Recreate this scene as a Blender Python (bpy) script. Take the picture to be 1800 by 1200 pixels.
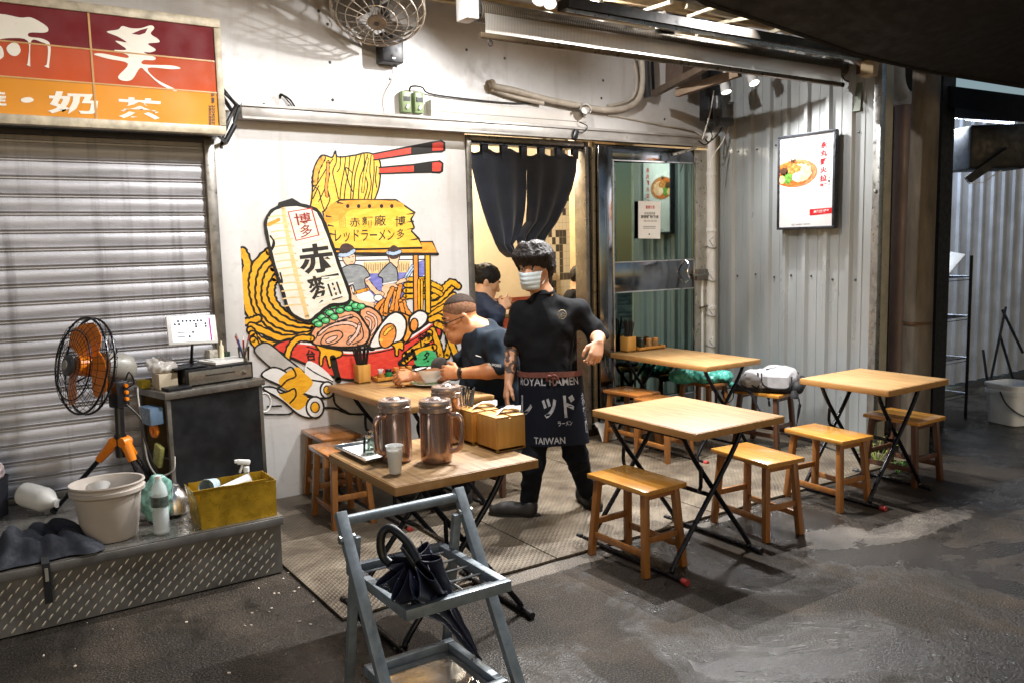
import bpy, bmesh, math, random
import numpy as np
from mathutils import Vector as V, Matrix as M, noise
for _o in list(bpy.data.objects): bpy.data.objects.remove(_o)
SC = bpy.context.scene; COL = SC.collection
R = math.radians; PI = math.pi
rnd = random.Random(7)

# ---------------------------------------------------------------- camera
FPX, PITCH, YAW, ROLL, EYE = 1483.1, R(6.571), R(33.697), R(1.344), V((0, 0, 1.68))
CW = V((math.sin(YAW)*math.cos(PITCH), math.cos(YAW)*math.cos(PITCH), -math.sin(PITCH)))
_r = V((math.cos(YAW), -math.sin(YAW), 0)); _d = CW.cross(_r)
CR = math.cos(ROLL)*_r + math.sin(ROLL)*_d
CD = -math.sin(ROLL)*_r + math.cos(ROLL)*_d
cam = bpy.data.objects.new('camera', bpy.data.cameras.new('camera')); COL.objects.link(cam)
cam.matrix_world = M(((CR.x, -CD.x, -CW.x, EYE.x), (CR.y, -CD.y, -CW.y, EYE.y), (CR.z, -CD.z, -CW.z, EYE.z), (0, 0, 0, 1)))
cam.data.sensor_width = 36; cam.data.lens = 36*FPX/1800; cam.data.clip_start = .05; cam.data.clip_end = 300
SC.camera = cam
# ---------------------------------------------------------------- world, exposure
W = bpy.data.worlds.new('World'); SC.world = W; W.use_nodes = True
_n = W.node_tree.nodes; _l = W.node_tree.links
_sky = _n.new('ShaderNodeTexSky'); _sky.sky_type = 'NISHITA'; _sky.sun_disc = False
_sky.sun_elevation = R(14); _sky.sun_rotation = R(200)
_l.new(_sky.outputs[0], _n['Background'].inputs[0]); _n['Background'].inputs[1].default_value = SKY = 0.06
SC.view_settings.view_transform = 'Standard'; SC.view_settings.look = 'None'
SC.view_settings.gamma = 1; SC.view_settings.exposure = 0.28
SC.cycles.use_denoising = True
SC.cycles.max_bounces = 8; SC.cycles.transparent_max_bounces = 16; SC.cycles.caustics_reflective = False; SC.cycles.caustics_refractive = False
SC.cycles.sample_clamp_indirect = 4

# ---------------------------------------------------------------- pixel (1800x1200) -> world
def ray(x, y): return CR*((x-900)/FPX) + CD*((y-600)/FPX) + CW
def G(x, y, z=0):
    v = ray(x, y); return EYE + v*((z-EYE.z)/v.z)
def FY(x, y, Y):
    v = ray(x, y); return EYE + v*(Y/v.y)
def WX(x, y, X):
    v = ray(x, y); return EYE + v*(X/v.x)
def DP(x, y, d): return EYE + ray(x, y)*d
YF = 5.52; XB = 5.9            # facade plane, corrugated wall plane

# ---------------------------------------------------------------- mesh builder
def frames(pts, closed=False):
    n = len(pts); T = []
    for i in range(n):
        a = pts[(i-1) % n] if (closed or i > 0) else pts[i]; b = pts[(i+1) % n] if (closed or i < n-1) else pts[i]
        t = (b-a); T.append(t.normalized() if t.length > 1e-9 else V((0, 0, 1)))
    u = T[0].orthogonal().normalized(); out = []
    for i in range(n):
        if i: u = (T[i-1].rotation_difference(T[i]) @ u)
        u = (u - T[i]*u.dot(T[i])).normalized(); out.append((u, T[i].cross(u)))
    return out
class MB:
    def __init__(s): s.v = []; s.f = []; s.m = []; s.mats = []
    def mi(s, mat):
        if mat not in s.mats: s.mats.append(mat)
        return s.mats.index(mat)
    def add(s, vs, fs, mat):
        o = len(s.v); s.v += [V(v) for v in vs]; i = s.mi(mat)
        for f in fs: s.f.append(tuple(o+k for k in f)); s.m.append(i)
        return s
    def box(s, c, size, mat, rot=None, bev=0.0, seg=2):
        bm = bmesh.new(); bmesh.ops.create_cube(bm, size=1)
        for v in bm.verts: v.co = V((v.co.x*size[0], v.co.y*size[1], v.co.z*size[2]))
        if bev: bmesh.ops.bevel(bm, geom=bm.edges[:], offset=bev, segments=seg, affect='EDGES', profile=.5)
        c = V(c); vs = [(rot @ v.co if rot else v.co)+c for v in bm.verts]; bm.verts.index_update()
        s.add(vs, [[v.index for v in f.verts] for f in bm.faces], mat); bm.free(); return s
    def bx(s, x0, x1, y0, y1, z0, z1, mat, bev=0.0):
        return s.box(((x0+x1)/2, (y0+y1)/2, (z0+z1)/2), (abs(x1-x0), abs(y1-y0), abs(z1-z0)), mat, None, bev)
    def bar(s, a, b, w, h, mat, up=V((0, 0, 1)), bev=0.0):
        a = V(a); b = V(b); t = (b-a).normalized(); x = up.cross(t)
        if x.length < 1e-4: x = V((1, 0, 0)).cross(t)
        x.normalize(); y = t.cross(x)
        rot = M((x, y, t)).transposed()
        return s.box((a+b)/2, (w, h, (b-a).length), mat, rot, bev)
    def tube(s, pts, r, mat, n=10, closed=False, cap=True):
        pts = [V(p) for p in pts]; fr = frames(pts, closed); vs = []; fs = []; L = len(pts)
        for i, p in enumerate(pts):
            ri = r[i] if isinstance(r, (list, tuple)) else r; u, w = fr[i]
            for k in range(n):
                a = 2*PI*k/n; vs.append(p+u*(ri*math.cos(a))+w*(ri*math.sin(a)))
        for i in range(L if closed else L-1):
            j = (i+1) % L
            for k in range(n): fs.append((i*n+k, i*n+(k+1) % n, j*n+(k+1) % n, j*n+k))
        if cap and not closed: fs += [tuple(range(n))[::-1], tuple((L-1)*n+k for k in range(n))]
        return s.add(vs, fs, mat)
    def lathe(s, prof, mat, c=(0, 0, 0), rot=None, n=28, sx=1, sy=1):
        c = V(c); vs = []; fs = []
        for (r, z) in prof:
            for k in range(n):
                a = 2*PI*k/n; p = V((r*sx*math.cos(a), r*sy*math.sin(a), z)); vs.append((rot @ p if rot else p)+c)
        for i in range(len(prof)-1):
            for k in range(n): fs.append((i*n+k, i*n+(k+1) % n, (i+1)*n+(k+1) % n, (i+1)*n+k))
        if prof[0][0] > 1e-6: fs.append(tuple(range(n))[::-1])
        if prof[-1][0] > 1e-6: fs.append(tuple((len(prof)-1)*n+k for k in range(n)))
        return s.add(vs, fs, mat)
    def shell(s, prof, mat, **k):      # open lathe (no caps): prof should go out and back in
        o = len(s.f); s.lathe(prof, mat, **k)
        return s
    def sheet(s, grid, mat, thick=0.0):
        nr = len(grid); nc = len(grid[0]); vs = [V(p) for r_ in grid for p in r_]
        fs = [(i*nc+j, i*nc+j+1, (i+1)*nc+j+1, (i+1)*nc+j) for i in range(nr-1) for j in range(nc-1)]
        if thick:
            N = [V() for _ in vs]
            for f in fs:
                nn = (vs[f[1]]-vs[f[0]]).cross(vs[f[3]]-vs[f[0]])
                for k in f: N[k] += nn
            o = len(vs); vs = vs + [v-(N[i].normalized()*thick if N[i].length else V()) for i, v in enumerate(vs)]
            fs2 = [tuple(o+k for k in f[::-1]) for f in fs]; ed = []
            b = [j for j in range(nc)] + [i*nc+nc-1 for i in range(1, nr)] + [(nr-1)*nc+j for j in range(nc-2, -1, -1)] + [i*nc for i in range(nr-2, 0, -1)]
            for i in range(len(b)): ed.append((b[i], o+b[i], o+b[(i+1) % len(b)], b[(i+1) % len(b)]))
            fs = fs+fs2+ed
        return s.add(vs, fs, mat)
    def poly(s, pts, mat): return s.add(pts, [tuple(range(len(pts)))], mat)
    def build(s, name, parent=None, sharp=38, label=None):
        me = bpy.data.meshes.new(name); off = V((0, 0, 0)); p = parent
        while p is not None: off = off + p.location; p = p.parent
        me.from_pydata([v-off for v in s.v], [], s.f)
        for m_ in s.mats: me.materials.append(m_)
        me.polygons.foreach_set('material_index', s.m); me.polygons.foreach_set('use_smooth', [True]*len(s.f)); me.update()
        bm = bmesh.new(); bm.from_mesh(me); bmesh.ops.recalc_face_normals(bm, faces=bm.faces); bm.to_mesh(me); bm.free()
        me.set_sharp_from_angle(angle=R(sharp))
        o = bpy.data.objects.new(name, me); COL.objects.link(o); o.parent = parent
        if label: o['label'] = label
        return o
def tag(o, label, cat, group=None, kind=None):
    if label: o['label'] = label
    if cat: o['category'] = cat
    if group: o['group'] = group
    if kind: o['kind'] = kind
    return o
def thing(name, label, cat, loc, group=None):
    o = bpy.data.objects.new(name, None); o.empty_display_size = .1; COL.objects.link(o); o.location = V(loc)
    return tag(o, label, cat, group)
def struct(mb, name, sharp=38): return tag(mb.build(name, None, sharp), None, None, None, 'structure')
def dup(root, loc, label, rz=0.0, group=None):
    r_ = root.copy(); COL.objects.link(r_); r_.location = V(loc); r_.rotation_euler = (0, 0, rz); r_['label'] = label
    if group: r_['group'] = group
    for ch in root.children:
        c = ch.copy(); COL.objects.link(c); c.parent = r_
        for g in ch.children:
            d = g.copy(); COL.objects.link(d); d.parent = c
    return r_
def crom(pts, n=8, closed=False):
    P = [V(p) for p in pts]; L = len(P); out = []
    for i in range(L if closed else L-1):
        g = (lambda k: P[k % L]) if closed else (lambda k: P[min(max(k, 0), L-1)])
        a, b, c, d = g(i-1), g(i), g(i+1), g(i+2)
        for k in range(n):
            t = k/n; out.append(.5*((2*b)+(c-a)*t+(2*a-5*b+4*c-d)*t*t+(3*b-a-3*c+d)*t**3))
    if not closed: out.append(P[-1])
    return out
def axis_rot(ax, roll=0):
    z = V(ax).normalized(); q = V((0, 0, 1)).rotation_difference(z); return q.to_matrix() @ M.Rotation(roll, 3, 'Z')

# ---------------------------------------------------------------- materials
def lin(h):
    h = h.lstrip('#'); c = [int(h[i:i+2], 16)/255 for i in (0, 2, 4)]
    return tuple((x/12.92 if x <= .04045 else ((x+.055)/1.055)**2.4) for x in c)+(1,)
class NT:
    def __init__(s, name):
        s.mat = bpy.data.materials.new(name); s.mat.use_nodes = True; s.t = s.mat.node_tree; s.p = s.t.nodes['Principled BSDF']
        s.out = s.t.nodes['Material Output']
    def n(s, t, **k):
        x = s.t.nodes.new('ShaderNode'+t)
        for a, b in k.items(): setattr(x, a, b)
        return x
    def L(s, a, b): s.t.links.new(a, b)
    def coord(s, scale=(1, 1, 1), kind='Object', rnd_=False, rot=(0, 0, 0)):
        c = s.n('TexCoord'); m = s.n('Mapping'); m.inputs['Scale'].default_value = scale; m.inputs['Rotation'].default_value = rot
        s.L(c.outputs[kind], m.inputs[0])
        if rnd_:
            oi = s.n('ObjectInfo'); mu = s.n('Math', operation='MULTIPLY'); mu.inputs[1].default_value = 37
            s.L(oi.outputs['Random'], mu.inputs[0]); s.L(mu.outputs[0], m.inputs['Location'])
        return m.outputs[0]
    def noise(s, vec, scale, detail=4, rough=.55, dist=0):
        x = s.n('TexNoise'); x.inputs['Scale'].default_value = scale; x.inputs['Detail'].default_value = detail
        x.inputs['Roughness'].default_value = rough; x.inputs['Distortion'].default_value = dist; s.L(vec, x.inputs['Vector']); return x.outputs[0]
    def ramp(s, f, stops):
        x = s.n('ValToRGB'); e = x.color_ramp.elements
        while len(e) < len(stops): e.new(.5)
        for i, (p, c) in enumerate(stops): e[i].position = p; e[i].color = c if len(c) == 4 else tuple(c)+(1,)
        s.L(f, x.inputs[0]); return x.outputs[0]
    def mix(s, f, a, b, bt='MIX'):
        x = s.n('MixRGB', blend_type=bt)
        for i, v in enumerate((f, a, b)):
            if hasattr(v, 'links'): s.L(v, x.inputs[i])
            elif isinstance(v, (int, float)): x.inputs[i].default_value = v
            else: x.inputs[i].default_value = v
        return x.outputs[0]
    def math(s, op, a, b=None):
        x = s.n('Math', operation=op)
        for i, v in enumerate((a, b)):
            if v is None: continue
            if hasattr(v, 'links'): s.L(v, x.inputs[i])
            else: x.inputs[i].default_value = v
        return x.outputs[0]
    def bump(s, h, st=.3, dist=.01):
        x = s.n('Bump'); x.inputs['Strength'].default_value = st; x.inputs['Distance'].default_value = dist
        s.L(h, x.inputs['Height']); s.L(x.outputs[0], s.p.inputs['Normal'])
    def set(s, **k):
        for a, b in k.items():
            i = s.p.inputs[a.replace('_', ' ')]
            if hasattr(b, 'links'): s.L(b, i)
            else: i.default_value = b
        return s
def g3(v): return (v, v, v, 1)
def P(name, col, rough=.5, metal=0.0, var=.25, vs=9.0, rv=.15, bump=0.0, bs=60.0, stretch=(1, 1, 1), **k):
    t = NT(name); c = lin(col) if isinstance(col, str) else tuple(col)+(1,)
    vec = t.coord(stretch, rnd_=True); nz = t.noise(vec, vs, 6, .6)
    dk = tuple(x*(1-var) for x in c[:3])+(1,); lt = tuple(min(1, x*(1+var*.5)) for x in c[:3])+(1,)
    t.set(Base_Color=t.ramp(nz, [(.3, dk), (.7, lt)]), Metallic=metal)
    t.set(Roughness=t.ramp(t.noise(vec, vs*2.3, 4), [(.3, g3(max(.02, rough-rv))), (.7, g3(min(1, rough+rv)))]))
    if bump: t.bump(t.noise(vec, bs, 5), bump, .004)
    for a, b in k.items(): t.set(**{a: b})
    return t.mat
def emit(name, col, st):
    t = NT(name); t.set(Base_Color=lin(col), Emission_Color=lin(col), Emission_Strength=st, Roughness=.4); return t.mat
def glass(name, col='#ffffff', rough=.02, alpha=.25, ior=1.45):
    t = NT(name); c = lin(col); tr = t.n('BsdfTransparent'); tr.inputs[0].default_value = c
    gl = t.n('BsdfGlossy'); gl.inputs['Roughness'].default_value = rough
    fr = t.n('Fresnel'); fr.inputs[0].default_value = ior
    f = t.math('ADD', fr.outputs[0], alpha*.25)
    mx = t.n('MixShader'); t.L(f, mx.inputs[0]); t.L(tr.outputs[0], mx.inputs[1]); t.L(gl.outputs[0], mx.inputs[2])
    t.L(mx.outputs[0], t.out.inputs[0]); return t.mat
def alphamat(name, col, alpha, rough=.5, **k):
    t = NT(name); t.set(Base_Color=lin(col), Alpha=alpha, Roughness=rough, **k); return t.mat

# ---------------------------------------------------------------- text laid on a surface
def glyphs(txt, bold=0.0):
    cu = bpy.data.curves.new('t', 'FONT'); cu.body = txt; cu.offset = bold; cu.resolution_u = 3; cu.align_x = 'LEFT'; cu.space_line = 1.0
    o = bpy.data.objects.new('t', cu); COL.objects.link(o); bpy.context.view_layer.update()
    me = bpy.data.meshes.new_from_object(o.evaluated_get(bpy.context.evaluated_depsgraph_get()))
    vs = [V(v.co) for v in me.vertices]; fs = [tuple(p.vertices) for p in me.polygons]
    bpy.data.objects.remove(o); bpy.data.curves.remove(cu); bpy.data.meshes.remove(me)
    if not vs: return [], []
    x0 = min(v.x for v in vs); x1 = max(v.x for v in vs); y0 = min(v.y for v in vs); y1 = max(v.y for v in vs)
    return [((v.x-x0)/max(1e-6, x1-x0), (v.y-y0)/max(1e-6, y1-y0)) for v in vs], fs
def text_on(mb, txt, fn, mat, bold=0.0):       # fn(u, v) -> world point; u to the right, v up, both 0..1
    uv, fs = glyphs(txt, bold)
    if uv: mb.add([fn(u, v) for u, v in uv], fs, mat)
def quadfn(tl, tr, br, bl):
    tl, tr, br, bl = V(tl), V(tr), V(br), V(bl)
    return lambda u, v: (bl*(1-u)+br*u)*(1-v)+(tl*(1-u)+tr*u)*v

# ---------------------------------------------------------------- signed-distance sculpting -> one continuous mesh
class SDF:
    def __init__(s): s.p = []
    def cone(s, a, b, ra, rb, k=.02): s.p.append(('c', V(a), V(b), ra, rb, k, 1)); return s
    def chain(s, pts, rs, k=.02):
        for i in range(len(pts)-1): s.cone(pts[i], pts[i+1], rs[i], rs[i+1], k)
        return s
    def ell(s, c, rad, rot=None, k=.02): s.p.append(('e', V(c), V(rad), rot or M.Identity(3), 0, k, 1)); return s
    def cut_ell(s, c, rad, rot=None, k=.01): s.p.append(('e', V(c), V(rad), rot or M.Identity(3), 0, k, -1)); return s
    def half(s, pt, n): s.p.append(('h', V(pt), V(n).normalized(), 0, 0, 0, -1)); return s
    def mesh(s, h):
        lo = V((1e9,)*3); hi = V((-1e9,)*3)
        for q in s.p:
            if q[6] < 0: continue
            if q[0] == 'c': ps = [(q[1], q[3]), (q[2], q[4])]
            else: ps = [(q[1], max(q[2]))]
            for c, r_ in ps:
                for i in range(3): lo[i] = min(lo[i], c[i]-r_-3*h); hi[i] = max(hi[i], c[i]+r_+3*h)
        n = [int((hi[i]-lo[i])/h)+2 for i in range(3)]
        ax = [lo[i]+h*np.arange(n[i]) for i in range(3)]; F = np.full(n, 9.0, np.float32)
        for q in s.p:
            k = q[5]
            if q[0] == 'h':
                d = sum((ax[i]-q[1][i]).reshape([-1 if j == i else 1 for j in range(3)])*q[2][i] for i in range(3)); F = np.maximum(F, d.astype(np.float32)); continue
            if q[0] == 'c': bl = [min(q[1][i]-q[3], q[2][i]-q[4])-k-2*h for i in range(3)]; bh = [max(q[1][i]+q[3], q[2][i]+q[4])+k+2*h for i in range(3)]
            else: m_ = max(q[2]); bl = [q[1][i]-m_-k-2*h for i in range(3)]; bh = [q[1][i]+m_+k+2*h for i in range(3)]
            i0 = [max(0, int((bl[i]-lo[i])/h)) for i in range(3)]; i1 = [max(0, min(n[i], int((bh[i]-lo[i])/h)+2)) for i in range(3)]
            if any(i1[i] <= i0[i] for i in range(3)): continue
            X = ax[0][i0[0]:i1[0], None, None]; Y = ax[1][None, i0[1]:i1[1], None]; Z = ax[2][None, None, i0[2]:i1[2]]
            if q[0] == 'c':
                a, b = q[1], q[2]; ba = b-a; L2 = max(ba.dot(ba), 1e-9)
                t = np.clip(((X-a.x)*ba.x+(Y-a.y)*ba.y+(Z-a.z)*ba.z)/L2, 0, 1)
                d = np.sqrt((X-a.x-t*ba.x)**2+(Y-a.y-t*ba.y)**2+(Z-a.z-t*ba.z)**2)-(q[3]+(q[4]-q[3])*t)
            else:
                c = q[1]; ro = q[3].transposed(); D = (X-c.x, Y-c.y, Z-c.z)
                lc = [ro[i][0]*D[0]+ro[i][1]*D[1]+ro[i][2]*D[2] for i in range(3)]
                k0 = np.sqrt(sum((lc[i]/q[2][i])**2 for i in range(3))); k1 = np.sqrt(sum((lc[i]/q[2][i]**2)**2 for i in range(3)))+1e-9
                d = k0*(k0-1)/k1
            sl = tuple(slice(i0[i], i1[i]) for i in range(3)); f = F[sl]
            if q[6] > 0:
                hh = np.maximum(k-np.abs(f-d), 0)/max(k, 1e-6); F[sl] = np.minimum(f, d)-hh*hh*k*.25
            else:
                hh = np.maximum(k-np.abs(f+d), 0)/max(k, 1e-6); F[sl] = np.maximum(f, -d)+hh*hh*k*.25
        S = F < 0; c = S[:-1, :-1, :-1].astype(np.int8)*0
        offs = [(i, j, k) for i in (0, 1) for j in (0, 1) for k in (0, 1)]
        sl = lambda A, o: A[o[0]:A.shape[0]-1+o[0], o[1]:A.shape[1]-1+o[1], o[2]:A.shape[2]-1+o[2]]
        for o in offs: c = c+sl(S, o)
        act = (c > 0) & (c < 8); idx = np.full(act.shape, -1, np.int64); nv = int(act.sum()); idx[act] = np.arange(nv)
        acc = np.zeros((nv, 3)); cnt = np.zeros(nv)
        for a in range(8):
            for b in range(a+1, 8):
                oa, ob = offs[a], offs[b]
                if sum(abs(oa[i]-ob[i]) for i in range(3)) != 1: continue
                fa = sl(F, oa)[act]; fb = sl(F, ob)[act]; m_ = (fa < 0) != (fb < 0); t = np.where(m_, fa/np.where(m_, fa-fb, 1), 0)
                for i in range(3): acc[:, i] += np.where(m_, oa[i]+(ob[i]-oa[i])*t, 0)
                cnt += m_
        pos = np.argwhere(act)+acc/cnt[:, None]; pos = np.array(lo)+pos*h
        faces = []
        for d in range(3):
            e1, e2 = [(1, 2), (2, 0), (0, 1)][d]
            A = S; B = np.roll(S, -1, d); ch = (A != B); 
            I = np.argwhere(ch); I = I[(I[:, d] < n[d]-1) & (I[:, e1] > 0) & (I[:, e2] > 0) & (I[:, e1] < n[e1]-1) & (I[:, e2] < n[e2]-1)]
            def g(o1, o2):
                J = I.copy(); J[:, e1] -= o1; J[:, e2] -= o2; return idx[J[:, 0], J[:, 1], J[:, 2]]
            q = np.stack([g(1, 1), g(0, 1), g(0, 0), g(1, 0)], 1); fl = ~A[I[:, 0], I[:, 1], I[:, 2]]
            q[fl] = q[fl][:, ::-1]; faces.append(q)
        return pos, np.concatenate(faces)
    def build(s, name, mat, parent=None, h=.006, cloth=None, mats=None, label=None):
        pos, fc = s.mesh(h); me = bpy.data.meshes.new(name); off = V((0, 0, 0)); p = parent
        while p is not None: off = off+p.location; p = p.parent
        # light smoothing
        e = np.concatenate([fc[:, [0, 1]], fc[:, [1, 2]], fc[:, [2, 3]], fc[:, [3, 0]]])
        for lam in (.5, -.52, .5, -.52):
            sm = np.zeros_like(pos); ct = np.zeros(len(pos))
            for a, b in ((0, 1), (1, 0)):
                np.add.at(sm, e[:, a], pos[e[:, b]]); np.add.at(ct, e[:, a], 1)
            pos = pos+lam*(sm/ct[:, None]-pos)
        if cloth:
            amp, sc, st = cloth; nr = np.zeros_like(pos)
            fn = np.cross(pos[fc[:, 2]]-pos[fc[:, 0]], pos[fc[:, 3]]-pos[fc[:, 1]])
            for k in range(4): np.add.at(nr, fc[:, k], fn)
            nr /= np.linalg.norm(nr, axis=1)[:, None]+1e-12
            dv = np.array([(1-abs(noise.noise(V((p[0]*sc*st[0]+5, p[1]*sc*st[1], p[2]*sc*st[2])))*2))*.7+noise.noise(V((p[0]*sc*2.3, p[1]*sc*2.3, p[2]*sc*2.3+9)))*.5-.35 for p in pos])
            pos = pos+nr*(dv*amp)[:, None]
        me.from_pydata([tuple(p-np.array(off)) for p in pos], [], [tuple(int(x) for x in f) for f in fc]); me.materials.append(mat)
        if mats:
            for m_, fnc in mats:
                me.materials.append(m_); i = len(me.materials)-1
                cen = pos[fc].mean(1)
                for j, c in enumerate(cen):
                    if fnc(c): me.polygons[j].material_index = i
        me.polygons.foreach_set('use_smooth', [True]*len(me.polygons)); me.update()
        o = bpy.data.objects.new(name, me); COL.objects.link(o); o.parent = parent
        if label: o['label'] = label
        return o
# ---------------------------------------------------------------- lamps (fixtures built further down; the last is an added, unseen fill); intensities
LAMPS = [   # name, position, aim, watts, cone deg, blend, label
    (FY(946, 3, 4.6), V((1.7, 5.4, 1.2)), 120, 130, .9, 'leftmost white spotlight of the row on the awning track'),
    (FY(967, 8, 4.6), V((2.6, 3.2, .2)), 190, 125, .7, 'second white spotlight from the left on the awning track'),
    (FY(995, 12, 4.6), V((4.9, 4.0, 2.7)), 130, 150, .9, 'third white spotlight from the left on the awning track'),
    (FY(1054, 21, 4.6), V((3.3, 2.4, 0)), 450, 112, .6, 'rightmost spotlight on the awning track, tilted outwards'),
    (FY(1277, 163, 4.9), V((5.3, 4.0, .3)), 48, 120, .9, 'small spotlight with bracket hanging by the black pipe box'),
    (FY(1326, 147, 4.7), V((5.2, 3.2, .2)), 150, 120, .8, 'glaring spotlight hanging beside the grey corrugated wall'),
    (V((4.45, 3.8, 3.2)), V((3.7, 4.4, .5)), 410, 150, .9, 'spotlight hidden above the front roller blind'),
    (V((2.1, 3.45, 3.35)), V((1.1, 4.9, .7)), 350, 150, .9, 'added fill spotlight, out of view at the left end of the awning roof'),  # added fill lamp, unseen, brightens the shutter and platform side
]
# ---------------------------------------------------------------- shared materials
WHITE_WALL = None
def m_wall():
    t = NT('white_wall_paint'); v = t.coord()
    big = t.noise(v, 1.3, 6, .6); fine = t.noise(v, 14, 6, .65); sp = t.noise(v, 45, 3, .5)
    c = t.mix(t.ramp(big, [(.35, g3(0)), (.75, g3(1))]), lin('#d3d1cf'), lin('#bdb8b4'))
    c = t.mix(t.math('MULTIPLY', t.ramp(fine, [(.55, g3(0)), (.72, g3(1))]), .35), c, lin('#b3a79b'))
    c = t.mix(t.ramp(sp, [(.74, g3(0)), (.77, g3(1))]), c, lin('#8d8378'))
    sv = t.noise(t.coord((5, 5, .35)), 2.2, 5, .6); c = t.mix(t.ramp(sv, [(.56, g3(0)), (.74, g3(.45))]), c, lin('#a79f96'))
    t.set(Base_Color=c, Roughness=t.ramp(fine, [(.3, g3(.28)), (.7, g3(.5))]))
    t.bump(t.mix(.35, fine, t.noise(v, 3.5, 3)), .18, .02); return t.mat
M_WALL = m_wall()
def m_asphalt():
    t = NT('wet_asphalt'); v = t.coord()
    big = t.noise(v, .55, 5, .6, .4); mid = t.noise(v, 2.2, 6, .65, .3); gr = t.noise(v, 140, 3, .75); gv = t.n('TexVoronoi'); gv.inputs['Scale'].default_value = 90; t.L(v, gv.inputs['Vector'])
    c = t.ramp(mid, [(.3, lin('#16120f')), (.5, lin('#2b241d')), (.75, lin('#4a3f34'))])
    c = t.mix(t.ramp(gr, [(.5, g3(0)), (.72, g3(.8))]), c, lin('#7d766d')); c = t.mix(t.ramp(gr, [(.3, g3(.8)), (.45, g3(0))]), c, lin('#100e0d'))
    ps = t.n('TexCoord'); sx = t.n('SeparateXYZ'); t.L(ps.outputs['Object'], sx.inputs[0]); ed = t.noise(v, 5, 6, .7)
    def blob(cx, cy, rx, ry, edge=.25):
        dx = t.math('DIVIDE', t.math('SUBTRACT', sx.outputs[0], cx), rx); dy = t.math('DIVIDE', t.math('SUBTRACT', sx.outputs[1], cy), ry)
        d = t.math('ADD', t.math('MULTIPLY', dx, dx), t.math('MULTIPLY', dy, dy)); d = t.math('ADD', d, t.math('MULTIPLY', t.math('SUBTRACT', ed, .5), 2.6))
        return t.ramp(d, [(.75, g3(.55)), (.75+edge, g3(0))])
    b = t.math('MAXIMUM', blob(4.62, 2.66, .6, .13, .2), blob(4.02, 2.84, .28, .16, .2)); b = t.math('MAXIMUM', b, blob(2.45, 3.42, 1.0, .06, .3)); b = t.math('MAXIMUM', b, blob(3.6, 3.42, .5, .04, .3)); b = t.math('MULTIPLY', b, t.ramp(gr, [(.3, g3(.35)), (.6, g3(1))]))
    c = t.mix(b, c, t.mix(t.ramp(gr, [(.35, g3(0)), (.65, g3(1))]), lin('#6d645a'), lin('#b0a69a')))
    pat = t.noise(v, 1.15, 6, .7, .6); wet = t.ramp(t.math('ADD', t.math('MULTIPLY', pat, .65), t.math('MULTIPLY', big, .35)), [(.45, g3(0)), (.53, g3(1))]); c = t.mix(t.math('MULTIPLY', wet, .6), c, lin('#0d0b0a'))
    rough = t.mix(wet, g3(.55), t.ramp(mid, [(.3, g3(.12)), (.7, g3(.3))])); rough = t.mix(b, rough, g3(.6))
    t.set(Base_Color=c, Roughness=rough, Specular_IOR_Level=t.mix(wet, g3(.12), g3(.5)))
    h = t.math('ADD', t.math('MULTIPLY', gr, .55), t.math('MULTIPLY', gv.outputs['Distance'], .5)); h = t.math('ADD', h, t.math('MULTIPLY', t.noise(v, 1.6, 3), 1.5))
    t.bump(h, .8, .0065); return t.mat
M_ASPHALT = m_asphalt()
def m_checker():       # worn steel floor sheets with small raised studs
    t = NT('studded_steel_floor'); v = t.coord(); v2 = t.coord((1, 1, 1), rot=(0, 0, R(45)))
    ch = t.n('TexVoronoi'); ch.voronoi_dimensions = '2D'; ch.inputs['Scale'].default_value = 42; ch.inputs['Randomness'].default_value = 0; t.L(v2, ch.inputs['Vector'])
    mid = t.noise(v, 3.1, 6, .65, .3); fine = t.noise(v, 26, 4); big = t.noise(v, .9, 3)
    c = t.ramp(mid, [(.28, lin('#3a3129')), (.5, lin('#635849')), (.75, lin('#857968'))])
    c = t.mix(t.ramp(fine, [(.55, g3(0)), (.75, g3(.7))]), c, lin('#4e443a'))
    c = t.mix(t.ramp(ch.outputs['Distance'], [(.2, g3(.5)), (.38, g3(0))]), c, lin('#332c26'))
    t.set(Base_Color=c, Roughness=t.ramp(mid, [(.3, g3(.35)), (.7, g3(.6))]), Metallic=.15)
    t.bump(t.math('ADD', t.ramp(ch.outputs['Distance'], [(.15, g3(1)), (.38, g3(0))]), t.math('MULTIPLY', fine, .3)), .5, .006); return t.mat
M_CHECKER = m_checker()
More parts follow.
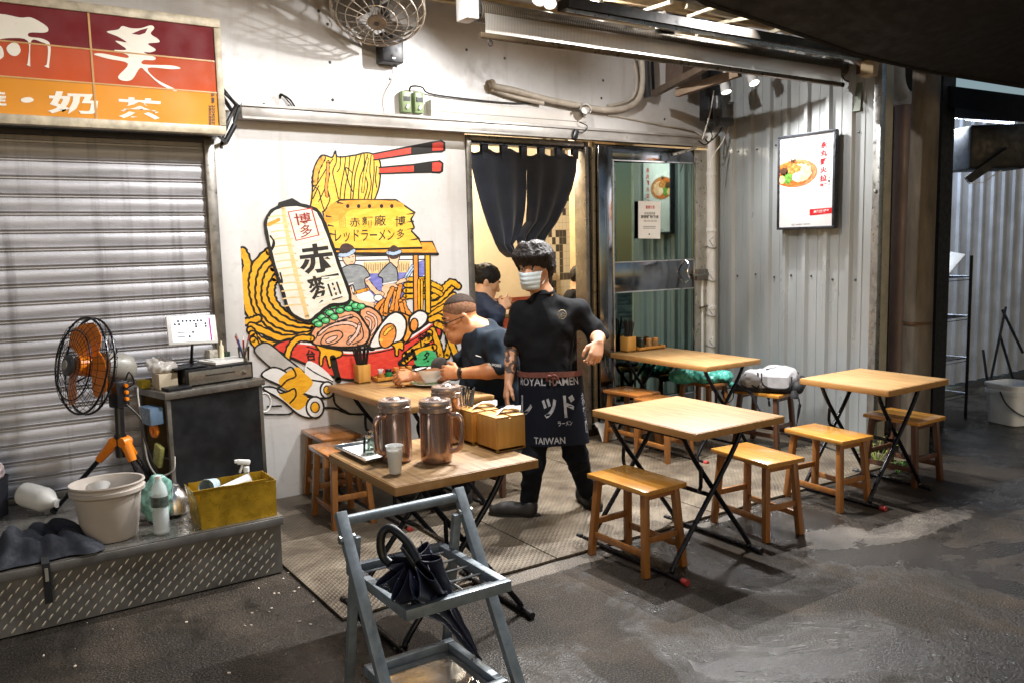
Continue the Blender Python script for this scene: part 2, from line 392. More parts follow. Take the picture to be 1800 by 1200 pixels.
def m_wood(name, a, b, c, rough=.4, sc=1.0, coat=0.0, axis='y', gs=2.2):
    t = NT(name); st = (9, .55, 9) if axis == 'y' else ((.55, 9, 9) if axis == 'x' else (9, 9, .55))
    v = t.coord(tuple(x*sc for x in st), rnd_=True); g = t.noise(v, gs, 8, .62, .35)
    v2 = t.coord((1, 1, 1), rnd_=True); f = t.noise(v2, 3, 3)
    st2 = tuple((5.5 if x > 2 else .001) for x in st); pv = t.coord(st2, rnd_=True); pl = t.n('TexWhiteNoise'); fl = t.n('VectorMath', operation='FLOOR'); t.L(pv, fl.inputs[0]); t.L(fl.outputs[0], pl.inputs[0])
    col = t.ramp(g, [(.25, lin(a)), (.5, lin(b)), (.75, lin(c))])
    col = t.mix(t.math('MULTIPLY', pl.outputs[0], .22), col, lin(a)); col = t.mix(t.ramp(f, [(.4, g3(0)), (.8, g3(.3))]), col, lin(c))
    oi = t.n('ObjectInfo'); col = t.mix(t.math('MULTIPLY', oi.outputs['Random'], .25), col, lin(a)); sc_ = t.noise(t.coord((3, 3, 3), rnd_=True), 4, 8, .75); col = t.mix(t.ramp(sc_, [(.6, g3(0)), (.72, g3(.35))]), col, tuple(x*.45 for x in lin(a)[:3])+(1,))
    t.set(Base_Color=col, Roughness=t.ramp(g, [(.2, g3(rough+.12)), (.8, g3(max(.05, rough-.1)))]), Coat_Weight=coat, Coat_Roughness=.15)
    t.bump(g, .08, .003); return t.mat
M_TABLE = m_wood('oak_laminate', '#674624', '#977344', '#b59568', .55, 1.3, .0, gs=5.5)
M_TEDGE = m_wood('table_edge_band', '#94683a', '#ab8049', '#bd9260', .4, 1.0)
M_STOOL = m_wood('varnished_orange_wood', '#94601f', '#c08437', '#d6a250', .22, 1.4, .5, gs=4)
M_SLEG = m_wood('stool_leg_wood', '#71431e', '#95602c', '#b0783c', .35, 1.2, .3, 'z')
M_SLEGD = m_wood('dark_stool_wood', '#3c2416', '#553421', '#6a442b', .4, 1.2, .3, 'z')
M_BAMBOO = m_wood('bamboo_wood', '#a8722c', '#c28f45', '#d6a65c', .4, 1.3, .1, 'z')
M_BLACKSTEEL = P('black_painted_steel', '#15141a', .32, .5, .3, 20)
M_GREYSTEEL = P('grey_painted_steel', '#8b949a', .42, .3, .35, 14, bump=.05)
M_GALV = P('galvanised_steel', '#a3a3a0', .38, .8, .3, 12)
M_STAINLESS = P('stainless_steel', '#c4c2be', .22, .95, .2, 5, .1)
M_DULLSTEEL = P('dull_steel', '#7f7a73', .38, .75, .4, 8)
M_MIRROR = P('polished_steel', '#8d9097', .13, 1.0, .45, 3.5, .07)
M_CHROME = P('chrome', '#d8d8da', .12, 1, .1)
M_ALU = P('aluminium_frame', '#b7b2a8', .35, .7, .25, 7)
M_BEAM = P('painted_beam', '#a5a09b', .42, .25, .35, 3.5, bump=.06)
M_RED = P('red_rubber', '#a0322e', .5); M_BLACKP = P('black_plastic', '#16161a', .4, 0, .3); M_DKGREY = P('dark_grey_plastic', '#3a3a3c', .4)
M_GREYP = P('grey_plastic', '#8b8880', .4, 0, .2); M_WHITEP = P('white_plastic', '#d9d8d4', .38, 0, .1, 6); M_ORANGEP = P('orange_plastic', '#e07d12', .35, 0, .1)
M_BEIGEP = P('beige_plastic', '#b7ada3', .42, 0, .12, 5, bump=.03); M_CREAM = P('cream_paint', '#e0d2b6', .6, 0, .12, 3)
M_BLACK = P('flat_black', '#0c0c0d', .7); M_CABLE = P('black_cable', '#121214', .5); M_WCABLE = P('white_cable', '#cfc9c0', .5)
M_CERAMIC = P('white_ceramic', '#e6e2dc', .18, 0, .05); M_PAPER = P('paper', '#e8e5e0', .8, 0, .06); M_GLASS = glass('clear_glass', '#f4faf8')
M_DARKCLOTH = P('dark_navy_cloth', '#1d2029', .85, 0, .35, 14, bump=.25, bs=200)
M_TARP = P('black_tarpaulin', '#141318', .75, 0, .4, 5, bump=.2, bs=150)
M_FOIL = P('gold_box_foil', '#c7a02e', .33, .55, .4, 9, bump=.25, bs=40)
M_INK = P('black_paint', '#16130f', .5, 0, .2, 30); M_INKRED = P('red_paint', '#b5201c', .5, 0, .15)
M_RUST = P('rusty_steel', '#5a4130', .6, .4, .45, 10, bump=.15)
M_TEAL = P('teal_plastic_bag', '#5fbfae', .28, 0, .3, 12, Transmission_Weight=.15)
M_GRAVEL = P('pale_gravel', '#b8ab9a', .9)

def m_shutter():
    t = NT('shutter_slats'); v = t.coord((.6, 1, 5)); f = t.noise(v, 3.2, 6, .6); st = t.noise(t.coord((7, 1, .3)), 1.6, 6, .65); sp = t.noise(t.coord(), 30, 4, .7)
    c = t.ramp(f, [(.3, lin('#a5a4a8')), (.7, lin('#cccbd0'))]); c = t.mix(t.ramp(st, [(.52, g3(0)), (.7, g3(.55))]), c, lin('#5d5857')); c = t.mix(t.ramp(sp, [(.68, g3(0)), (.74, g3(.6))]), c, lin('#4d443e'))
    t.set(Base_Color=c, Roughness=t.ramp(f, [(.3, g3(.38)), (.7, g3(.6))]), Metallic=.25); t.bump(t.mix(.5, sp, t.noise(t.coord((1.2, 1, 2)), 2, 3)), .25, .012); return t.mat
M_SHUT = m_shutter()
# ---------------------------------------------------------------- ground, floor sheets
b = MB(); N = 24
b.sheet([[V((-40+i*(100/N), -30+j*(100/N), 0)) for i in range(N+1)] for j in range(N+1)], M_ASPHALT); struct(b, 'ground')
# interior floor, ceiling and back
b = MB(); b.bx(3.0, 7.5, 5.66, 9.4, -.02, .06, P('interior_floor_tile', '#6a5b4c', .4, 0, .3, 3), 0); struct(b, 'floor')
b = MB(); b.bx(3.0, 7.5, 5.66, 9.4, 2.9, 3.0, M_CREAM); struct(b, 'ceiling')
# studded steel floor sheets in front of the shop: three sheets with seams, a gap and a raised edge
b = MB(); X0, X1, Y0, Y1 = 1.365, 5.885, 3.49, 5.5
xs = [X0, 2.58, 3.8, X1]
for i in range(3):
    n = 10; g = []
    for (yy) in (Y0, Y0+.012, Y1):
        g.append([V((xs[i]+.004+(xs[i+1]-xs[i]-.008)*k/n, yy+(.012*noise.noise(V((k*1.7+i*9, 0, 0))) if yy < Y0+.02 else 0), .012+.006*(noise.noise(V((k*.9+i*5, 1, 0)))+.6)*(1 if yy < Y0+.05 else .3))) for k in range(n+1)])
    b.sheet(g, M_CHECKER, .011)
tag(b.build('pavement'), None, None, None, 'structure')
b = MB()
for i in range(46):
    p = G(rnd.uniform(430, 640), rnd.uniform(1000, 1110)) if i < 26 else G(rnd.uniform(0, 900), rnd.uniform(1080, 1190))
    s = rnd.uniform(.002, .007); rot = M.Rotation(rnd.random()*6, 3, 'Z') @ M.Rotation(rnd.random(), 3, 'X'); b.box((p.x, p.y, s*.4), (s*2, s*1.4, s), M_GRAVEL, rot, s*.25, 1)
tag(b.build('gravel'), None, None, None, 'stuff')

# ---------------------------------------------------------------- shop front wall
t = thing('shop_front_wall', 'white painted shop front wall behind the mural, the doorway and the wall fan', 'wall', (2.4, YF, 0))
b = MB()
b.bx(1.42, 8.5, YF, YF+.14, 2.56, 4.4, M_WALL); b.bx(-3, 1.42, YF-.02, YF+.14, 2.3, 4.4, M_WALL); b.build('upper_wall', t)
b = MB(); b.bx(1.56, 3.30, YF, YF+.14, 0, 2.56, M_WALL); b.build('mural_panel', t)
b = MB(); b.box((1.487, YF-.03, 1.27), (.145, .2, 2.54), M_WALL, None, .008); b.build('pillar', t)
b = MB()     # rough plinth under the door
g = []
for j in range(7):
    g.append([V((4.46+1.3*i/26, YF-.16+.1*j/6*1.5+.02*noise.noise(V((i*.7, j*.8, 2))), .02+(.13+.05*noise.noise(V((i*.9, j*.7, 0))))*math.sin(min(1, j/4)*PI/2))) for i in range(27)])
b.sheet(g, P('rough_cement', '#b9b1a6', .85, 0, .3, 16, bump=.5, bs=50)); b.build('cement_plinth', t)
b = MB()     # nail holes and scuffs proud of the wall
for (x, y) in ((576, 43), (580, 110), (685, 139), (560, 20), (1060, 142), (1057, 173), (820, 88), (887, 103), (585, 176), (1168, 210), (464, 184), (508, 187)):
    p = FY(x, y, YF); b.lathe([(.011, 0), (.008, .004), (0, .005)], M_DKGREY, (p.x, p.y-.001, p.z), M.Rotation(R(90), 3, 'X'), 8)
b.build('nail_hole', t)
# interior walls: one wall thing
def m_tiles():
    t = NT('mosaic_tile'); c = t.n('TexCoord'); m = t.n('Mapping'); m.inputs['Scale'].default_value = (1/.052, 1/.052, 1/.083); t.L(c.outputs['Object'], m.inputs[0])
    fl = t.n('VectorMath', operation='FLOOR'); fr = t.n('VectorMath', operation='FRACTION'); t.L(m.outputs[0], fl.inputs[0]); t.L(m.outputs[0], fr.inputs[0])
    sp = t.n('SeparateXYZ'); t.L(fl.outputs[0], sp.inputs[0]); cb = t.n('CombineXYZ'); t.L(sp.outputs[0], cb.inputs[0]); t.L(sp.outputs[2], cb.inputs[2])
    wn = t.n('TexWhiteNoise'); t.L(cb.outputs[0], wn.inputs[0]); sf = t.n('SeparateXYZ'); t.L(fr.outputs[0], sf.inputs[0])
    grout = t.math('MAXIMUM', t.math('LESS_THAN', sf.outputs[0], .06), t.math('LESS_THAN', sf.outputs[2], .05))
    col = t.mix(t.math('LESS_THAN', wn.outputs[0], .34), lin('#e6dcc4'), lin('#4a4540')); col = t.mix(grout, col, lin('#b9ab90'))
    t.set(Base_Color=col, Roughness=.3); return t.mat
t = thing('interior_wall', 'cream wall inside the shop with black and white mosaic tiles, seen through the doorway', 'wall', (4.6, 7.6, 0))
pl = DP(940, 400, 7.6); ya = 7.9
b = MB(); b.bx(3.0, 7.5, 9.2, 9.3, .06, 2.9, M_CREAM); b.bx(3.0, 3.1, 5.66, 9.2, .06, 2.9, M_CREAM); b.bx(7.4, 7.5, 5.66, 9.2, .06, 2.9, M_CREAM); b.bx(3.1, FY(950, 400, ya).x, ya, ya+.08, .06, 2.9, M_CREAM); b.build('cream_wall', t)
b = MB(); b.bx(FY(950, 400, ya).x+.005, FY(1060, 400, ya).x, ya-.01, ya+.07, .06, 2.9, m_tiles()); b.build('tile_panel', t)
b = MB(); b.bx(FY(1013, 400, 6.2).x, FY(1040, 400, 6.2).x+.3, 6.2, 6.3, .06, 2.9, P('warm_door_trim', '#d8b98c', .5)); b.bx(FY(944, 400, ya).x, FY(950, 400, ya).x, ya-.05, ya-.012, .06, 2.9, M_WHITEP); b.build('trim', t)
b = MB(); b.bx(3.1, FY(944, 400, ya).x-.004, ya-.02, ya-.004, .06, FY(885, 524, ya).z, P('red_wainscot', '#8a4432', .5, 0, .3, 20)); b.build('wainscot', t)
# lamp that lights the interior
t = thing('ceiling_lamp', 'ceiling lamp lighting the shop interior behind the doorway', 'lamp', (4.2, 6.9, 2.9))
b = MB(); b.lathe([(0, 0), (.16, 0), (.17, -.03), (.15, -.06), (0, -.065)], emit('warm_lamp_glass', '#ffe2b0', 6), (4.2, 6.9, 2.895)); b.build('diffuser', t)
def light(name, loc, aim, watts, cone, blend, col, parent, size=.03):
    ld = bpy.data.lights.new(name, 'SPOT'); ld.energy = watts; ld.spot_size = R(cone); ld.spot_blend = blend; ld.shadow_soft_size = size; ld.color = col
    o = bpy.data.objects.new(name, ld); COL.objects.link(o); o.parent = parent; o.location = V(loc)-parent.location
    o.rotation_euler = (V(aim)-V(loc)).to_track_quat('-Z', 'Y').to_euler(); return o
ld = bpy.data.lights.new('bulb', 'POINT'); ld.energy = 150; ld.color = (1, .88, .7); ld.shadow_soft_size = .12
o = bpy.data.objects.new('bulb', ld); COL.objects.link(o); o.parent = t; o.location = (0, 0, -.2)

# ---------------------------------------------------------------- lintel beam over mural and doors
t = thing('lintel_beam', 'long grey steel beam running above the mural and the doorway', 'beam', (3.7, YF-.06, 2.5))
b = MB(); b.box((3.73, YF-.055, 2.545), (4.22, .11, .085), M_BEAM, None, .006); b.build('beam', t)
b = MB(); b.bx(1.62, 5.84, YF-.125, YF-.112, 2.575, 2.592, M_BEAM); b.bx(1.62, 5.84, YF-.125, YF-.112, 2.498, 2.512, M_BEAM); b.build('flange', t)

# ---------------------------------------------------------------- roller shutter
YS = 5.36; PITCHS = .098
t = thing('roller_shutter', 'closed silver roller shutter under the red and orange signboard', 'shutter', (0, YS, .31))
b = MB(); z = .33; prof = []
while z < 2.42:
    for (dy, dz) in ((.004, .0), (-.008, .003), (-.008, .008), (.010, .010), (.010, .014), (-.007, .017), (-.009, .022), (.006, .025), (.003, .032), (-.005, .05), (-.007, .066), (-.004, .082), (.002, .092)): prof.append((dy, z+dz))
    z += PITCHS
b.sheet([[V((-1.6, YS+dy, zz)) for dy, zz in prof], [V((1.36, YS+dy, zz)) for dy, zz in prof]], M_SHUT)
b.build('slat_curtain', t, 60)
b = MB(); b.box((1.385, YS-.005, 1.36), (.06, .09, 2.1), M_DULLSTEEL, None, .004); b.build('guide_rail', t)
b = MB(); b.bx(-1.6, 1.36, YS-.03, YS+.03, .312, .345, M_DULLSTEEL, .004); b.build('bottom_bar', t)
b = MB(); b.bx(-1.6, 1.4, YS-.05, YS+.1, 2.33, 2.5, M_DKGREY, .01); b.build('hood', t)

# ---------------------------------------------------------------- signboard
YG = 5.12
def sg(zx, zy, o=0): return FY(zx/4, zy/4, YG-.0006*o)
A = sg(1575, 150); B = sg(1550, 945); zt, zb = 3.0, B.z
t = thing('shop_sign', 'red and orange lightbox sign with white brushed Chinese characters above the shutter', 'sign', (0, YG, 2.4))
xr = (A.x+B.x)/2; zt = sg(1500, 140).z; zb = sg(1500, 940).z
b = MB(); b.bx(-1.7, xr, YG+.004, YG+.18, zb, zt, M_DKGREY, .004); b.build('casing', t)
b = MB(); fm = P('dirty_cream_frame', '#b8ab92', .5, .1, .5, 11); w_ = .045
b.bx(-1.7, xr+.003, YG-.012, YG+.06, zt-w_, zt+.004, fm, .004); b.bx(-1.7, xr+.003, YG-.012, YG+.06, zb-.004, zb+w_, fm, .004); b.bx(xr-.035, xr+.004, YG-.0125, YG+.06, zb+w_+.002, zt-w_-.002, fm, .004); b.build('frame', t)
b = MB(); H_ = zt-zb-2*w_
cr = P('sign_dark_red', '#6e0c13', .75, 0, .12, 3); co = P('sign_orange_red', '#bd4a1a', .7, 0, .15, 3); cy = P('sign_amber', '#d88c20', .7, 0, .15, 2)
def row(f0, f1, m):
    za = zb+w_+H_*f0; zc = zb+w_+H_*f1; b.add([(-1.7, YG, za), (xr-.033, YG, za), (xr-.033, YG, zc), (-1.7, YG, zc)], [(0, 1, 2, 3)], m)
row(0, .335, cy); row(.342, .655, co); row(.662, 1.0, cr)
ml = P('sign_divider', '#c79a62', .4)
for f in (.3385, .6585):
    za = zb+w_+H_*f; b.bx(-1.7, xr-.034, YG-.003, YG+.003, za-.004, za+.004, ml)
xd = sg(640, 350).x; b.bx(xd-.005, xd+.005, YG-.0035, YG+.003, zb+w_, zt-w_, ml); b.build('panel', t)
b = MB(); mw = P('sign_white', '#e9e2d4', .4, 0, .08, 5)
def spoly(pts, o): b.poly([sg(x, y, o) for x, y, in [(p.x, p.y) for p in crom([V((x, y, 0)) for x, y in pts], 4, True)]], mw)
spoly([(750, 225), (830, 210), (860, 185), (920, 200), (990, 200), (1060, 180), (1085, 200), (1060, 240), (1110, 275), (1118, 300), (1040, 310), (1095, 350), (1060, 370), (1010, 370), (1090, 405), (1080, 425), (1010, 425), (1010, 455), (1200, 462), (1270, 482), (1200, 488), (1040, 480), (1100, 560), (1235, 630), (1220, 640), (1120, 590), (1030, 510), (985, 480), (930, 560), (870, 570), (830, 540), (900, 450), (760, 415), (660, 385), (720, 378), (890, 410), (890, 385), (800, 355), (890, 350), (810, 290), (890, 300), (830, 260)], 3)
b2 = MB(); b2.poly([sg(x, y, 4) for x, y in ((925, 240), (990, 212), (1040, 200), (1020, 235), (980, 248))], cr)
spoly([(-120, 130), (0, 100), (140, 125), (220, 125), (320, 180), (340, 215), (310, 232), (210, 232), (205, 260), (300, 275), (355, 320), (345, 460), (345, 480), (310, 465), (330, 450), (335, 330), (290, 298), (220, 290), (212, 450), (215, 470), (185, 455), (195, 440), (195, 290), (60, 270), (-100, 280)], 3)
spoly([(45, 340), (80, 305), (125, 310), (145, 360), (115, 395), (70, 385)], 3); spoly([(-40, 330), (10, 330), (25, 400), (-30, 420)], 3)
text_on(b, '奶', quadfn(sg(335, 640, 3), sg(690, 655, 3), sg(690, 810, 3), sg(335, 800, 3)), mw, .03)
text_on(b, '茶', quadfn(sg(820, 680, 3), sg(1145, 700, 3), sg(1145, 850, 3), sg(820, 835, 3)), mw, .03)
text_on(b, '佳', quadfn(sg(-110, 630, 3), sg(45, 637, 3), sg(45, 750, 3), sg(-110, 745, 3)), mw, .03)
spoly([(145, 705), (165, 690), (210, 685), (238, 705), (210, 722), (165, 722)], 3)
b.build('lettering', t); b2.build('lettering_hole', t)
b = MB(); nums = quadfn(sg(1495, 640, 4), sg(1495, 890, 4), sg(1470, 885, 4), sg(1470, 635, 4))
text_on(b, '名美', quadfn(sg(1510, 640, 4), sg(1510, 730, 4), sg(1485, 730, 4), sg(1485, 640, 4)), M_INK, .02)
text_on(b, '22040535', quadfn(sg(1512, 740, 4), sg(1512, 892, 4), sg(1491, 892, 4), sg(1491, 740, 4)), M_INK, .02)
text_on(b, '38058888', quadfn(sg(1487, 740, 4), sg(1487, 892, 4), sg(1468, 892, 4), sg(1468, 740, 4)), M_INK, .02)
b.build('small_print', t)
# rods and bundled cables beside the sign
t = tag(MB().tube([FY(385, 150, 5.2), FY(415, 185, 5.3), FY(400, 215, 5.3), FY(385, 240, 5.25), FY(398, 252, 5.4)], .012, M_CABLE).tube([FY(395, 165, 5.2), FY(420, 187, 5.4), FY(405, 235, 5.4)], .009, M_CABLE).tube([FY(392, 172, 5.3), FY(408, 196, 5.4), FY(390, 245, 5.4), FY(388, 262, 5.4)], .014, M_CABLE).tube([FY(412, 220, 5.4), FY(396, 250, 5.4)], .02, M_BLACKP).build('cable_bundle'), 'black cable bundle dangling at the right end of the red sign', 'cable')

# ---------------------------------------------------------------- diamond-plate platform
ZP = .31
t = thing('raised_platform', 'raised diamond-plate steel platform in front of the roller shutter', 'platform', (.4, 4.22, 0))
mdp = P('diamond_plate_side', '#696765', .5, .35, .4, 6, bump=.08); mdt = P('diamond_plate_top', '#8f8b85', .34, .7, .35, 5, bump=.06); mlug = P('worn_lug', '#b5b2ad', .35, .5, .2)
b = MB(); b.bx(-1.7, 1.34, 4.222, 5.5, .008, ZP-.004, mdp); b.build('box', t)
b = MB(); b.bx(-1.7, 1.352, 4.208, 5.5, ZP-.004, ZP, mdt); b.bx(-1.7, 1.352, 4.2, 4.2215, ZP-.045, ZP-.0045, mdp, .003); b.build('top_plate', t)
def lug(b, c, u, n, L, w, h, m):
    v = n.cross(u); vs = []; 
    for k in range(10):
        a = 2*PI*k/10; vs.append(c+u*(L*math.cos(a))+v*(w*math.sin(a)))
    vs.append(c+n*h); b.add(vs, [(k, (k+1) % 10, 10) for k in range(10)], m)
b = MB(); nf = V((0, -1, 0)); i = 0; z = .028
while z < .25:
    x = -1.2+(.03 if i % 2 else 0)
    while x < 1.32:
        lug(b, V((x, 4.2215, z)), V((.62, 0, .78)), nf, .017, .0042, .0035, mlug); x += .06
    z += .026; i += 1
x = -.9; i = 0
while x < 1.33:
    y = 4.24+(.02 if i % 2 else 0)
    while y < 5.3:
        lug(b, V((x, y, ZP)), V((.7, .7 if i % 2 else -.7, 0)), V((0, 0, 1)), .015, .004, .0025, mdt); y += .04
    x += .03; i += 1
b.build('tread_lugs', t)

# ---------------------------------------------------------------- corrugated wall
t = thing('corrugated_wall', 'pale grey corrugated metal wall holding the ramen poster', 'wall', (XB, 4.6, 0))
b = MB(); prof = []; y = 5.52; P_ = .2
ribs = [5.44, 5.235, 5.03, 4.83, 4.655, 4.457, 4.256, 4.051]
for yr in ribs:
    for (dy, dx) in ((.03, 0), (.016, -.03), (-.016, -.03), (-.03, 0)): prof.append((yr+dy, XB+dx))
    prof.append((yr-.1, XB)); prof.append((yr-.1, XB-.004)); prof.append((yr-.112, XB-.004)); prof.append((yr-.112, XB))
prof = [(5.52, XB)]+prof+[(3.83, XB)]
mcw = P('grey_white_sheet_metal', '#9da0a0', .36, .25, .22, 2.2, .1, stretch=(1, 1, .25))
b.sheet([[V((x, y, .03)) for y, x in prof], [V((x, y, 3.35)) for y, x in prof]], mcw); b.build('sheet_metal', t, 20)
b = MB()
for zz in (1.35, 2.45):
    for yr in ribs[1:]:
        b.lathe([(.009, 0), (.008, .006), (0, .009)], M_DKGREY, (XB-.002, yr-.06, zz+rnd.uniform(-.02, .02)), M.Rotation(R(-90), 3, 'Y'), 8)
b.build('screw', t)
b = MB(); b.bx(XB-.006, XB+.12, 3.79, 3.828, .02, 3.3, P('edge_trim', '#b9b6a8', .4, .3)); b.build('edge_trim', t)
b = MB(); b.box((XB-.03, 4.66, .03), (.09, 1.68, .07), P('wall_curb', '#8f877b', .85, 0, .4, 8, bump=.4), None, .02); b.build('curb', t)

# ---------------------------------------------------------------- alley behind on the right
t = thing('alley_wall', 'pale blue-grey corrugated wall at the back of the dark alley', 'wall', (7.8, 5.0, 0))
b = MB(); prof = []; ya = 5.0
for x in np.arange(6.4, 11.4, .235): prof += [(x, ya), (x+.19, ya), (x+.195, ya-.03), (x+.23, ya-.03)]
b.sheet([[V((x, y, .02)) for x, y in prof], [V((x, y, 3.2)) for x, y in prof]], P('blue_grey_sheet', '#b4bcc6', .45, .2, .3, 3)); b.build('sheet_metal', t, 20)
b = MB(); b.bx(11.4, 11.6, 0.5, 4.99, .02, 3.2, P('dark_return', '#3a3d42', .6)); b.build('side_return', t)
t = thing('alley_post', 'broad black steel column right of the mossy round post, with an added dark panel behind', 'post', (6.55, 3.75, 0))
b = MB(); pa = DP(1630, 700, 7.35); pb = DP(1664, 700, 7.35); b.bx(pa.x, pb.x+.05, pa.y-.05, pa.y+.3, .0, 3.4, P('alley_post_black', '#141414', .7, 0, .3)); pc = FY(1530, 700, pa.y+.22); b.bx(pc.x, pa.x-.003, pa.y+.22, pa.y+.27, 0, 3.4, b.mats[0]); b.build('column', t)  # second box: added dark panel hiding the bright alley wall between the posts
t = thing('utility_post', 'weathered brown round post at the end of the corrugated wall', 'post', (6.2, 3.58, 0))
b = MB(); q0 = G(1606, 793); top = DP(1617, 90, 7.0)
b.tube([q0, q0.lerp(V((q0.x, q0.y, 1.6)), 1), V((q0.x+.02, q0.y, 3.3))], [.108, .1, .095], P('mossy_concrete', '#5f564a', .8, 0, .45, 9, bump=.5, bs=70, stretch=(1, 1, .3)), 20); b.build('shaft', t)
b = MB(); b.tube([V((q0.x-.01, q0.y, 1.0)), V((q0.x-.01, q0.y, 1.02))], .107, M_RUST, 20); b.build('strap', t)
t = thing('drain_pipe', 'reddish grey plastic drainpipe with a pale elbow beside the round post', 'pipe', (6.0, 3.55, 0))
mdp2 = P('old_pvc_pipe', '#7d6a66', .5, 0, .3, 6, stretch=(1, 1, .4)); q1 = DP(1584, 300, 6.9); q2 = DP(1574, 790, 6.9)
b = MB(); b.tube([V((q1.x, q1.y, .02)), V((q1.x, q1.y, 2.75))], .062, mdp2, 18); b.tube([V((q1.x, q1.y, 2.72)), V((q1.x, q1.y, 2.82))], .072, P('pipe_collar', '#a9a196', .5), 18); b.build('pipe', t)
b = MB(); b.tube(crom([V((q1.x-.11, q1.y, 3.3)), V((q1.x-.11, q1.y, 2.95)), V((q1.x-.06, q1.y, 2.83)), V((q1.x, q1.y-.001, 2.78))], 5), .068, P('pale_elbow', '#b2aaa0', .5), 16); b.build('elbow', t)
t = thing('steel_post', 'thin galvanised corner post with a bolt at the end of the corrugated wall', 'post', (XB, 3.5, 0))
q = DP(1541, 400, 6.2); b = MB(); b.bx(q.x-.025, q.x+.03, q.y-.03, q.y+.03, .012, 3.2, M_GALV, .004); b.build('tube', t)
b = MB(); b.lathe([(.016, 0), (.014, .014), (0, .016)], M_GALV, (q.x-.026, q.y, 2.0), M.Rotation(R(-90), 3, 'Y'), 8); b.build('bolt', t)
# hanging condenser, duct, alley lamp, rack, bucket
t = thing('condenser_unit', 'black air-conditioner unit slung under the alley roof', 'air conditioner', DP(1740, 270, 7.6))
mc = P('sooty_metal', '#17181b', .55, .3, .4, 8); c = DP(1738, 262, 7.6); rz = axis_rot((0, 0, 1)) 
b = MB(); rr_ = M.Rotation(R(-34), 3, 'Z'); b.box(c, (.58, .45, .38), mc, rr_, .03); b.build('casing', t)
b = MB(); b.bar(DP(1700, 318, 7.45), DP(1782, 262, 7.3), .09, .07, mc); b.build('bracket', t)
b = MB(); b.tube([DP(1702, 322, 7.3), DP(1728, 321, 7.25), DP(1760, 300, 7.2)], .004, M_WCABLE, 6); b.build('hose', t)
tag(MB().bar(DP(1660, 168, 7.2), DP(1860, 196, 6.4), .22, .16, mc).bar(DP(1655, 195, 7.5), DP(1870, 205, 6.9), .1, .12, mc).build('roof_duct'), 'dark ducts and beams under the alley roof at far right', 'duct')
t = thing('alley_lamp', 'glowing tube lamp half hidden above the black air-conditioner', 'lamp', DP(1745, 214, 7.9))
b = MB(); b.tube([DP(1698, 208, 8.0), DP(1782, 216, 7.9)], .02, emit('cool_tube', '#dfe8ff', 4), 8); b.build('tube', t)
b = MB(); b.bar(DP(1690, 203, 8.0), DP(1790, 211, 7.9), .07, .03, M_WHITEP); b.build('housing', t)
ld = bpy.data.lights.new('glow', 'POINT'); ld.energy = 120; ld.color = (.78, .87, 1); ld.shadow_soft_size = .1; o = bpy.data.objects.new('glow', ld); COL.objects.link(o); o.parent = t; o.location = V((7.75, 4.35, 2.7))-t.location
t = thing('wire_rack', 'black four-tier wire shelf rack standing in the dark alley', 'shelf rack', (8.0, 4.35, 0))
b = MB(); rx0, rx1, ry0, ry1 = 7.55, 8.2, 4.2, 4.62; xa = WX(1695, 450, 8.0)
rx1 = G(1697, 735).x; ry0 = G(1697, 735).y; rx0 = rx1-.62; ry1 = ry0+.3; tz = FY(1695, 450, ry0).z
for x in (rx0, rx1):
    for y in (ry0, ry1): b.tube([V((x, y, 0)), V((x, y, tz))], .014, M_BLACKSTEEL, 8)
b.build('posts', t)
for k, py in enumerate((487, 557, 630, 692)):
    zz = FY(1690, py, ry0).z; b = MB()
    for y in (ry0, ry1): b.tube([V((rx0, y, zz)), V((rx1, y, zz))], .006, M_CHROME, 6); b.tube([V((rx0, y, zz-.03)), V((rx1, y, zz-.03))], .004, M_CHROME, 6)
    for x in (rx0, rx1): b.tube([V((x, ry0, zz)), V((x, ry1, zz))], .006, M_CHROME, 6)
    for i in range(14): x = rx0+(rx1-rx0)*(i+.5)/14; b.tube([V((x, ry0, zz)), V((x, ry1, zz))], .0025, M_DULLSTEEL, 5, cap=False)
    b.build('wire_shelf', t)
zz = FY(1690, 487, ry0).z
t = tag(MB().box((rx1-.26, ry0+.17, zz+.105), (.44, .3, .012), M_WHITEP, M.Rotation(R(-32), 3, 'Y') @ M.Rotation(R(12), 3, 'X'), .004).build('plastic_board'), 'white plastic board leaning on the top shelf of the wire rack', 'board')
b = MB()
for (p0, p1) in (((1762, 545), (1798, 620)), ((1768, 540), (1742, 665)), ((1758, 590), (1785, 680)), ((1728, 615), (1738, 690))): b.tube([DP(p0[0], p0[1], 7.9), DP(p1[0], p1[1], 7.7)], .012, M_BLACKP, 6)
tag(b.build('mop_handles'), 'thin dark mop handles leaning beside the wire rack', 'mops')
t = thing('plastic_bucket', 'square white plastic bucket with black handle in the alley at far right', 'bucket', G(1775, 748))
c = G(1778, 742); mb_ = P('scuffed_white_plastic', '#eef0f2', .4, 0, .15, 8)
def sqb(s0, s1, h0, h1, n=32, p=5):
    out = []
    for (s, h) in ((s0, h0), (s1, h1)):
        out.append([V((s*abs(math.cos(a))**(2/p)*(1 if math.cos(a) > 0 else -1), s*abs(math.sin(a))**(2/p)*(1 if math.sin(a) > 0 else -1), h)) for a in [2*PI*k/n for k in range(n)]])
    return out
b = MB(); rz = M.Rotation(R(-12), 3, 'Z')
ring = lambda s, h: [c+rz @ p for p in sqb(s, s, h, h)[0]]+[c+rz @ sqb(s, s, h, h)[0][0]]
b.sheet([ring(.01, .004), ring(.15, .004), ring(.165, .27), ring(.18, .272), ring(.18, .3), ring(.17, .302), ring(.17, .335), ring(.182, .337), ring(.182, .36), ring(.168, .36), ring(.15, .01), ring(.01, .01)], mb_); b.build('body', t)
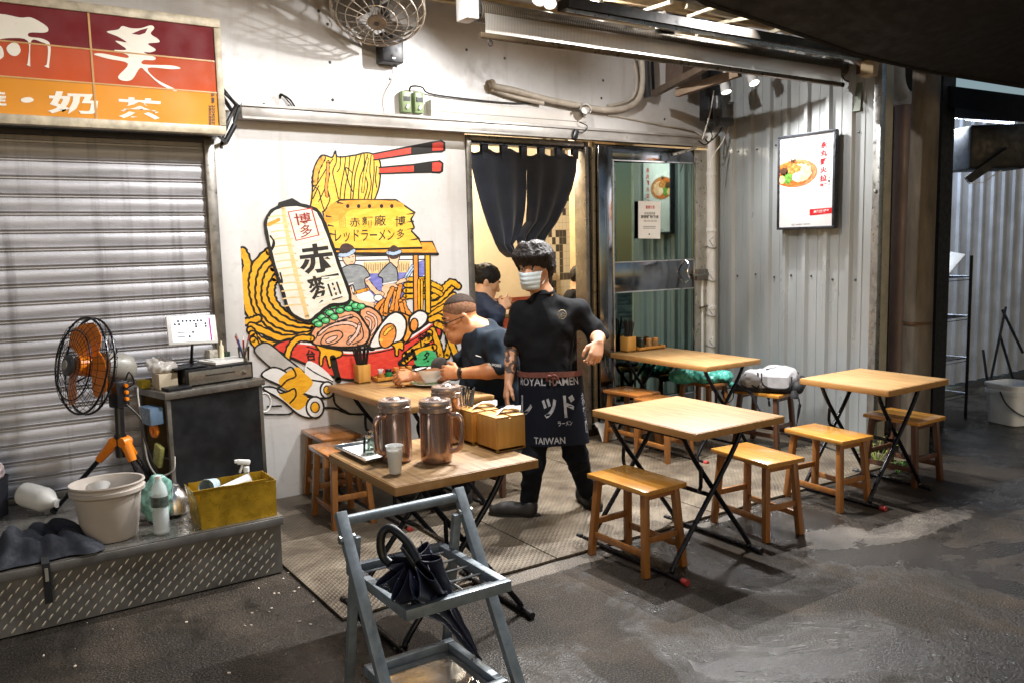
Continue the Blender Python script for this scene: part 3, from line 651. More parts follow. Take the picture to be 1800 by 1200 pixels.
b = MB(); hp = [c+rz @ V((-.185, -.02+.0, .3)), c+rz @ V((-.19, -.1, .19)), c+rz @ V((-.1, -.2, .1)), c+rz @ V((.08, -.21, .12)), c+rz @ V((.19, -.1, .29))]
b.tube(crom(hp, 6), .007, M_BLACKP, 8); b.build('handle', t)
# night tarpaulin canopy, upper right
e = [(1170, -40, 3.3), (1240, 2, 3.25), (1330, 33, 3.2), (1420, 63, 3.15), (1500, 92, 3.1), (1560, 108, 3.1), (1640, 126, 3.1), (1800, 150, 3.0), (2000, 185, 2.9)]
b = MB(); g = []
E_ = [FY(x, y, Y) for x, y, Y in e]
for k in range(6):
    f = k/5; g.append([p+V((.05*f, -2.6*f, (.62+.1*math.sin(i*1.3))*f+.06*math.sin(f*PI)*math.sin(i))) for i, p in enumerate(E_)])
b.sheet(g, M_TARP, .012)
b.sheet([[p+V((0, .0, 0)) for p in E_], [p+V((0, .014, -.012-.006*math.sin(i*2))) for i, p in enumerate(E_)]], M_TARP, .006)
tag(b.build('tarpaulin_canopy'), 'black tarpaulin canopy sagging over the upper right corner', 'canopy')
# ---------------------------------------------------------------- mural, painted on the wall panel
MUR = thing('wall_mural', 'painted mural of paper lantern, ramen bowl and noodle stall on the white wall', 'mural', (2.4, YF, 1.3))
LAY = [0]
def mp(x, y, z5=True):       # mural trace coordinates -> wall
    return FY(400+x/4, 220+y/4, YF-.0012-LAY[0])
def nxt(): LAY[0] += .00002
def cp(pts, n=5, closed=True): return [(p.x, p.y) for p in crom([V((x, y, 0)) for x, y in pts], n, closed)]
def fill(b, pts, m, smooth=True, n=5):
    nxt(); q = cp(pts, n) if smooth else pts; b.poly([mp(x, y) for x, y in q], m)
def ribbon(b, pts, w, m, closed=False, taper=False):
    nxt(); L = len(pts); ls = []; rs = []
    for i in range(L):
        a = pts[(i-1) % L] if closed or i else pts[0]; c = pts[(i+1) % L] if closed or i < L-1 else pts[-1]
        dx, dy = c[0]-a[0], c[1]-a[1]; d = math.hypot(dx, dy) or 1; ww = w*(1+.12*math.sin(i*1.9+w))/2
        if taper: ww *= (1-.75*i/(L-1))
        nx, ny = -dy/d*ww, dx/d*ww; ls.append((pts[i][0]+nx, pts[i][1]+ny)); rs.append((pts[i][0]-nx, pts[i][1]-ny))
    vs = [mp(*p) for p in ls]+[mp(*p) for p in rs]; fs = [(i, (i+1) % L, L+(i+1) % L, L+i) for i in range(L if closed else L-1)]
    b.add(vs, fs, m)
    if not closed and not taper:
        for p in (pts[0], pts[-1]): b.poly([mp(p[0]+w/2*math.cos(2*PI*k/12), p[1]+w/2*math.sin(2*PI*k/12)) for k in range(12)], m)
def stroke(b, pts, w, m, closed=False, n=6, smooth=True, taper=False): ribbon(b, cp(pts, n, closed) if smooth else pts, w, m, closed, taper)
def noodle(b, pts, w, m, o=16):
    q = cp(pts, 7, False); ribbon(b, q, w+2*o, M_INK); ribbon(b, q, w, m)
def shape(b, pts, m, o=16, smooth=True):
    fill(b, pts, m, smooth); stroke(b, pts, o, M_INK, True, 5, smooth)
def wash(name, c1, c2, sc=16):     # brushed wall paint
    t = NT(name); v = t.coord((1, 1, 3)); f = t.noise(v, sc, 5, .6); t.set(Base_Color=t.ramp(f, [(.35, lin(c1)), (.65, lin(c2))]), Roughness=.5); return t.mat
mY = wash('noodle_yellow', '#dd9a12', '#eeb02a'); mYL = wash('noodle_pale_yellow', '#e2ae35', '#efc75a'); mO = wash('noodle_orange', '#d9802c', '#e59748'); mOR = wash('board_orange', '#e08a22', '#eda544')
mBD = wash('board_yellow', '#e3aa2c', '#f0c454', 9); mRed = wash('bowl_red', '#cb3226', '#dd4a38'); mPork = wash('pork_pink', '#d38d63', '#e2a983'); mPorkL = wash('pork_light', '#e3b09a', '#ebc4b2'); mGr = wash('scallion_green', '#2f9d57', '#54bd78'); mGrL = wash('scallion_light', '#7cc98c', '#9ddba8')
mWh = wash('paint_white', '#dcd8d4', '#e6e3df'); mPaper = wash('lantern_paper', '#d8cdbb', '#e6dfd1', 7); mTan = wash('lantern_tan', '#dfb679', '#e8c793'); mBl = wash('paint_violet_blue', '#5d5fa8', '#8587c4'); mGy = wash('shirt_grey', '#777b7e', '#989c9e'); mSk = wash('painted_skin', '#e0ad86', '#ebc3a2'); mHair = wash('painted_hair', '#3a2a26', '#4d3a35'); mBand = wash('headband_blue', '#9fb4cf', '#b7c8dd'); mTx = wash('painted_ink', '#1c1915', '#2e2a25', 40)
# noodles lifted by chopsticks
b = MB()
fill(b, [(595, 420), (612, 300), (662, 218), (740, 225), (760, 185), (780, 225), (900, 212), (955, 198), (1012, 205), (1066, 250), (1072, 330), (1062, 440), (1030, 530), (900, 560), (690, 620), (585, 575)], mYL)
for k, pts in enumerate([[(672, 225), (622, 330), (604, 420)], [(710, 250), (700, 330), (690, 430), (640, 540)], [(760, 195), (765, 260), (740, 330), (760, 430), (780, 520)], [(770, 330), (790, 300), (795, 220)], [(830, 225), (820, 320), (800, 420), (790, 520)], [(860, 225), (850, 330), (830, 430), (820, 520)], [(905, 215), (880, 330), (870, 430), (865, 525)], [(940, 205), (900, 340), (890, 430), (880, 525)], [(960, 205), (960, 290), (930, 380), (920, 525)], [(985, 210), (960, 320), (985, 420), (960, 525)], [(1010, 215), (1000, 320), (1010, 420), (985, 525)], [(1030, 260), (1030, 340), (1020, 440), (1010, 525)], [(600, 430), (640, 460), (660, 540), (680, 600)], [(720, 340), (700, 440), (720, 520), (690, 590)], [(640, 430), (600, 520)], [(740, 240), (700, 300), (640, 400), (600, 470)], [(880, 340), (830, 300), (850, 400), (880, 470)], [(1050, 290), (1040, 380), (1050, 440)]]):
    stroke(b, pts, 8, M_INK, False, 5)
noodle(b, [(668, 232), (625, 320), (612, 405)], 34, mOR, 8); noodle(b, [(706, 262), (704, 340), (694, 440), (700, 500)], 16, mO, 5); noodle(b, [(985, 240), (965, 340), (950, 470)], 12, mYL, 5)
stroke(b, [(595, 430), (610, 300), (665, 215), (735, 228), (758, 183), (778, 225), (900, 212), (955, 198), (1014, 203), (1070, 255), (1075, 330), (1064, 440), (1030, 535)], 11, M_INK); stroke(b, [(597, 430), (592, 520), (580, 580)], 11, M_INK)
b.build('lifted_noodles', MUR)
b = MB()
for a, c, e_, f in (([(1020, 205), (1290, 155), (1290, 207), (1028, 247)], [(1290, 152), (1440, 120), (1440, 192), (1290, 207)], [(1440, 122), (1500, 112), (1524, 125), (1524, 178), (1505, 187), (1440, 190)], 0), ([(1066, 300), (1310, 280), (1310, 334), (1066, 343)], [(1310, 280), (1440, 260), (1440, 332), (1310, 336)], [(1440, 260), (1490, 255), (1512, 270), (1508, 325), (1490, 335), (1440, 333)], 1)):
    fill(b, a, mRed, False); fill(b, c, M_INK, False); fill(b, e_, mRed, False); stroke(b, [a[0], c[0], e_[0], e_[1]], 12, M_INK, False, 1, False); stroke(b, [a[3], a[2], c[2], e_[5]], 12, M_INK, False, 1, False); stroke(b, e_[1:5]+[e_[5]], 16, M_INK, False, 1, False)
b.build('chopsticks', MUR)
# noodles behind and left of the lantern
b = MB()
noodle(b, [(600, 1400), (470, 1375), (370, 1310), (310, 1220), (305, 1130), (330, 1080)], 44, mY); noodle(b, [(600, 1430), (470, 1410), (330, 1330), (255, 1220), (260, 1110), (320, 1010)], 44, mY)
noodle(b, [(600, 1460), (430, 1440), (300, 1370), (215, 1250), (210, 1130), (240, 1020), (315, 935)], 46, mY); noodle(b, [(600, 1490), (420, 1480), (270, 1410), (180, 1280), (165, 1140), (195, 1000), (290, 895)], 46, mY)
noodle(b, [(560, 1520), (400, 1510), (260, 1440), (165, 1330), (125, 1200), (118, 1080), (138, 980), (105, 890)], 46, mY)
noodle(b, [(100, 1385), (160, 1380), (215, 1360)], 36, mY)
for pts in ([(165, 1410), (260, 1450), (400, 1500), (590, 1470)], [(160, 1440), (230, 1510), (340, 1545), (470, 1520), (590, 1490)], [(175, 1470), (225, 1540), (330, 1585), (450, 1560), (590, 1520)], [(180, 1510), (240, 1590), (300, 1600)]): noodle(b, pts, 36, mY, 13)
b.build('left_noodles', MUR)
# stall behind: posts, curtain, right noodles
b = MB()
fill(b, [(760, 905), (1385, 905), (1385, 1090), (1240, 1250), (760, 1260)], mWh, False); fill(b, [(955, 965), (1285, 955), (1285, 1035), (955, 1050)], mTan, False)
for i in range(26): stroke(b, [(965+i*12.3, 972+(i % 3)*5), (966+i*12.3, 1036-(i % 4)*6)], 4, mTx, False, 1, False)
fill(b, [(985, 1045), (1300, 1035), (1250, 1130), (1240, 1240), (960, 1250)], mBl, False); fill(b, [(1345, 962), (1388, 945), (1388, 1050), (1345, 1085)], mBl, False)
for y in (915, 945): stroke(b, [(770, y+10), (1385, y)], 7, M_INK, False, 1, False)
b.build('stall_back', MUR)
b = MB()
for pts in ([(1255, 1085), (1385, 1085)], [(1255, 1125), (1385, 1125)], [(1250, 1165), (1385, 1165)], [(1250, 1205), (1385, 1205)]): noodle(b, pts, 26, mY, 9)
noodle(b, [(1425, 1260), (1490, 1245), (1550, 1170), (1600, 1120)], 30, mY, 12); noodle(b, [(1425, 1310), (1500, 1270), (1590, 1195)], 28, mY, 12); noodle(b, [(1425, 1215), (1480, 1190), (1530, 1140), (1575, 1105), (1622, 1135)], 32, mY, 13)
for y in (1130, 1170): noodle(b, [(1425, y-20), (1480, y+6), (1500, y+20)], 26, mY, 9)
for k in range(4): noodle(b, [(1425, 1345+k*40), (1480, 1300+k*40), (1560, 1260+k*40)], 26, mY, 9)
b.build('right_noodles', MUR)
b = MB()
for x0, x1, m in ((1305, 1340, mO), (1388, 1424, mY)):
    shape(b, [(x0, 905), (x1, 905), (x1+4, 1320), (x0+4, 1320)], m, 10, False)
for x0 in (1345, 1365): noodle(b, [(x0, 1090), (x0+2, 1300)], 12, mY, 6)
shape(b, [(745, 878), (1368, 865), (1340, 822), (1440, 820), (1478, 905), (750, 902)], mOR, 13, False)
stroke(b, [(750, 905), (1478, 908)], 20, mTx, False, 1, False)
shape(b, [(670, 612), (790, 527), (1185, 527), (1318, 618), (1290, 662), (1312, 720), (1292, 745), (1345, 800), (1370, 862), (1000, 872), (745, 872), (715, 770), (690, 690)], mBD, 13, False)
fill(b, [(685, 610), (800, 535), (1170, 535), (1230, 575), (1000, 590), (860, 600), (800, 660), (700, 690)], mOR, True)
for x in (845, 922, 998, 1083, 1155): fill(b, [(x+13*math.cos(a), 571+15*math.sin(a)) for a in [2*PI*k/10 for k in range(10)]], mTx, False)
for p in ((1255, 630), (1255, 685), (1260, 735), (1280, 810)): stroke(b, [(p[0]+55, p[1]-8), p], 12, mTx, False, 3, True, True)
for p in ((770, 545), (690, 640), (705, 705), (720, 765)): stroke(b, [p, (p[0]+45, p[1]+8)], 16, mTx, False, 3, True, True)
b.build('stall_board', MUR)
b = MB()
def mtext(b, s, x0, y0, x1, y1, x2, y2, x3, y3, m, bold=.012):
    nxt(); text_on(b, s, quadfn(mp(x0, y0), mp(x1, y1), mp(x2, y2), mp(x3, y3)), m, bold)
mtext(b, '赤', 858, 650, 932, 650, 932, 715, 858, 718, mTx); mtext(b, '麵', 945, 645, 1020, 640, 1022, 720, 945, 722, mTx); mtext(b, '廠', 1032, 635, 1112, 632, 1115, 708, 1032, 712, mTx)
mtext(b, '博', 1178, 640, 1252, 640, 1250, 712, 1178, 716, mTx); mtext(b, '多', 1188, 732, 1245, 728, 1242, 800, 1192, 805, mTx)
mtext(b, 'レッドラーメン', 752, 735, 1175, 735, 1172, 815, 756, 825, mTx)
stroke(b, [(785, 645), (825, 640), (830, 720), (792, 725)], 6, mO, True, 1, False); mtext(b, '博多', 792, 655, 820, 652, 824, 712, 796, 716, mO, 0)
b.build('stall_lettering', MUR)
# two painted cooks
b = MB()
shape(b, [(1130, 910), (1210, 905), (1200, 960), (1195, 1000), (1150, 1000), (1138, 950)], mSk, 6); fill(b, [(1118, 895), (1165, 845), (1215, 880), (1205, 930), (1160, 945), (1130, 925)], mHair)
noodle(b, [(1128, 898), (1170, 905), (1212, 890)], 22, mBand, 4)
shape(b, [(1060, 1055), (1135, 972), (1165, 985), (1192, 1020), (1195, 1105), (1160, 1125), (1095, 1135), (1090, 1080)], mGy, 8); stroke(b, [(1090, 1120), (1190, 1100)], 8, mWh)
noodle(b, [(1190, 1130), (1215, 1100), (1262, 1085)], 24, mSk, 4); noodle(b, [(1252, 1070), (1300, 990)], 16, mBand, 4); noodle(b, [(1265, 1070), (1306, 1010)], 10, mBand, 4); fill(b, [(1090, 1135), (1180, 1120), (1150, 1200), (1100, 1210)], mSk)
shape(b, [(812, 925), (888, 905), (898, 960), (870, 985), (830, 980)], mSk, 6); fill(b, [(785, 890), (800, 845), (840, 832), (885, 855), (895, 900), (830, 920), (800, 930)], mHair); noodle(b, [(792, 915), (845, 912), (888, 885)], 24, mBand, 4)
stroke(b, [(850, 935), (862, 932)], 5, mTx, False, 2); stroke(b, [(876, 928), (886, 925)], 5, mTx, False, 2); stroke(b, [(865, 965), (880, 962)], 4, mTx, False, 2)
noodle(b, [(975, 1090), (1040, 1170), (1085, 1190)], 30, mSk, 5); noodle(b, [(850, 1135), (885, 1215), (1040, 1270)], 32, mSk, 5)
fill(b, [(905, 1170), (990, 1165), (1040, 1240), (930, 1230)], mWh)
shape(b, [(795, 1020), (850, 985), (905, 982), (960, 1000), (1000, 1060), (965, 1085), (970, 1160), (905, 1180), (880, 1125), (838, 1140), (815, 1080)], mGy, 8); noodle(b, [(902, 1178), (985, 1155)], 20, mOR, 4); stroke(b, [(845, 1125), (885, 1110)], 7, mWh); stroke(b, [(975, 1090), (1005, 1070)], 7, mWh)
fill(b, [(1060+32*math.cos(a), 1215+24*math.sin(a)) for a in [2*PI*k/14 for k in range(14)]], mWh, False); stroke(b, [(1060+32*math.cos(a), 1215+24*math.sin(a)) for a in [2*PI*k/14 for k in range(14)]], 6, M_INK, True, 1, False)
b.build('painted_cooks', MUR)
b = MB()
for pts in ([(1185, 1160), (1175, 1230), (1150, 1310)], [(1215, 1130), (1195, 1230), (1185, 1320)], [(1100, 1235), (1060, 1270), (1040, 1310)], [(1130, 1235), (1095, 1280), (1080, 1330)], [(1160, 1150), (1120, 1250), (1110, 1330)], [(1235, 1225), (1250, 1290), (1290, 1340)], [(1215, 1240), (1230, 1300), (1240, 1350)]): noodle(b, pts, 26, mO, 7)
b.build('ladled_noodles', MUR)
# red bowl and dripping broth
b = MB()
shape(b, [(320, 1560), (430, 1505), (560, 1520), (720, 1560), (900, 1580), (1160, 1540), (1300, 1470), (1468, 1355), (1505, 1420), (1480, 1520), (1330, 1680), (1150, 1740), (900, 1790), (720, 1760), (600, 1700), (440, 1630)], mRed, 18)
stroke(b, [(500, 1530), (620, 1545), (720, 1580), (900, 1596), (1150, 1556), (1300, 1485), (1462, 1372)], 14, mWh); stroke(b, [(560, 1556), (720, 1602), (900, 1616), (1150, 1575), (1310, 1505), (1470, 1400)], 9, M_INK)
b.build('ramen_bowl', MUR)
b = MB()
for pts in ([(1430, 1370), (1490, 1350), (1545, 1410), (1600, 1500)], [(1470, 1400), (1540, 1440), (1560, 1540), (1540, 1620)], [(1440, 1440), (1480, 1540), (1500, 1620)], [(1560, 1500), (1600, 1600), (1620, 1680)], [(1420, 1460), (1400, 1520)], [(1250, 1620), (1330, 1560), (1420, 1500)], [(1240, 1660), (1320, 1600), (1450, 1560)]): noodle(b, pts, 34, mY, 11)
b.build('overflowing_noodles', MUR)
b = MB()
pk = [(585, 1470), (640, 1395), (800, 1312), (900, 1312), (960, 1380), (1000, 1460), (970, 1535), (870, 1560), (700, 1555), (600, 1535)]
shape(b, [(930, 1310), (1000, 1280), (1075, 1335), (1085, 1400), (1045, 1460), (1040, 1560), (1000, 1575), (960, 1500)], mPork, 14); 
for pts in ([(985, 1320), (1035, 1350), (1045, 1410), (1010, 1470)], [(975, 1355), (1005, 1380), (1000, 1440)]): noodle(b, pts, 12, mPorkL, 6)
shape(b, pk, mPork, 16)
for pts in ([(640, 1470), (720, 1410), (830, 1390), (900, 1410), (920, 1460), (860, 1500)], [(770, 1375), (870, 1345)], [(930, 1400), (905, 1470), (850, 1530)]): noodle(b, pts, 18, mPorkL, 7)
stroke(b, [(620, 1500), (660, 1440), (780, 1380), (900, 1350), (945, 1420), (950, 1500), (880, 1540)], 8, M_INK); shape(b, [(655, 1530), (690, 1470), (780, 1445), (810, 1480), (760, 1530), (690, 1545)], mPork, 9); shape(b, [(690, 1515), (720, 1490), (770, 1480), (760, 1505), (710, 1530)], mPorkL, 7)
b.build('pork_slices', MUR)
b = MB()
for i, (x, y) in enumerate([(680, 1300), (740, 1270), (800, 1262), (858, 1250), (660, 1350), (720, 1320), (790, 1305), (850, 1290), (910, 1290), (690, 1375), (750, 1350), (620, 1380), (900, 1270), (940, 1275), (640, 1400)]):
    q = [(x+30*math.cos(a), y+22*math.sin(a)) for a in [2*PI*k/12 for k in range(12)]]; fill(b, q, mGr, False); stroke(b, q, 7, M_INK, True, 1, False); fill(b, [(x+14*math.cos(a)+5, y+9*math.sin(a)-4) for a in [2*PI*k/9 for k in range(9)]], mGrL, False)
b.build('scallions', MUR)
def egg(b, pts, yc, yr, rot):
    shape(b, pts, mWh, 15); q = [(yc[0]+yr[0]*math.cos(a)*math.cos(rot)-yr[1]*math.sin(a)*math.sin(rot), yc[1]+yr[0]*math.cos(a)*math.sin(rot)+yr[1]*math.sin(a)*math.cos(rot)) for a in [2*PI*k/18 for k in range(18)]]
    fill(b, q, mO, False); stroke(b, q, 10, M_INK, True, 1, False)
b = MB()
shape(b, [(1190, 1330), (1280, 1345), (1310, 1400), (1290, 1480), (1240, 1520)], mOR, 12); egg(b, [(1278, 1360), (1345, 1305), (1405, 1330), (1395, 1390), (1335, 1440), (1290, 1450)], (1312, 1405), (28, 46), .1)
egg(b, [(1000, 1560), (1040, 1460), (1120, 1350), (1190, 1315), (1250, 1360), (1255, 1440), (1215, 1520), (1100, 1555)], (1125, 1480), (56, 88), .35)
noodle(b, [(1105, 1470), (1130, 1440), (1155, 1425)], 18, mYL, 5); fill(b, [(1080+14*math.cos(a), 1510+14*math.sin(a)) for a in [2*PI*k/10 for k in range(10)]], mYL, False)
b.build('halved_eggs', MUR)
b = MB()
shape(b, [(620, 1545), (700, 1565), (800, 1585), (800, 1620), (760, 1640), (730, 1690), (715, 1700), (700, 1650), (690, 1620), (672, 1640), (668, 1680), (650, 1690), (645, 1640), (650, 1590)], mY, 11); b.build('broth_drip', MUR); b = MB(); shape(b, [(1155, 1540), (1230, 1520), (1235, 1580), (1205, 1570), (1200, 1615), (1180, 1615), (1175, 1565)], mY, 11)
b.build('broth_drip', MUR); b = MB(); noodle(b, [(590, 1500), (500, 1500), (440, 1560), (418, 1640), (410, 1685)], 30, mY, 13)
b.build('hanging_noodle', MUR)
b = MB()
fill(b, [(1390+75*math.cos(a)-20*math.sin(a), 1640+62*math.sin(a)) for a in [2*PI*k/18 for k in range(18)]], mGr, False); stroke(b, [(1300, 1600), (1240, 1640), (1210, 1680), (1330, 1700), (1420, 1700)], 22, M_INK); stroke(b, [(1300, 1580), (1320, 1640)], 26, M_INK, False, 2); stroke(b, [(1255, 1600), (1265, 1640)], 20, M_INK, False, 2)
mtext(b, '多', 1380, 1585, 1430, 1585, 1430, 1700, 1370, 1700, M_INK, .02); mtext(b, '博', 1335, 1470, 1430, 1455, 1432, 1540, 1345, 1560, M_INK, .02)
b.build('green_ball', MUR); b = MB(); stroke(b, [(740, 1635), (760, 1720), (780, 1790)], 44, M_INK, False, 2)
b.build('black_stroke', MUR); b = MB(); mtext(b, '台', 548, 1575, 610, 1575, 625, 1650, 560, 1660, M_INK, .03); mtext(b, '灣', 555, 1680, 640, 1680, 645, 1780, 560, 1785, M_INK, .02)
b.build('bowl_lettering', MUR)
# egg rolls, lower left
b = MB()
shape(b, [(190, 1590), (235, 1535), (300, 1540), (420, 1640), (520, 1720), (560, 1780), (430, 1790), (300, 1700)], P('painted_grey_white', '#b5b0aa', .5), 12)
fill(b, [(560, 1660), (660, 1700), (740, 1800), (560, 1800)], mWh); stroke(b, [(560, 1700), (620, 1740), (740, 1800)], 9, M_INK)
shape(b, [(240, 1760), (300, 1705), (370, 1710), (480, 1770), (660, 1800), (730, 1820), (735, 1900), (640, 1915), (500, 1870), (380, 1830)], mWh, 13); fill(b, [(360, 1790), (480, 1700), (540, 1740), (600, 1810), (520, 1890), (420, 1860)], mY)
shape(b, [(250, 1850), (320, 1840), (480, 1900), (620, 1920), (660, 2000), (600, 2055), (500, 2030), (380, 1930)], mWh, 13); fill(b, [(360, 1880), (500, 1880), (570, 1930), (500, 2000), (420, 1950)], mY)
stroke(b, [(400, 1720), (450, 1700), (480, 1760), (420, 1790), (380, 1830), (350, 1850), (370, 1880), (420, 1870), (470, 1850), (480, 1900), (440, 1950)], 12, M_INK)
for (x, y, rx, ry) in ((700, 1858, 48, 58), (615, 1980, 62, 75)):
    q = [(x+rx*math.cos(a), y+ry*math.sin(a)) for a in [2*PI*k/18 for k in range(18)]]; fill(b, q, mWh, False); stroke(b, q, 13, M_INK, True, 1, False); fill(b, [(x+rx*.5*math.cos(a), y+ry*.5*math.sin(a)) for a in [2*PI*k/14 for k in range(14)]], mY, False); stroke(b, [(x+rx*.5*math.cos(a), y+ry*.5*math.sin(a)) for a in [2*PI*k/14 for k in range(14)]], 9, M_INK, True, 1, False)
stroke(b, [(680, 1985), (760, 1990), (850, 2025), (960, 2030)], 16, M_INK); stroke(b, [(745, 1880), (760, 1960), (850, 2020)], 14, M_INK); stroke(b, [(260, 2030), (420, 2030), (460, 2010)], 12, M_INK); stroke(b, [(280, 1975), (380, 1970)], 12, M_INK)
b.build('egg_rolls', MUR)
# lantern in front
b = MB()
lan = [(268, 720), (285, 640), (335, 588), (460, 560), (600, 585), (655, 640), (720, 800), (790, 1000), (862, 1230), (720, 1270), (640, 1330), (560, 1380), (440, 1315), (385, 1160), (320, 960)]
shape(b, lan, mPaper, 24)
for k in range(13):
    y = 650+k*52; stroke(b, [(290+k*9, y), (360+k*11, y-12), (420+k*12, y-6)], 10, mTan, False, 3)
for k in range(13): stroke(b, [(470+k*14, 700+k*48), (640+k*16, 660+k*46)], 4, mTan, False, 2)
stroke(b, [(392, 585), (412, 720), (480, 1040), (560, 1350)], 30, mTan); stroke(b, [(290, 700), (360, 665)], 26, mOR, False, 3)
fill(b, [(345, 592), (358, 545), (455, 514), (515, 550), (575, 565), (640, 610), (560, 575), (430, 568)], M_INK, False)
for p in (((300, 780), (330, 830), (310, 880), (325, 810)), ((345, 1050), (385, 1110), (370, 1040))): stroke(b, p, 12, M_INK)
b.build('paper_lantern', MUR)
b = MB()
stroke(b, [(426, 612), (590, 586), (642, 774), (482, 812)], 11, M_INKRED, True, 1, False); mtext(b, '博', 460, 625, 580, 612, 595, 695, 480, 710, wash('dark_red_ink', '#7e1d1a', '#9c2a24')); mtext(b, '多', 505, 705, 590, 695, 600, 775, 515, 795, b.mats[-1])
mtext(b, '赤', 482, 850, 735, 820, 765, 1030, 515, 1055, mTx, .028); mtext(b, '麵', 545, 1075, 775, 1030, 835, 1205, 605, 1275, mTx, .012)
b.build('lantern_lettering', MUR)
# ---------------------------------------------------------------- door frame, noren, glass door
t = thing('door_frame', 'dark steel frame of the open doorway behind the navy curtain', 'door frame', (3.88, YF, 0))
b = MB(); b.bx(3.302, 3.345, YF-.02, YF+.13, .0, 2.498, M_DULLSTEEL, .004); b.bx(3.347, 3.36, YF+.02, YF+.11, .05, 2.46, M_BLACKSTEEL); b.build('jamb', t)
b = MB(); b.bx(4.43, 4.465, YF-.02, YF+.13, .1, 2.498, M_DULLSTEEL, .004); b.bx(4.469, 4.50, YF-.005, YF+.13, .1, 2.46, P('dark_bronze', '#2a2622', .35, .6), .003); b.bx(4.504, 4.535, YF-.02, YF+.1, .1, 2.498, P('tarnished_jamb', '#8a7a60', .35, .6, .3), .004); b.build('jamb', t)
b = MB(); b.bx(3.347, 4.428, YF-.015, YF+.12, 2.455, 2.497, M_DULLSTEEL, .003); b.bx(3.347, 4.428, YF+.0, YF+.1, 2.435, 2.452, M_BLACKSTEEL); b.build('head_rail', t)
YN = YF+.03
def N7(zx, zy, Y=YN): return FY(780+zx/4, 220+zy/4, Y)
t = thing('noren_curtain', 'navy blue split curtain hanging by loops in the restaurant doorway', 'curtain', (3.85, YN, 2.38))
b = MB(); b.tube([V((3.36, YN, N7(560, 150).z+.02)), V((4.43, YN, N7(560, 150).z+.012))], .012, M_BAMBOO, 10); b.build('rod', t)
def m_noren():
    t_ = NT('navy_cotton'); v = t_.coord(); w = t_.noise(v, 160, 2); f = t_.noise(v, 5, 4)
    t_.set(Base_Color=t_.ramp(f, [(.3, lin('#171c27')), (.7, lin('#262c3a'))]), Roughness=.9, Sheen_Weight=.3); t_.bump(w, .25, .002); return t_.mat
M_NOREN = m_noren()
def noren(rows, ph, name='curtain_panel'):    # rows: (y, xl, xr) in trace coords
    g = []; nc = 26; q = []
    for i in range(len(rows)-1):
        for k in range(6):
            f = k/6; q.append(tuple(rows[i][j]*(1-f)+rows[i+1][j]*f for j in range(3)))
    q.append(rows[-1])
    for i, (y, xl, xr) in enumerate(q):
        s = i/(len(q)-1); r_ = []
        for c in range(nc+1):
            u = c/nc; p = N7(xl+(xr-xl)*u, y+(14*math.sin(u*PI*5) if i == 0 else 0)-30*s*s*math.sin(u*PI)*0)
            p.y += .022*math.sin(u*PI*5+ph+s*1.5)*(.35+s)+.02*math.sin(u*9+ph*2)*s-.05*s*math.sin(u*PI)
            r_.append(p)
        g.append(r_)
    b = MB(); b.sheet(g, M_NOREN, .003); return b.build(name, t, 70)
noren([(180, 182, 572), (300, 200, 578), (450, 236, 578), (600, 280, 566), (700, 316, 548), (780, 352, 520), (840, 378, 478), (885, 405, 490), (915, 440, 500), (930, 465, 490)], .3)
noren([(205, 572, 935), (330, 588, 925), (450, 588, 895), (560, 590, 850), (680, 582, 790), (730, 545, 755), (790, 510, 712), (840, 520, 690), (870, 560, 660)], 1.7)
for x in (283, 420, 557, 683, 805, 920):
    b = MB(); p = N7(x, 140+(x-283)*.06); z0 = N7(x, 215).z
    b.sheet([[V((p.x-.028, YN+.016, z0)), V((p.x+.028, YN+.016, z0))], [V((p.x-.028, YN+.018, p.z)), V((p.x+.028, YN+.018, p.z))], [V((p.x-.028, YN, p.z+.018)), V((p.x+.028, YN, p.z+.018))], [V((p.x-.028, YN-.017, p.z)), V((p.x+.028, YN-.017, p.z))], [V((p.x-.028, YN-.012, z0-.03)), V((p.x+.028, YN-.012, z0-.03))]], M_NOREN, .002); b.build('loop', t)
# glass door leaf
YD = YF-.02
t = thing('glass_door', 'steel-framed green glass door standing open right of the curtain', 'door', (5.15, YD, .1))
def greenglass():
    t_ = NT('green_tinted_glass'); tr = t_.n('BsdfTransparent'); tr.inputs[0].default_value = (.12, .3, .22, 1); gl = t_.n('BsdfGlossy'); gl.inputs['Roughness'].default_value = .03; gl.inputs[0].default_value = (.72, .93, .84, 1)
    mx = t_.n('MixShader'); mx.inputs[0].default_value = .3; t_.L(tr.outputs[0], mx.inputs[1]); t_.L(gl.outputs[0], mx.inputs[2]); t_.L(mx.outputs[0], t_.out.inputs[0]); return t_.mat
gx0, gx1, gx2, gx3 = 4.545, 4.692, 5.60, 5.79
b = MB(); b.bx(gx0, gx1, YD-.03, YD+.03, .12, 2.47, M_MIRROR, .004); b.bx(gx2, gx3, YD-.03, YD+.03, .12, 2.47, M_ALU, .004)
b.bx(gx1+.001, gx2-.001, YD-.029, YD+.029, 2.355, 2.469, M_MIRROR, .003); b.bx(gx1+.001, gx2-.001, YD-.029, YD+.029, 1.255, 1.5, M_MIRROR, .003); b.bx(gx1+.001, gx2-.001, YD-.029, YD+.029, .12, .3, M_MIRROR, .003)
for x in (gx1, gx2): b.bx(x-.007, x+.007, YD-.037, YD-.0305, .3, 2.36, M_CHROME)
for z in (2.352, 1.505, 1.25, .305): b.bx(gx1+.008, gx2-.008, YD-.036, YD-.0305, z-.006, z+.006, M_CHROME)
b.build('frame', t)
mgg = greenglass()
for z0, z1 in ((1.501, 2.354), (.301, 1.254)):
    b = MB(); b.box(((gx1+gx2)/2, YD, (z0+z1)/2), ((gx2-gx1-.006)/math.cos(R(3)), .006, z1-z0), mgg, M.Rotation(R(-3), 3, 'Z')); b.build('pane', t)
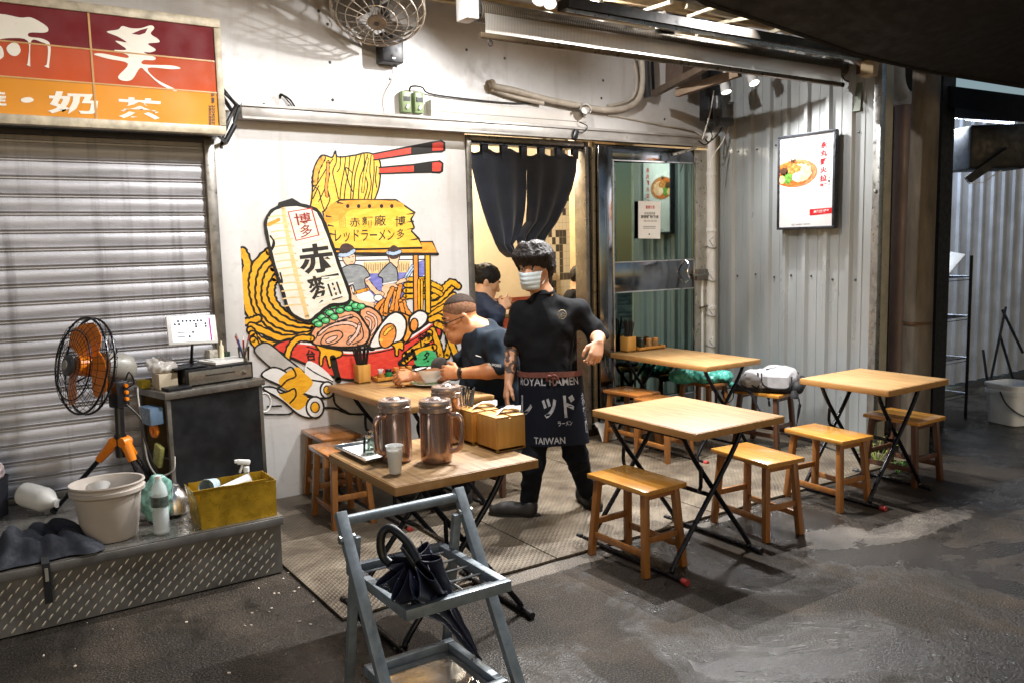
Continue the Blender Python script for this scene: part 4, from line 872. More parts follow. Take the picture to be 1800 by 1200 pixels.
b = MB(); hp = FY(1197, 478, YD-.03); 
b.tube(crom([V((hp.x, YD-.033, 1.50)), V((hp.x+.012, YD-.07, 1.46)), V((hp.x-.014, YD-.075, 1.40)), V((hp.x+.012, YD-.07, 1.34)), V((hp.x, YD-.033, 1.30))], 5), .008, M_CHROME, 8); b.build('handle', t)
b = MB(); lp = FY(1224, 483, YD-.04); b.box((lp.x, YD-.045, lp.z), (.13, .03, .1), M_DULLSTEEL, None, .004); b.bar((lp.x-.1, YD-.05, lp.z), (lp.x+.16, YD-.05, lp.z+.01), .02, .02, M_GALV); b.bar((lp.x-.02, YD-.045, lp.z-.3), (lp.x+.1, YD-.045, lp.z-.28), .014, .014, M_DULLSTEEL); b.build('latch', t)
b = MB(); a0 = FY(1178, 273, YD-.05); b.bar(a0, FY(1215, 262, YD-.05), .02, .02, M_ALU); b.build('closer_arm', t)
t.rotation_euler = (0, 0, R(-3)); t.location = t.location+V((0, -.034, 0))
# dark lattice gate just behind the glass, seen through the left half of the pane
t = thing('lattice_gate', 'dark folding lattice gate with arched tops behind the green glass', 'gate', (4.9, YF+.06, .1))
b = MB(); Yl = YF+.045; ml = P('dark_olive_iron', '#2b2e22', .5, .4)
for i in range(6):
    x = 4.72+i*.085; b.bar((x, Yl, .1), (x, Yl, 2.2), .014, .014, ml)
    if i < 5: b.tube(crom([V((x, Yl, 2.1)), V((x+.01, Yl, 2.22)), V((x+.0425, Yl, 2.3)), V((x+.075, Yl, 2.22)), V((x+.085, Yl, 2.1))], 4), .007, ml, 6)
for z in (.4, .8, 1.2, 1.6, 1.75, 1.9, 2.05): b.bar((4.7, Yl-.012, z), (5.17, Yl-.012, z), .01, .014, ml)
b.bx(4.55, 5.78, Yl+.04, Yl+.05, .07, 2.5, P('dark_backing', '#1c201b', .7)); b.build('lattice', t)
# notice on the glass
t = thing('paper_notice', 'white paper notice with red heading stuck on the green glass door', 'notice', FY(1141, 386, YD-.006))
b = MB(); Yp = YD-.046
def D7(zx, zy, o=0): return FY(780+zx/4, 220+zy/4, Yp-.0008-.0006*o)
c4 = [D7(1368, 535), D7(1525, 538), D7(1522, 800), D7(1368, 798)]; b.add([v for v in c4]+[v+V((0, -.0006, 0)) for v in c4], [(0, 1, 2, 3), (4, 5, 6, 7), (0, 1, 5, 4), (1, 2, 6, 5), (2, 3, 7, 6), (3, 0, 4, 7)], M_PAPER); b.build('sheet', t)
b = MB(); text_on(b, '重要公告', quadfn(D7(1420, 566, 2), D7(1484, 566, 2), D7(1484, 590, 2), D7(1420, 590, 2)), M_INKRED, .02); text_on(b, '為維護用餐', quadfn(D7(1410, 612, 2), D7(1488, 612, 2), D7(1488, 632, 2), D7(1410, 632, 2)), M_DKGREY); text_on(b, '禁帶寵物飲食', quadfn(D7(1386, 634, 2), D7(1512, 634, 2), D7(1512, 660, 2), D7(1386, 660, 2)), M_INK, .02); text_on(b, '敬請見諒', quadfn(D7(1405, 668, 2), D7(1500, 668, 2), D7(1500, 682, 2), D7(1405, 682, 2)), M_GREYP)
for y in (712, 724): b.add([D7(1402, y, 2), D7(1490, y, 2), D7(1490, y+5, 2), D7(1402, y+5, 2)], [(0, 1, 2, 3)], M_GREYP)
b.build('notice_text', t); b = MB(); q = D7(1445, 768, 2); b.lathe([(.008, 0), (0, .0004)], M_INK, (q.x, q.y, q.z), M.Rotation(R(90), 3, 'X'), 10); b.build('logo', t)

# ---------------------------------------------------------------- poster lightbox on the corrugated wall
XP = XB-.075
def p8(zx, zy, o=0): return WX(1200+zx/3, 200+zy/3, XP-.0008*o)
pts = [p8(503, 130), p8(806, 74), p8(804, 600), p8(500, 618)]
yL = (pts[0].y+pts[3].y)/2; yR = (pts[1].y+pts[2].y)/2; zT = (pts[0].z+pts[1].z)/2; zB = (pts[2].z+pts[3].z)/2
t = thing('poster_lightbox', 'framed white ramen poster with red Japanese title on the corrugated wall', 'poster', (XP, (yL+yR)/2, zB))
b = MB(); b.bx(XP+.003, XB-.031, yR+.006, yL-.006, zB+.006, zT-.006, M_DKGREY); b.build('casing', t)
b = MB(); fw = .02; mfr = P('dark_poster_frame', '#34363c', .35, .4)
b.bx(XP-.008, XP+.03, yR, yL, zT-fw, zT, mfr, .002); b.bx(XP-.008, XP+.03, yR, yL, zB, zB+fw, mfr, .002); b.bx(XP-.008, XP+.03, yR, yR+fw, zB+fw, zT-fw, mfr, .002); b.bx(XP-.008, XP+.03, yL-fw, yL, zB+fw, zT-fw, mfr, .002); b.build('frame', t)
def pq(u, v, o=0): return V((XP-.0005*o, yL-fw+(yR-yL+2*fw)*u, zB+fw+(zT-zB-2*fw)*v))
mpp = NT('lit_poster_paper'); vv = mpp.coord(); cl = mpp.ramp(mpp.noise(vv, 3, 4), [(.4, lin('#c6c4c3')), (.7, lin('#b9b4b4'))]); mpp.set(Base_Color=cl, Emission_Color=lin('#fdf6f4'), Emission_Strength=.03, Roughness=.3)
b = MB(); b.add([pq(0, 0), pq(1, 0), pq(1, 1), pq(0, 1)], [(0, 1, 2, 3)], mpp.mat); b.build('paper', t)
def disc(b, cu, cv, ru, rv, o, m, a0=0, clip=True, jag=0):
    ps = []
    for k in range(40):
        a = 2*PI*k/40; j = 1+jag*noise.noise(V((math.cos(a)*3+o, math.sin(a)*3, cu*9))); ps.append(pq(max(0, cu+ru*j*math.cos(a)), cv+rv*j*math.sin(a), o))
    b.add(ps, [tuple(range(40))], m)
b = MB(); food = lambda n, c1, c2, s=40: (lambda q: (q.set(Base_Color=q.ramp(q.noise(q.coord(), s, 5, .7), [(.35, lin(c1)), (.65, lin(c2))]), Roughness=.4), q.mat)[1])(NT(n))
disc(b, .27, .64, .42, .185, 1, P('bowl_glaze', '#dcd6d4', .4)); disc(b, .3, .6, .42, .155, 2, food('bowl_rim', '#8a4a2c', '#c08a5c')); disc(b, .25, .595, .38, .135, 3, food('broth', '#a83c14', '#cf6a2a')); disc(b, .42, .6, .19, .1, 4, food('pork', '#c98a66', '#e2b494', 25), 0, True, .3); disc(b, .28, .655, .13, .055, 5, food('mince', '#8a3c16', '#d08a44'), 0, True, .4); disc(b, .15, .55, .1, .07, 6, food('greens', '#2c5a1c', '#6a9a3c'), 0, True, .5); disc(b, .05, .54, .055, .045, 7, food('egg', '#c08236', '#e8cda0')); disc(b, .08, .63, .08, .045, 6, food('nori', '#2b1a12', '#5a3a24'), 0, True, .3); disc(b, .33, .56, .08, .05, 6, food('pork_fold', '#d9a580', '#f0d0b4'), 0, True, .4)
b.build('bowl_picture', t)
b = MB(); mr = P('poster_red', '#b8121c', .4)
for k, ch in enumerate('永丸野火拉麵'):
    v1 = .905-k*.089; text_on(b, ch, quadfn(pq(.765, v1, 3), pq(.89, v1+.008, 3), pq(.89, v1-.062, 3), pq(.765, v1-.068, 3)), mr, .035)
for k, ch in enumerate('ラーメン'): text_on(b, ch, quadfn(pq(.915, .53-k*.036, 3), pq(.945, .53-k*.036, 3), pq(.945, .505-k*.036, 3), pq(.915, .505-k*.036, 3)), M_INK, .02)
text_on(b, '秘', quadfn(pq(.21, .77, 9), pq(.32, .77, 9), pq(.32, .72, 9), pq(.21, .71, 9)), M_INK, .01)
b.add([pq(.585, .12, 2), pq(.99, .135, 2), pq(.99, .195, 2), pq(.585, .19, 2)], [(0, 1, 2, 3)], mr)
text_on(b, '赤麵廠 博多', quadfn(pq(.66, .175, 4), pq(.95, .182, 4), pq(.95, .15, 4), pq(.66, .142, 4)), M_WHITEP, .02)
text_on(b, 'RED RAMEN TAIWAN', quadfn(pq(.25, .035, 3), pq(.6, .04, 3), pq(.6, .02, 3), pq(.25, .015, 3)), M_INK); b.build('lettering', t)

# ---------------------------------------------------------------- corner pipe, conduits, boxes, camera
t = thing('corner_pipe', 'white plastic pipe with wire clamps in the corner beside the glass door', 'pipe', (5.86, 5.42, .1))
b = MB(); px = FY(1249, 450, 5.40); b.tube([V((px.x, 5.40, .05)), V((px.x, 5.40, 2.62))], .048, P('white_pvc', '#d3d0cb', .4, 0, .15, 4), 16)
for z in (1.05, 1.75, 2.25): b.tube([V((px.x, 5.40, z)), V((px.x, 5.40, z+.03))], .052, M_WHITEP, 16)
b.build('pipe', t)
for z in (.72, 1.0, 1.32, 1.62):
    b = MB(); b.tube([V((px.x+.053*math.cos(a), 5.40+.053*math.sin(a), z+.02*math.sin(a))) for a in [2*PI*k/14 for k in range(14)]], .006, M_GALV, 6, True); b.tube([V((px.x-.03, 5.345, z)), V((px.x-.09, 5.33, z+.05)), V((px.x-.05, 5.32, z+.08))], .004, M_GALV, 5); b.build('wire_clamp', t)
t = tag(MB().tube(crom([V((px.x-.1, 5.41, .1)), V((px.x-.095, 5.41, .8)), V((px.x-.1, 5.41, 1.2)), V((px.x-.09, 5.41, 1.35))], 4), .014, M_WHITEP, 8).build('thin_conduit'), 'thin white conduit running beside the white corner pipe', 'conduit')
t = thing('cable_trunking', 'long white cable trunking above the lintel beam, left of the camera', 'trunking', (3.7, YF-.04, 2.67))
b = MB(); b.box((3.695, YF-.036, 2.66), (1.42, .07, .12), P('trunking_plastic', '#cbc5be', .4, 0, .12, 5), None, .006); b.build('cover', t)
b = MB(); b.bx(2.985, 4.405, YF-.075, YF-.0725, 2.64, 2.644, M_GREYP); b.build('seam', t)
mgx = P('olive_green_plastic', '#7c8b63', .4, 0, .15)
for i, (x, y) in enumerate(((712, 180), (734, 182))):
    p = FY(x, y, YF-.03); t = thing('breaker_box', ('left' if i == 0 else 'right')+' one of two green circuit breaker boxes above the lintel beam', 'breaker', p, 'green breaker boxes above the lintel')
    b = MB(); b.box((p.x, YF-.03, p.z), (.075, .06, .15), mgx, None, .012); b.build('case', t)
    b = MB(); b.box((p.x, YF-.062, p.z+.02), (.05, .006, .03), M_BLACKP); b.build('label_strip', t)
    b = MB(); b.box((p.x, YF-.066, p.z-.035), (.02, .016, .032), M_WHITEP, M.Rotation(R(30), 3, 'Y'), .003); b.build('switch', t)
b = MB(); b.tube(crom([FY(720, 172, YF-.02), FY(722, 153, YF-.05), FY(742, 154, YF-.05), FY(753, 164, YF-.02), FY(800, 172, YF-.02), FY(900, 182, YF-.015), FY(960, 180, YF-.015)], 5), .006, M_CABLE, 6); tag(b.build('thin_cable'), 'thin black cable running from the green breaker boxes along the wall', 'cable')
tag(MB().tube(crom([FY(492, 172, YF-.01), FY(494, 166, YF-.03), FY(510, 176, YF-.05), FY(520, 192, YF-.1)], 5), .006, M_CABLE, 6).tube(crom([FY(492, 174, YF-.01), FY(496, 168, YF-.025), FY(508, 180, YF-.04), FY(517, 192, YF-.1)], 5), .005, M_CABLE, 6).build('cable_loop'), 'short black cable loop poking out of the wall above the mural', 'cable')
mcon = P('old_white_conduit', '#b9ae9f', .5, 0, .3, 8)
t = thing('conduit_pair', 'bundle of old cream conduits running across the upper wall to the roof', 'conduit', (4.4, YF-.05, 2.85))
b = MB(); b.tube(crom([FY(866, 146, YF+.02), FY(868, 152, YF-.05), FY(905, 160, YF-.05), FY(960, 175, YF-.05), (FY(1020, 187, YF-.05)), FY(1070, 194, YF-.05), FY(1105, 188, YF-.05), FY(1124, 172, YF-.05), FY(1130, 140, YF-.05), FY(1128, 100, YF-.05)], 6), .026, mcon, 10)
b.tube(crom([FY(866, 158, YF-.03), FY(900, 170, YF-.03), FY(955, 182, YF-.045)], 6), .018, mcon, 10); b.tube(crom([FY(1068, 187, YF-.03), FY(1100, 180, YF-.03), FY(1116, 165, YF-.03), FY(1119, 135, YF-.03), FY(1114, 105, YF-.03)], 6), .014, mcon, 8)
b.build('conduit', t)
b = MB(); p = FY(864, 152, YF-.02); b.box((p.x, p.y, p.z), (.05, .06, .1), P('foam_plug', '#a5947e', .9, 0, .4, 20, bump=.6), None, .02); b.build('plug', t)
tag(MB().tube(crom([FY(1068, 203, YF-.01), FY(1100, 208, YF-.01), FY(1160, 220, YF-.01), FY(1200, 226, YF-.02), FY(1225, 233, YF-.03), FY(1240, 248, YF-.1)], 6), .008, mcon, 6).build('sagging_cable'), 'cream cable stapled across the wall above the glass door', 'cable')
t = thing('security_camera', 'white bullet security camera on the wall above the doorway', 'camera', FY(1028, 197, YF-.1))
p = FY(1029, 193, YF-.16); ax = (EYE-p+V((.2, 0, -.3))).normalized(); rm = axis_rot(ax)
b = MB(); b.lathe([(.0, -.09), (.03, -.088), (.034, -.06), (.034, .03), (.03, .034), (.027, .03)], M_WHITEP, p, rm, 18); b.build('body', t)
b = MB(); b.lathe([(.026, .026), (.012, .029), (0, .024)], M_BLACKP, p, rm, 18); b.build('lens', t)
b = MB(); b.sheet([[p+rm @ V((.042*math.cos(a), .042*math.sin(a), z)) for a in [R(200)-k*R(220)/10-R(60) for k in range(11)]] for z in (-.09, .06)], M_WHITEP, .003); b.build('sun_shield', t)
b = MB(); q = FY(1022, 210, YF-.02); b.tube([p-ax*.05, V((q.x, YF-.06, q.z)), V((q.x, YF-.01, q.z))], .014, M_WHITEP, 8); b.lathe([(.04, 0), (.038, .018), (.015, .024)], M_WHITEP, (q.x, YF-.001, q.z), M.Rotation(R(90), 3, 'X'), 16); b.build('mount', t)
t = tag(MB().box(FY(1011, 238, YF-.13), (.05, .03, .09), M_BLACKP, M.Rotation(R(20), 3, 'Y'), .012).tube(crom([FY(1018, 215, YF-.1), FY(1032, 222, YF-.14), FY(1027, 232, YF-.14), FY(1013, 233, YF-.13)], 5), .004, M_CABLE, 6).build('door_sensor'), 'small black sensor with curly wire hanging on the beam below the camera', 'sensor')
# black pipe box and wires in the upper corner
t = thing('downpipe_box', 'black pipe and bracket box at the top of the corner beside the roof brace', 'pipe', (5.6, 5.3, 2.7))
b = MB(); q = FY(1252, 190, 5.3); b.box((q.x, 5.32, q.z+.1), (.16, .12, .42), M_BLACKP, None, .01); b.tube([FY(1262, 170, 5.2), FY(1262, 208, 5.2), FY(1262, 216, 5.15), FY(1284, 214, 5.15)], .042, M_DKGREY, 12); b.build('pipe', t)
b = MB()
for ps in ([(1255, 160), (1248, 200), (1235, 245)], [(1270, 222), (1262, 236), (1247, 250), (1240, 246)], [(1283, 220), (1270, 250), (1255, 272), (1246, 296)], [(1240, 215), (1252, 240), (1240, 255), (1228, 248)]): b.tube(crom([FY(x, y, 5.22) for x, y in ps], 6), .006, M_WCABLE if ps[0][0] in (1255, 1283) else M_CABLE, 6)
tag(b.build('corner_wires'), 'tangle of thin wires in the corner above the white pipe', 'wires')
# ---------------------------------------------------------------- awning roof, steel, track and lamps
ZR = 3.55
t = thing('awning_roof', 'tin awning roof on light steel purlins above the tables', 'roof', (4, 4.5, ZR))
b = MB(); g0 = []; g1 = []; x = 1.5; i = 0
while x < 6.0: g0.append(V((x, 3.0, ZR-.12+(.02 if i % 2 else 0)))); g1.append(V((x, 5.51, ZR+.1+(.02 if i % 2 else 0)))); x += .06; i += 1
b.sheet([g0, g1], P('old_tin_roof', '#8d8474', .55, .3, .35, 4)); b.build('tin_sheet', t, 20)
b = MB()
for x in (1.55, 3.0, 4.5, 5.8): b.bar((x, 3.1, ZR-.2), (x, 5.5, ZR+.0), .06, .1, M_BEAM)
b.build('rafter', t)
mwb = P('rough_timber', '#b09a76', .7, 0, .35, 6, stretch=(1, 6, 6))
b = MB()
for k, y in enumerate((3.4, 3.75, 4.05, 4.55, 4.9, 5.25)): b.bar((1.5, y, ZR-.27+k*.02), (5.9, y, ZR-.27+k*.02), .05, .07, mwb if k % 2 else M_BEAM)
b.build('purlin', t)
tag(MB().bar(FY(990, 8, 3.95), FY(1520, 98, 3.95), .11, .055, P('dark_channel', '#2c2824', .45, .5, .3)).bar(FY(990, 17, 3.95)+V((0, -.03, -.01)), FY(1520, 108, 3.95)+V((0, -.03, -.01)), .012, .02, M_GALV).build('dark_beam'), 'dark steel channel beam crossing above the roller blind', 'beam')
b = MB(); mts = P('pale_strut', '#c9bfa8', .55, .1, .25)
for (x0, y0, x1, y1, Y0, Y1, w) in ((1262, 42, 1345, 26, 4.6, 3.7, .03), (1225, 62, 1262, 48, 4.5, 4.2, .025), (1330, 68, 1400, 40, 4.6, 4.0, .03), (1345, 28, 1420, 56, 3.6, 3.6, .05), (1390, 92, 1475, 60, 4.5, 3.8, .03), (1440, 62, 1485, 108, 3.8, 4.2, .02), (1480, 110, 1530, 66, 4.3, 3.7, .02), (1205, 12, 1290, 30, 4.5, 4.5, .04), (1210, 30, 1280, 5, 4.4, 3.9, .025), (1130, 20, 1180, 4, 4.6, 4.1, .025)): b.bar(FY(x0, y0, Y0), FY(x1, y1, Y1), w, w*.8, mts)
b.build('strut', t)
tag(MB().bar(FY(1150, 165, 5.3), FY(1240, 118, 4.5), .05, .05, P('brown_angle', '#4b3d31', .5, .4)).bar(FY(1134, 100, 5.45), FY(1138, 172, 5.45), .06, .03, M_DKGREY).bar(FY(1146, 100, 5.45), FY(1149, 168, 5.45), .015, .02, M_BLACKP).build('roof_brace'), 'brown angle-iron brace rising from the wall to the awning roof', 'brace')
tag(MB().bar(FY(1185, 122, 5.2), FY(1218, 128, 5.2), .2, .22, P('rusty_bracket', '#4d3d33', .7, .2, .4)).bar(FY(1190, 164, 5.0), FY(1300, 128, 4.4), .045, .06, P('old_timber', '#6b5845', .8)).build('timber_bracket'), 'brown timber and rusty bracket under the roof beside the black pipe', 'bracket')
# roller blind
YRB = 4.15
t = thing('roller_blind', 'rolled transparent mesh blind hanging along the front of the awning', 'blind', FY(1150, 60, YRB))
ra = FY(838, 20, YRB); rb = FY(1492, 116, YRB); rb = V((rb.x-.02, YRB, ra.z-.01)); ra = V((ra.x, YRB, ra.z)); 
mrl = NT('rolled_mesh'); v = mrl.coord((1, 1, 1)); wv = mrl.n('TexWave'); wv.inputs['Scale'].default_value = 22; wv.bands_direction = 'X'; mrl.L(v, wv.inputs['Vector']); mrl.set(Base_Color=mrl.mix(wv.outputs[0], lin('#2f2a24'), lin('#6d6355')), Roughness=.35); mrl.bump(wv.outputs[0], .3, .01)
b = MB(); b.tube([ra, rb], .058, mrl.mat, 18); b.build('roll', t)
la = FY(826, 57, YRB); lb = FY(1466, 157, YRB); zb_ = (la.z+lb.z)/2
mfm = NT('clear_mesh_film'); v = mfm.coord(); w1 = mfm.n('TexWave'); w1.inputs['Scale'].default_value = 30; mfm.L(v, w1.inputs['Vector'])
tl = mfm.n('BsdfTranslucent'); tl.inputs[0].default_value = lin('#e6e0d6'); df = mfm.n('BsdfDiffuse'); df.inputs[0].default_value = lin('#d6d0c6'); tr = mfm.n('BsdfTransparent'); gl = mfm.n('BsdfGlossy'); gl.inputs['Roughness'].default_value = .15
m1 = mfm.n('MixShader'); m1.inputs[0].default_value = .45; mfm.L(tl.outputs[0], m1.inputs[1]); mfm.L(df.outputs[0], m1.inputs[2]); m2 = mfm.n('MixShader'); mfm.L(mfm.ramp(w1.outputs[0], [(.4, g3(.25)), (.7, g3(.5))]), m2.inputs[0]); mfm.L(m1.outputs[0], m2.inputs[1]); mfm.L(tr.outputs[0], m2.inputs[2])
m3 = mfm.n('MixShader'); m3.inputs[0].default_value = .12; mfm.L(m2.outputs[0], m3.inputs[1]); mfm.L(gl.outputs[0], m3.inputs[2]); mfm.L(m3.outputs[0], mfm.out.inputs[0])
b = MB(); b.sheet([[V((ra.x+.02+(lb.x-ra.x-.02)*k/30, YRB-.055+.01*math.sin(k*.6)*(1-j/4)*j/2, ra.z-.02-(ra.z-.02-zb_)*j/4)) for k in range(31)] for j in range(5)], mfm.mat); b.build('mesh_film', t)
b = MB(); b.bar((ra.x-.02, YRB-.055, zb_), (lb.x, YRB-.055, zb_), .035, .03, P('bronze_bar', '#6b5c49', .35, .6), bev=.006); b.lathe([(.016, -.01), (.018, .01)], M_BLACKP, (lb.x+.02, YRB-.055, zb_), M.Rotation(R(90), 3, 'Y'), 10); b.build('bottom_bar', t)
b = MB(); p = V((ra.x+.04, YRB-.07, zb_-.04)); b.tube([p+V((.014*math.cos(a), 0, .016*math.sin(a))) for a in [2*PI*k/12 for k in range(12)]], .0035, M_BLACKP, 6, True); b.build('pull_ring', t)
b = MB(); b.bx(ra.x-.1, ra.x-.02, YRB-.06, YRB+.06, ra.z-.06, ra.z+.2, M_WHITEP, .008); b.bx(ra.x-.018, ra.x+.0, YRB-.05, YRB+.05, ra.z-.03, ra.z+.12, M_DKGREY, .004); b.build('end_bracket', t)
b = MB(); b.bx(rb.x+.002, rb.x+.05, YRB-.05, YRB+.05, rb.z-.06, rb.z+.1, M_GALV, .006); b.build('end_bracket', t)
b = MB()
for k in range(7): b.tube(crom([V((rb.x-.25+k*.03, YRB+.04, rb.z+.07)), V((rb.x-.15+k*.03, YRB-.02, rb.z+.12+.02*(k % 3))), V((rb.x-.02+k*.012, YRB-.05, rb.z+.09))], 5), .011, M_WHITEP, 6)
b.tube(crom([V((rb.x-.15, YRB-.06, rb.z-.06)), V((rb.x-.1, YRB-.06, rb.z-.1)), V((rb.x-.02, YRB-.06, rb.z-.09)), V((rb.x+.04, YRB-.05, rb.z-.01))], 5), .006, M_CABLE, 6)
tag(b.build('cable_knot'), 'bunch of white cables tied at the right end of the roller blind', 'cables')
b = MB(); rnd2 = random.Random(3)
for k in range(16):
    p = FY(rnd2.uniform(1140, 1215), rnd2.uniform(38, 52), 4.05); b.tube(crom([p, p+V((rnd2.uniform(-.08, .08), rnd2.uniform(-.05, .05), rnd2.uniform(.0, .07))), p+V((rnd2.uniform(-.15, .15), 0, rnd2.uniform(-.02, .02)))], 5), .0045, M_WCABLE, 5)
b.box(FY(1175, 48, 4.1), (.18, .1, .05), M_GALV, M.Rotation(.3, 3, 'Z'), .01); tag(b.build('cable_coil'), 'loose coil of white cables lying on top of the roller blind', 'cables')
t = tag(MB().bar(FY(1520, 90, 4.0), FY(1518, 132, 4.0), .09, .12, M_RUST).bar(FY(1530, 108, 3.7), FY(1527, 134, 3.7), .1, .06, P('bare_board', '#9a8564', .7)).bar(FY(1480, 96, 4.2), FY(1540, 112, 3.8), .07, .05, M_RUST).build('roof_end_joint'), 'rusty joint of beams at the right end of the awning roof', 'bracket')
tag(MB().bar(FY(1518, 140, 4.0), FY(1512, 198, 4.0), .06, .1, P('grey_green_strip', '#6f7568', .5, .2)).build('hanging_flashing'), 'grey-green metal strip hanging on the corrugated wall below the roof joint', 'strip')
# track and spotlights
tag(MB().bar(FY(900, -12, 4.6)+V((0, 0, .1)), FY(1120, 26, 4.6)+V((0, 0, .1)), .035, .03, M_GALV, bev=.004).build('lighting_track'), 'grey lighting track carrying the row of white spotlights', 'track')
M_LENS = emit('lamp_lens', '#fff6e8', 14); M_LAMPW = P('lamp_white', '#c9c7c4', .4, .1)
for i, (pos, aim, wt, cone, bl, lab) in enumerate(LAMPS):
    g_ = 'spotlights under the awning'
    t = thing('track_spotlight', lab, 'spotlight', pos, g_); ax = (V(aim)-V(pos)).normalized()
    if i in (0, 1, 2): ax = (ax*.6+(EYE-V(pos)).normalized()*.5+V((0, 0, -.4))).normalized()
    rm = axis_rot(ax); hub = V(pos)
    b = MB(); b.lathe([(0, -.12), (.026, -.12), (.034, -.1), (.044, -.005), (.044, .0), (.039, .0), (.037, -.01)], M_LAMPW, hub, rm, 20); b.build('lamp_head', t)
    b = MB(); b.lathe([(.0375, -.008), (0, -.006)], M_LENS, hub, rm, 20); b.build('lens', t)
    b = MB(); top = hub+V((0, 0, .12)) if i != 4 else hub+V((0, 0, .16))
    b.tube([hub-ax*.07+rm @ V((.045, 0, 0)), hub-ax*.08+rm @ V((.05, 0, 0))+V((0, 0, .03)), top+V((.0, 0, -.02)), top], .006, M_LAMPW, 6); b.tube([hub-ax*.07-rm @ V((.045, 0, 0)), hub-ax*.08-rm @ V((.05, 0, 0))+V((0, 0, .03)), top+V((0, 0, -.02))], .006, M_LAMPW, 6); b.box(top, (.05, .03, .03), M_LAMPW, None, .004); b.build('bracket', t)
    light('beam', hub+ax*.02, aim, wt, cone, bl, (1, .99, .98), t, .12 if i == 7 else .016)
# ---------------------------------------------------------------- folding tables
def make_table(name, label, w, l, loc, h=.745, off=-.1, group='wooden folding tables', caps=True):
    t = thing(name, label, 'table', (0, 0, 0), group)
    b = MB(); b.box((0, 0, h-.0225), (w-.004, l-.004, .040), M_TABLE, None, .003); b.build('tabletop', t)
    b = MB(); zc = h-.024
    b.box((0, -l/2, zc), (w+.004, .006, .037), M_TEDGE, None, .0015); b.box((0, l/2, zc), (w+.004, .006, .037), M_TEDGE, None, .0015); b.box((-w/2, 0, zc), (.006, l-.008, .037), M_TEDGE, None, .0015); b.box((w/2, 0, zc), (.006, l-.008, .037), M_TEDGE, None, .0015); b.build('edge_band', t)
    zt = h-.05
    for k, (tx, fx, yy) in enumerate(((.2, -.32, l/2-.085), (-.2, .3, l/2-.115))):
        b = MB(); r_ = .0135; e = .035 if k == 0 else 0
        q = lambda s, ex=0: [V((off+tx, s*yy, zt)), V((off+tx*.5, s*yy, zt*.78)), V((off+fx*.86, s*yy, .09)), V((off+fx*.96, s*(yy+.005), .035)), V((off+fx, s*(yy-.03), .016))]
        a1 = crom(q(-1), 4); a2 = crom(q(1), 4)
        b.tube(a1, r_, M_BLACKSTEEL, 10); b.tube(a2, r_, M_BLACKSTEEL, 10); b.tube([V((off+fx, -yy-.06-e, .016)), V((off+fx, yy+.06+e, .016))], r_, M_BLACKSTEEL, 10)
        b.bar((off+tx, -yy, zt), (off+tx, yy, zt), .03, .012, M_BLACKSTEEL)
        b.build('leg_frame', t)
        if caps:
            for s in (-1, 1):
                b = MB(); b.tube([V((off+fx, s*(yy+.05+e), .0165)), V((off+fx, s*(yy+.085+e), .0165))], .0165, M_RED if (k == 0 and s < 0) else M_BLACKP, 10); b.build('foot_cap', t, label='red rubber foot cap' if (k == 0 and s < 0) else None)
    b = MB(); zc = .37; b.tube([V((off-.02, -l/2+.1, zc)), V((off-.02, l/2-.1, zc))], .012, M_BLACKSTEEL, 8)
    for s in (-1, 1): b.tube(crom([V((off-.09, s*(l/2-.1), zc+.16)), V((off-.09, s*(l/2-.1), zc+.06)), V((off-.07, s*(l/2-.13), zc+.03)), V((off-.02, s*(l/2-.16), zc+.0))], 4), .01, M_BLACKSTEEL, 8)
    b.build('brace', t)
    t.location = V(loc); return t
make_table('wooden_table', 'empty wooden folding table nearest the wet asphalt, between three stools', .66, .79, (3.31, 3.265, 0))
make_table('wooden_table', 'empty wooden folding table at far right by the mossy post', .67, .64, (5.05, 3.27, 0), off=-.06)
make_table('wooden_table', 'small wooden table carrying the bronze water pitchers and napkin boxes', .69, .69, (1.75, 3.305, 0), off=.02)
TT0 = make_table('wooden_table', 'long wooden table against the mural where the man in grey eats', .63, 1.1, (2.46, 4.95, 0), .75, off=0.0)
TT0.rotation_euler = (0, 0, R(2))
make_table('wooden_table', 'long wooden table against the glass door with chopstick box and spice jars', .6, 1.12, (4.95, 4.93, 0), .745, off=0)
# ---------------------------------------------------------------- stools
def make_stool(label, seatm, legm, w=.29, l=.455, h=.45):
    t = thing('wooden_stool', label, 'stool', (0, 0, 0), 'wooden stools')
    b = MB(); b.box((0, 0, h-.014), (w, l, .028), seatm, None, .006); b.build('seat', t)
    pos = {}
    for sx in (-1, 1):
        for sy in (-1, 1):
            a = V((sx*(w/2-.04), sy*(l/2-.05), h-.0285)); c = V((sx*(w/2-.012), sy*(l/2-.018), 0.0)); pos[(sx, sy)] = (a, c)
            b = MB(); b.bar(a, c, .036, .036, legm, V((0, 1, 0)), .004); b.build('leg', t)
    at = lambda k, z: pos[k][1].lerp(pos[k][0], z/(h-.0285))
    for s in (-1, 1):
        b = MB(); b.bar(at((s, -1), .115)+V((0, .017, 0)), at((s, 1), .115)-V((0, .017, 0)), .018, .034, legm, bev=.003); b.build('stretcher', t)
        b = MB(); b.bar(at((-1, s), .185)+V((.017, 0, 0)), at((1, s), .185)-V((.017, 0, 0)), .018, .034, legm, bev=.003); b.build('stretcher', t)
    b = MB(); b.bx(-w/2+.04, w/2-.04, -l/2+.045, -l/2+.06, h-.065, h-.029, legm); b.bx(-w/2+.04, w/2-.04, l/2-.06, l/2-.045, h-.065, h-.029, legm); b.build('apron', t)
    return t
M_STOOLD = m_wood('brown_varnished_wood', '#7d4a22', '#9c6230', '#b87a3e', .22, 1.2, .6)
S0 = make_stool('orange stool on the wet asphalt, front left of the empty nearest table', M_STOOL, M_SLEG); S0.location = (2.925, 3.245, .0); S0.rotation_euler = (0, 0, R(1))
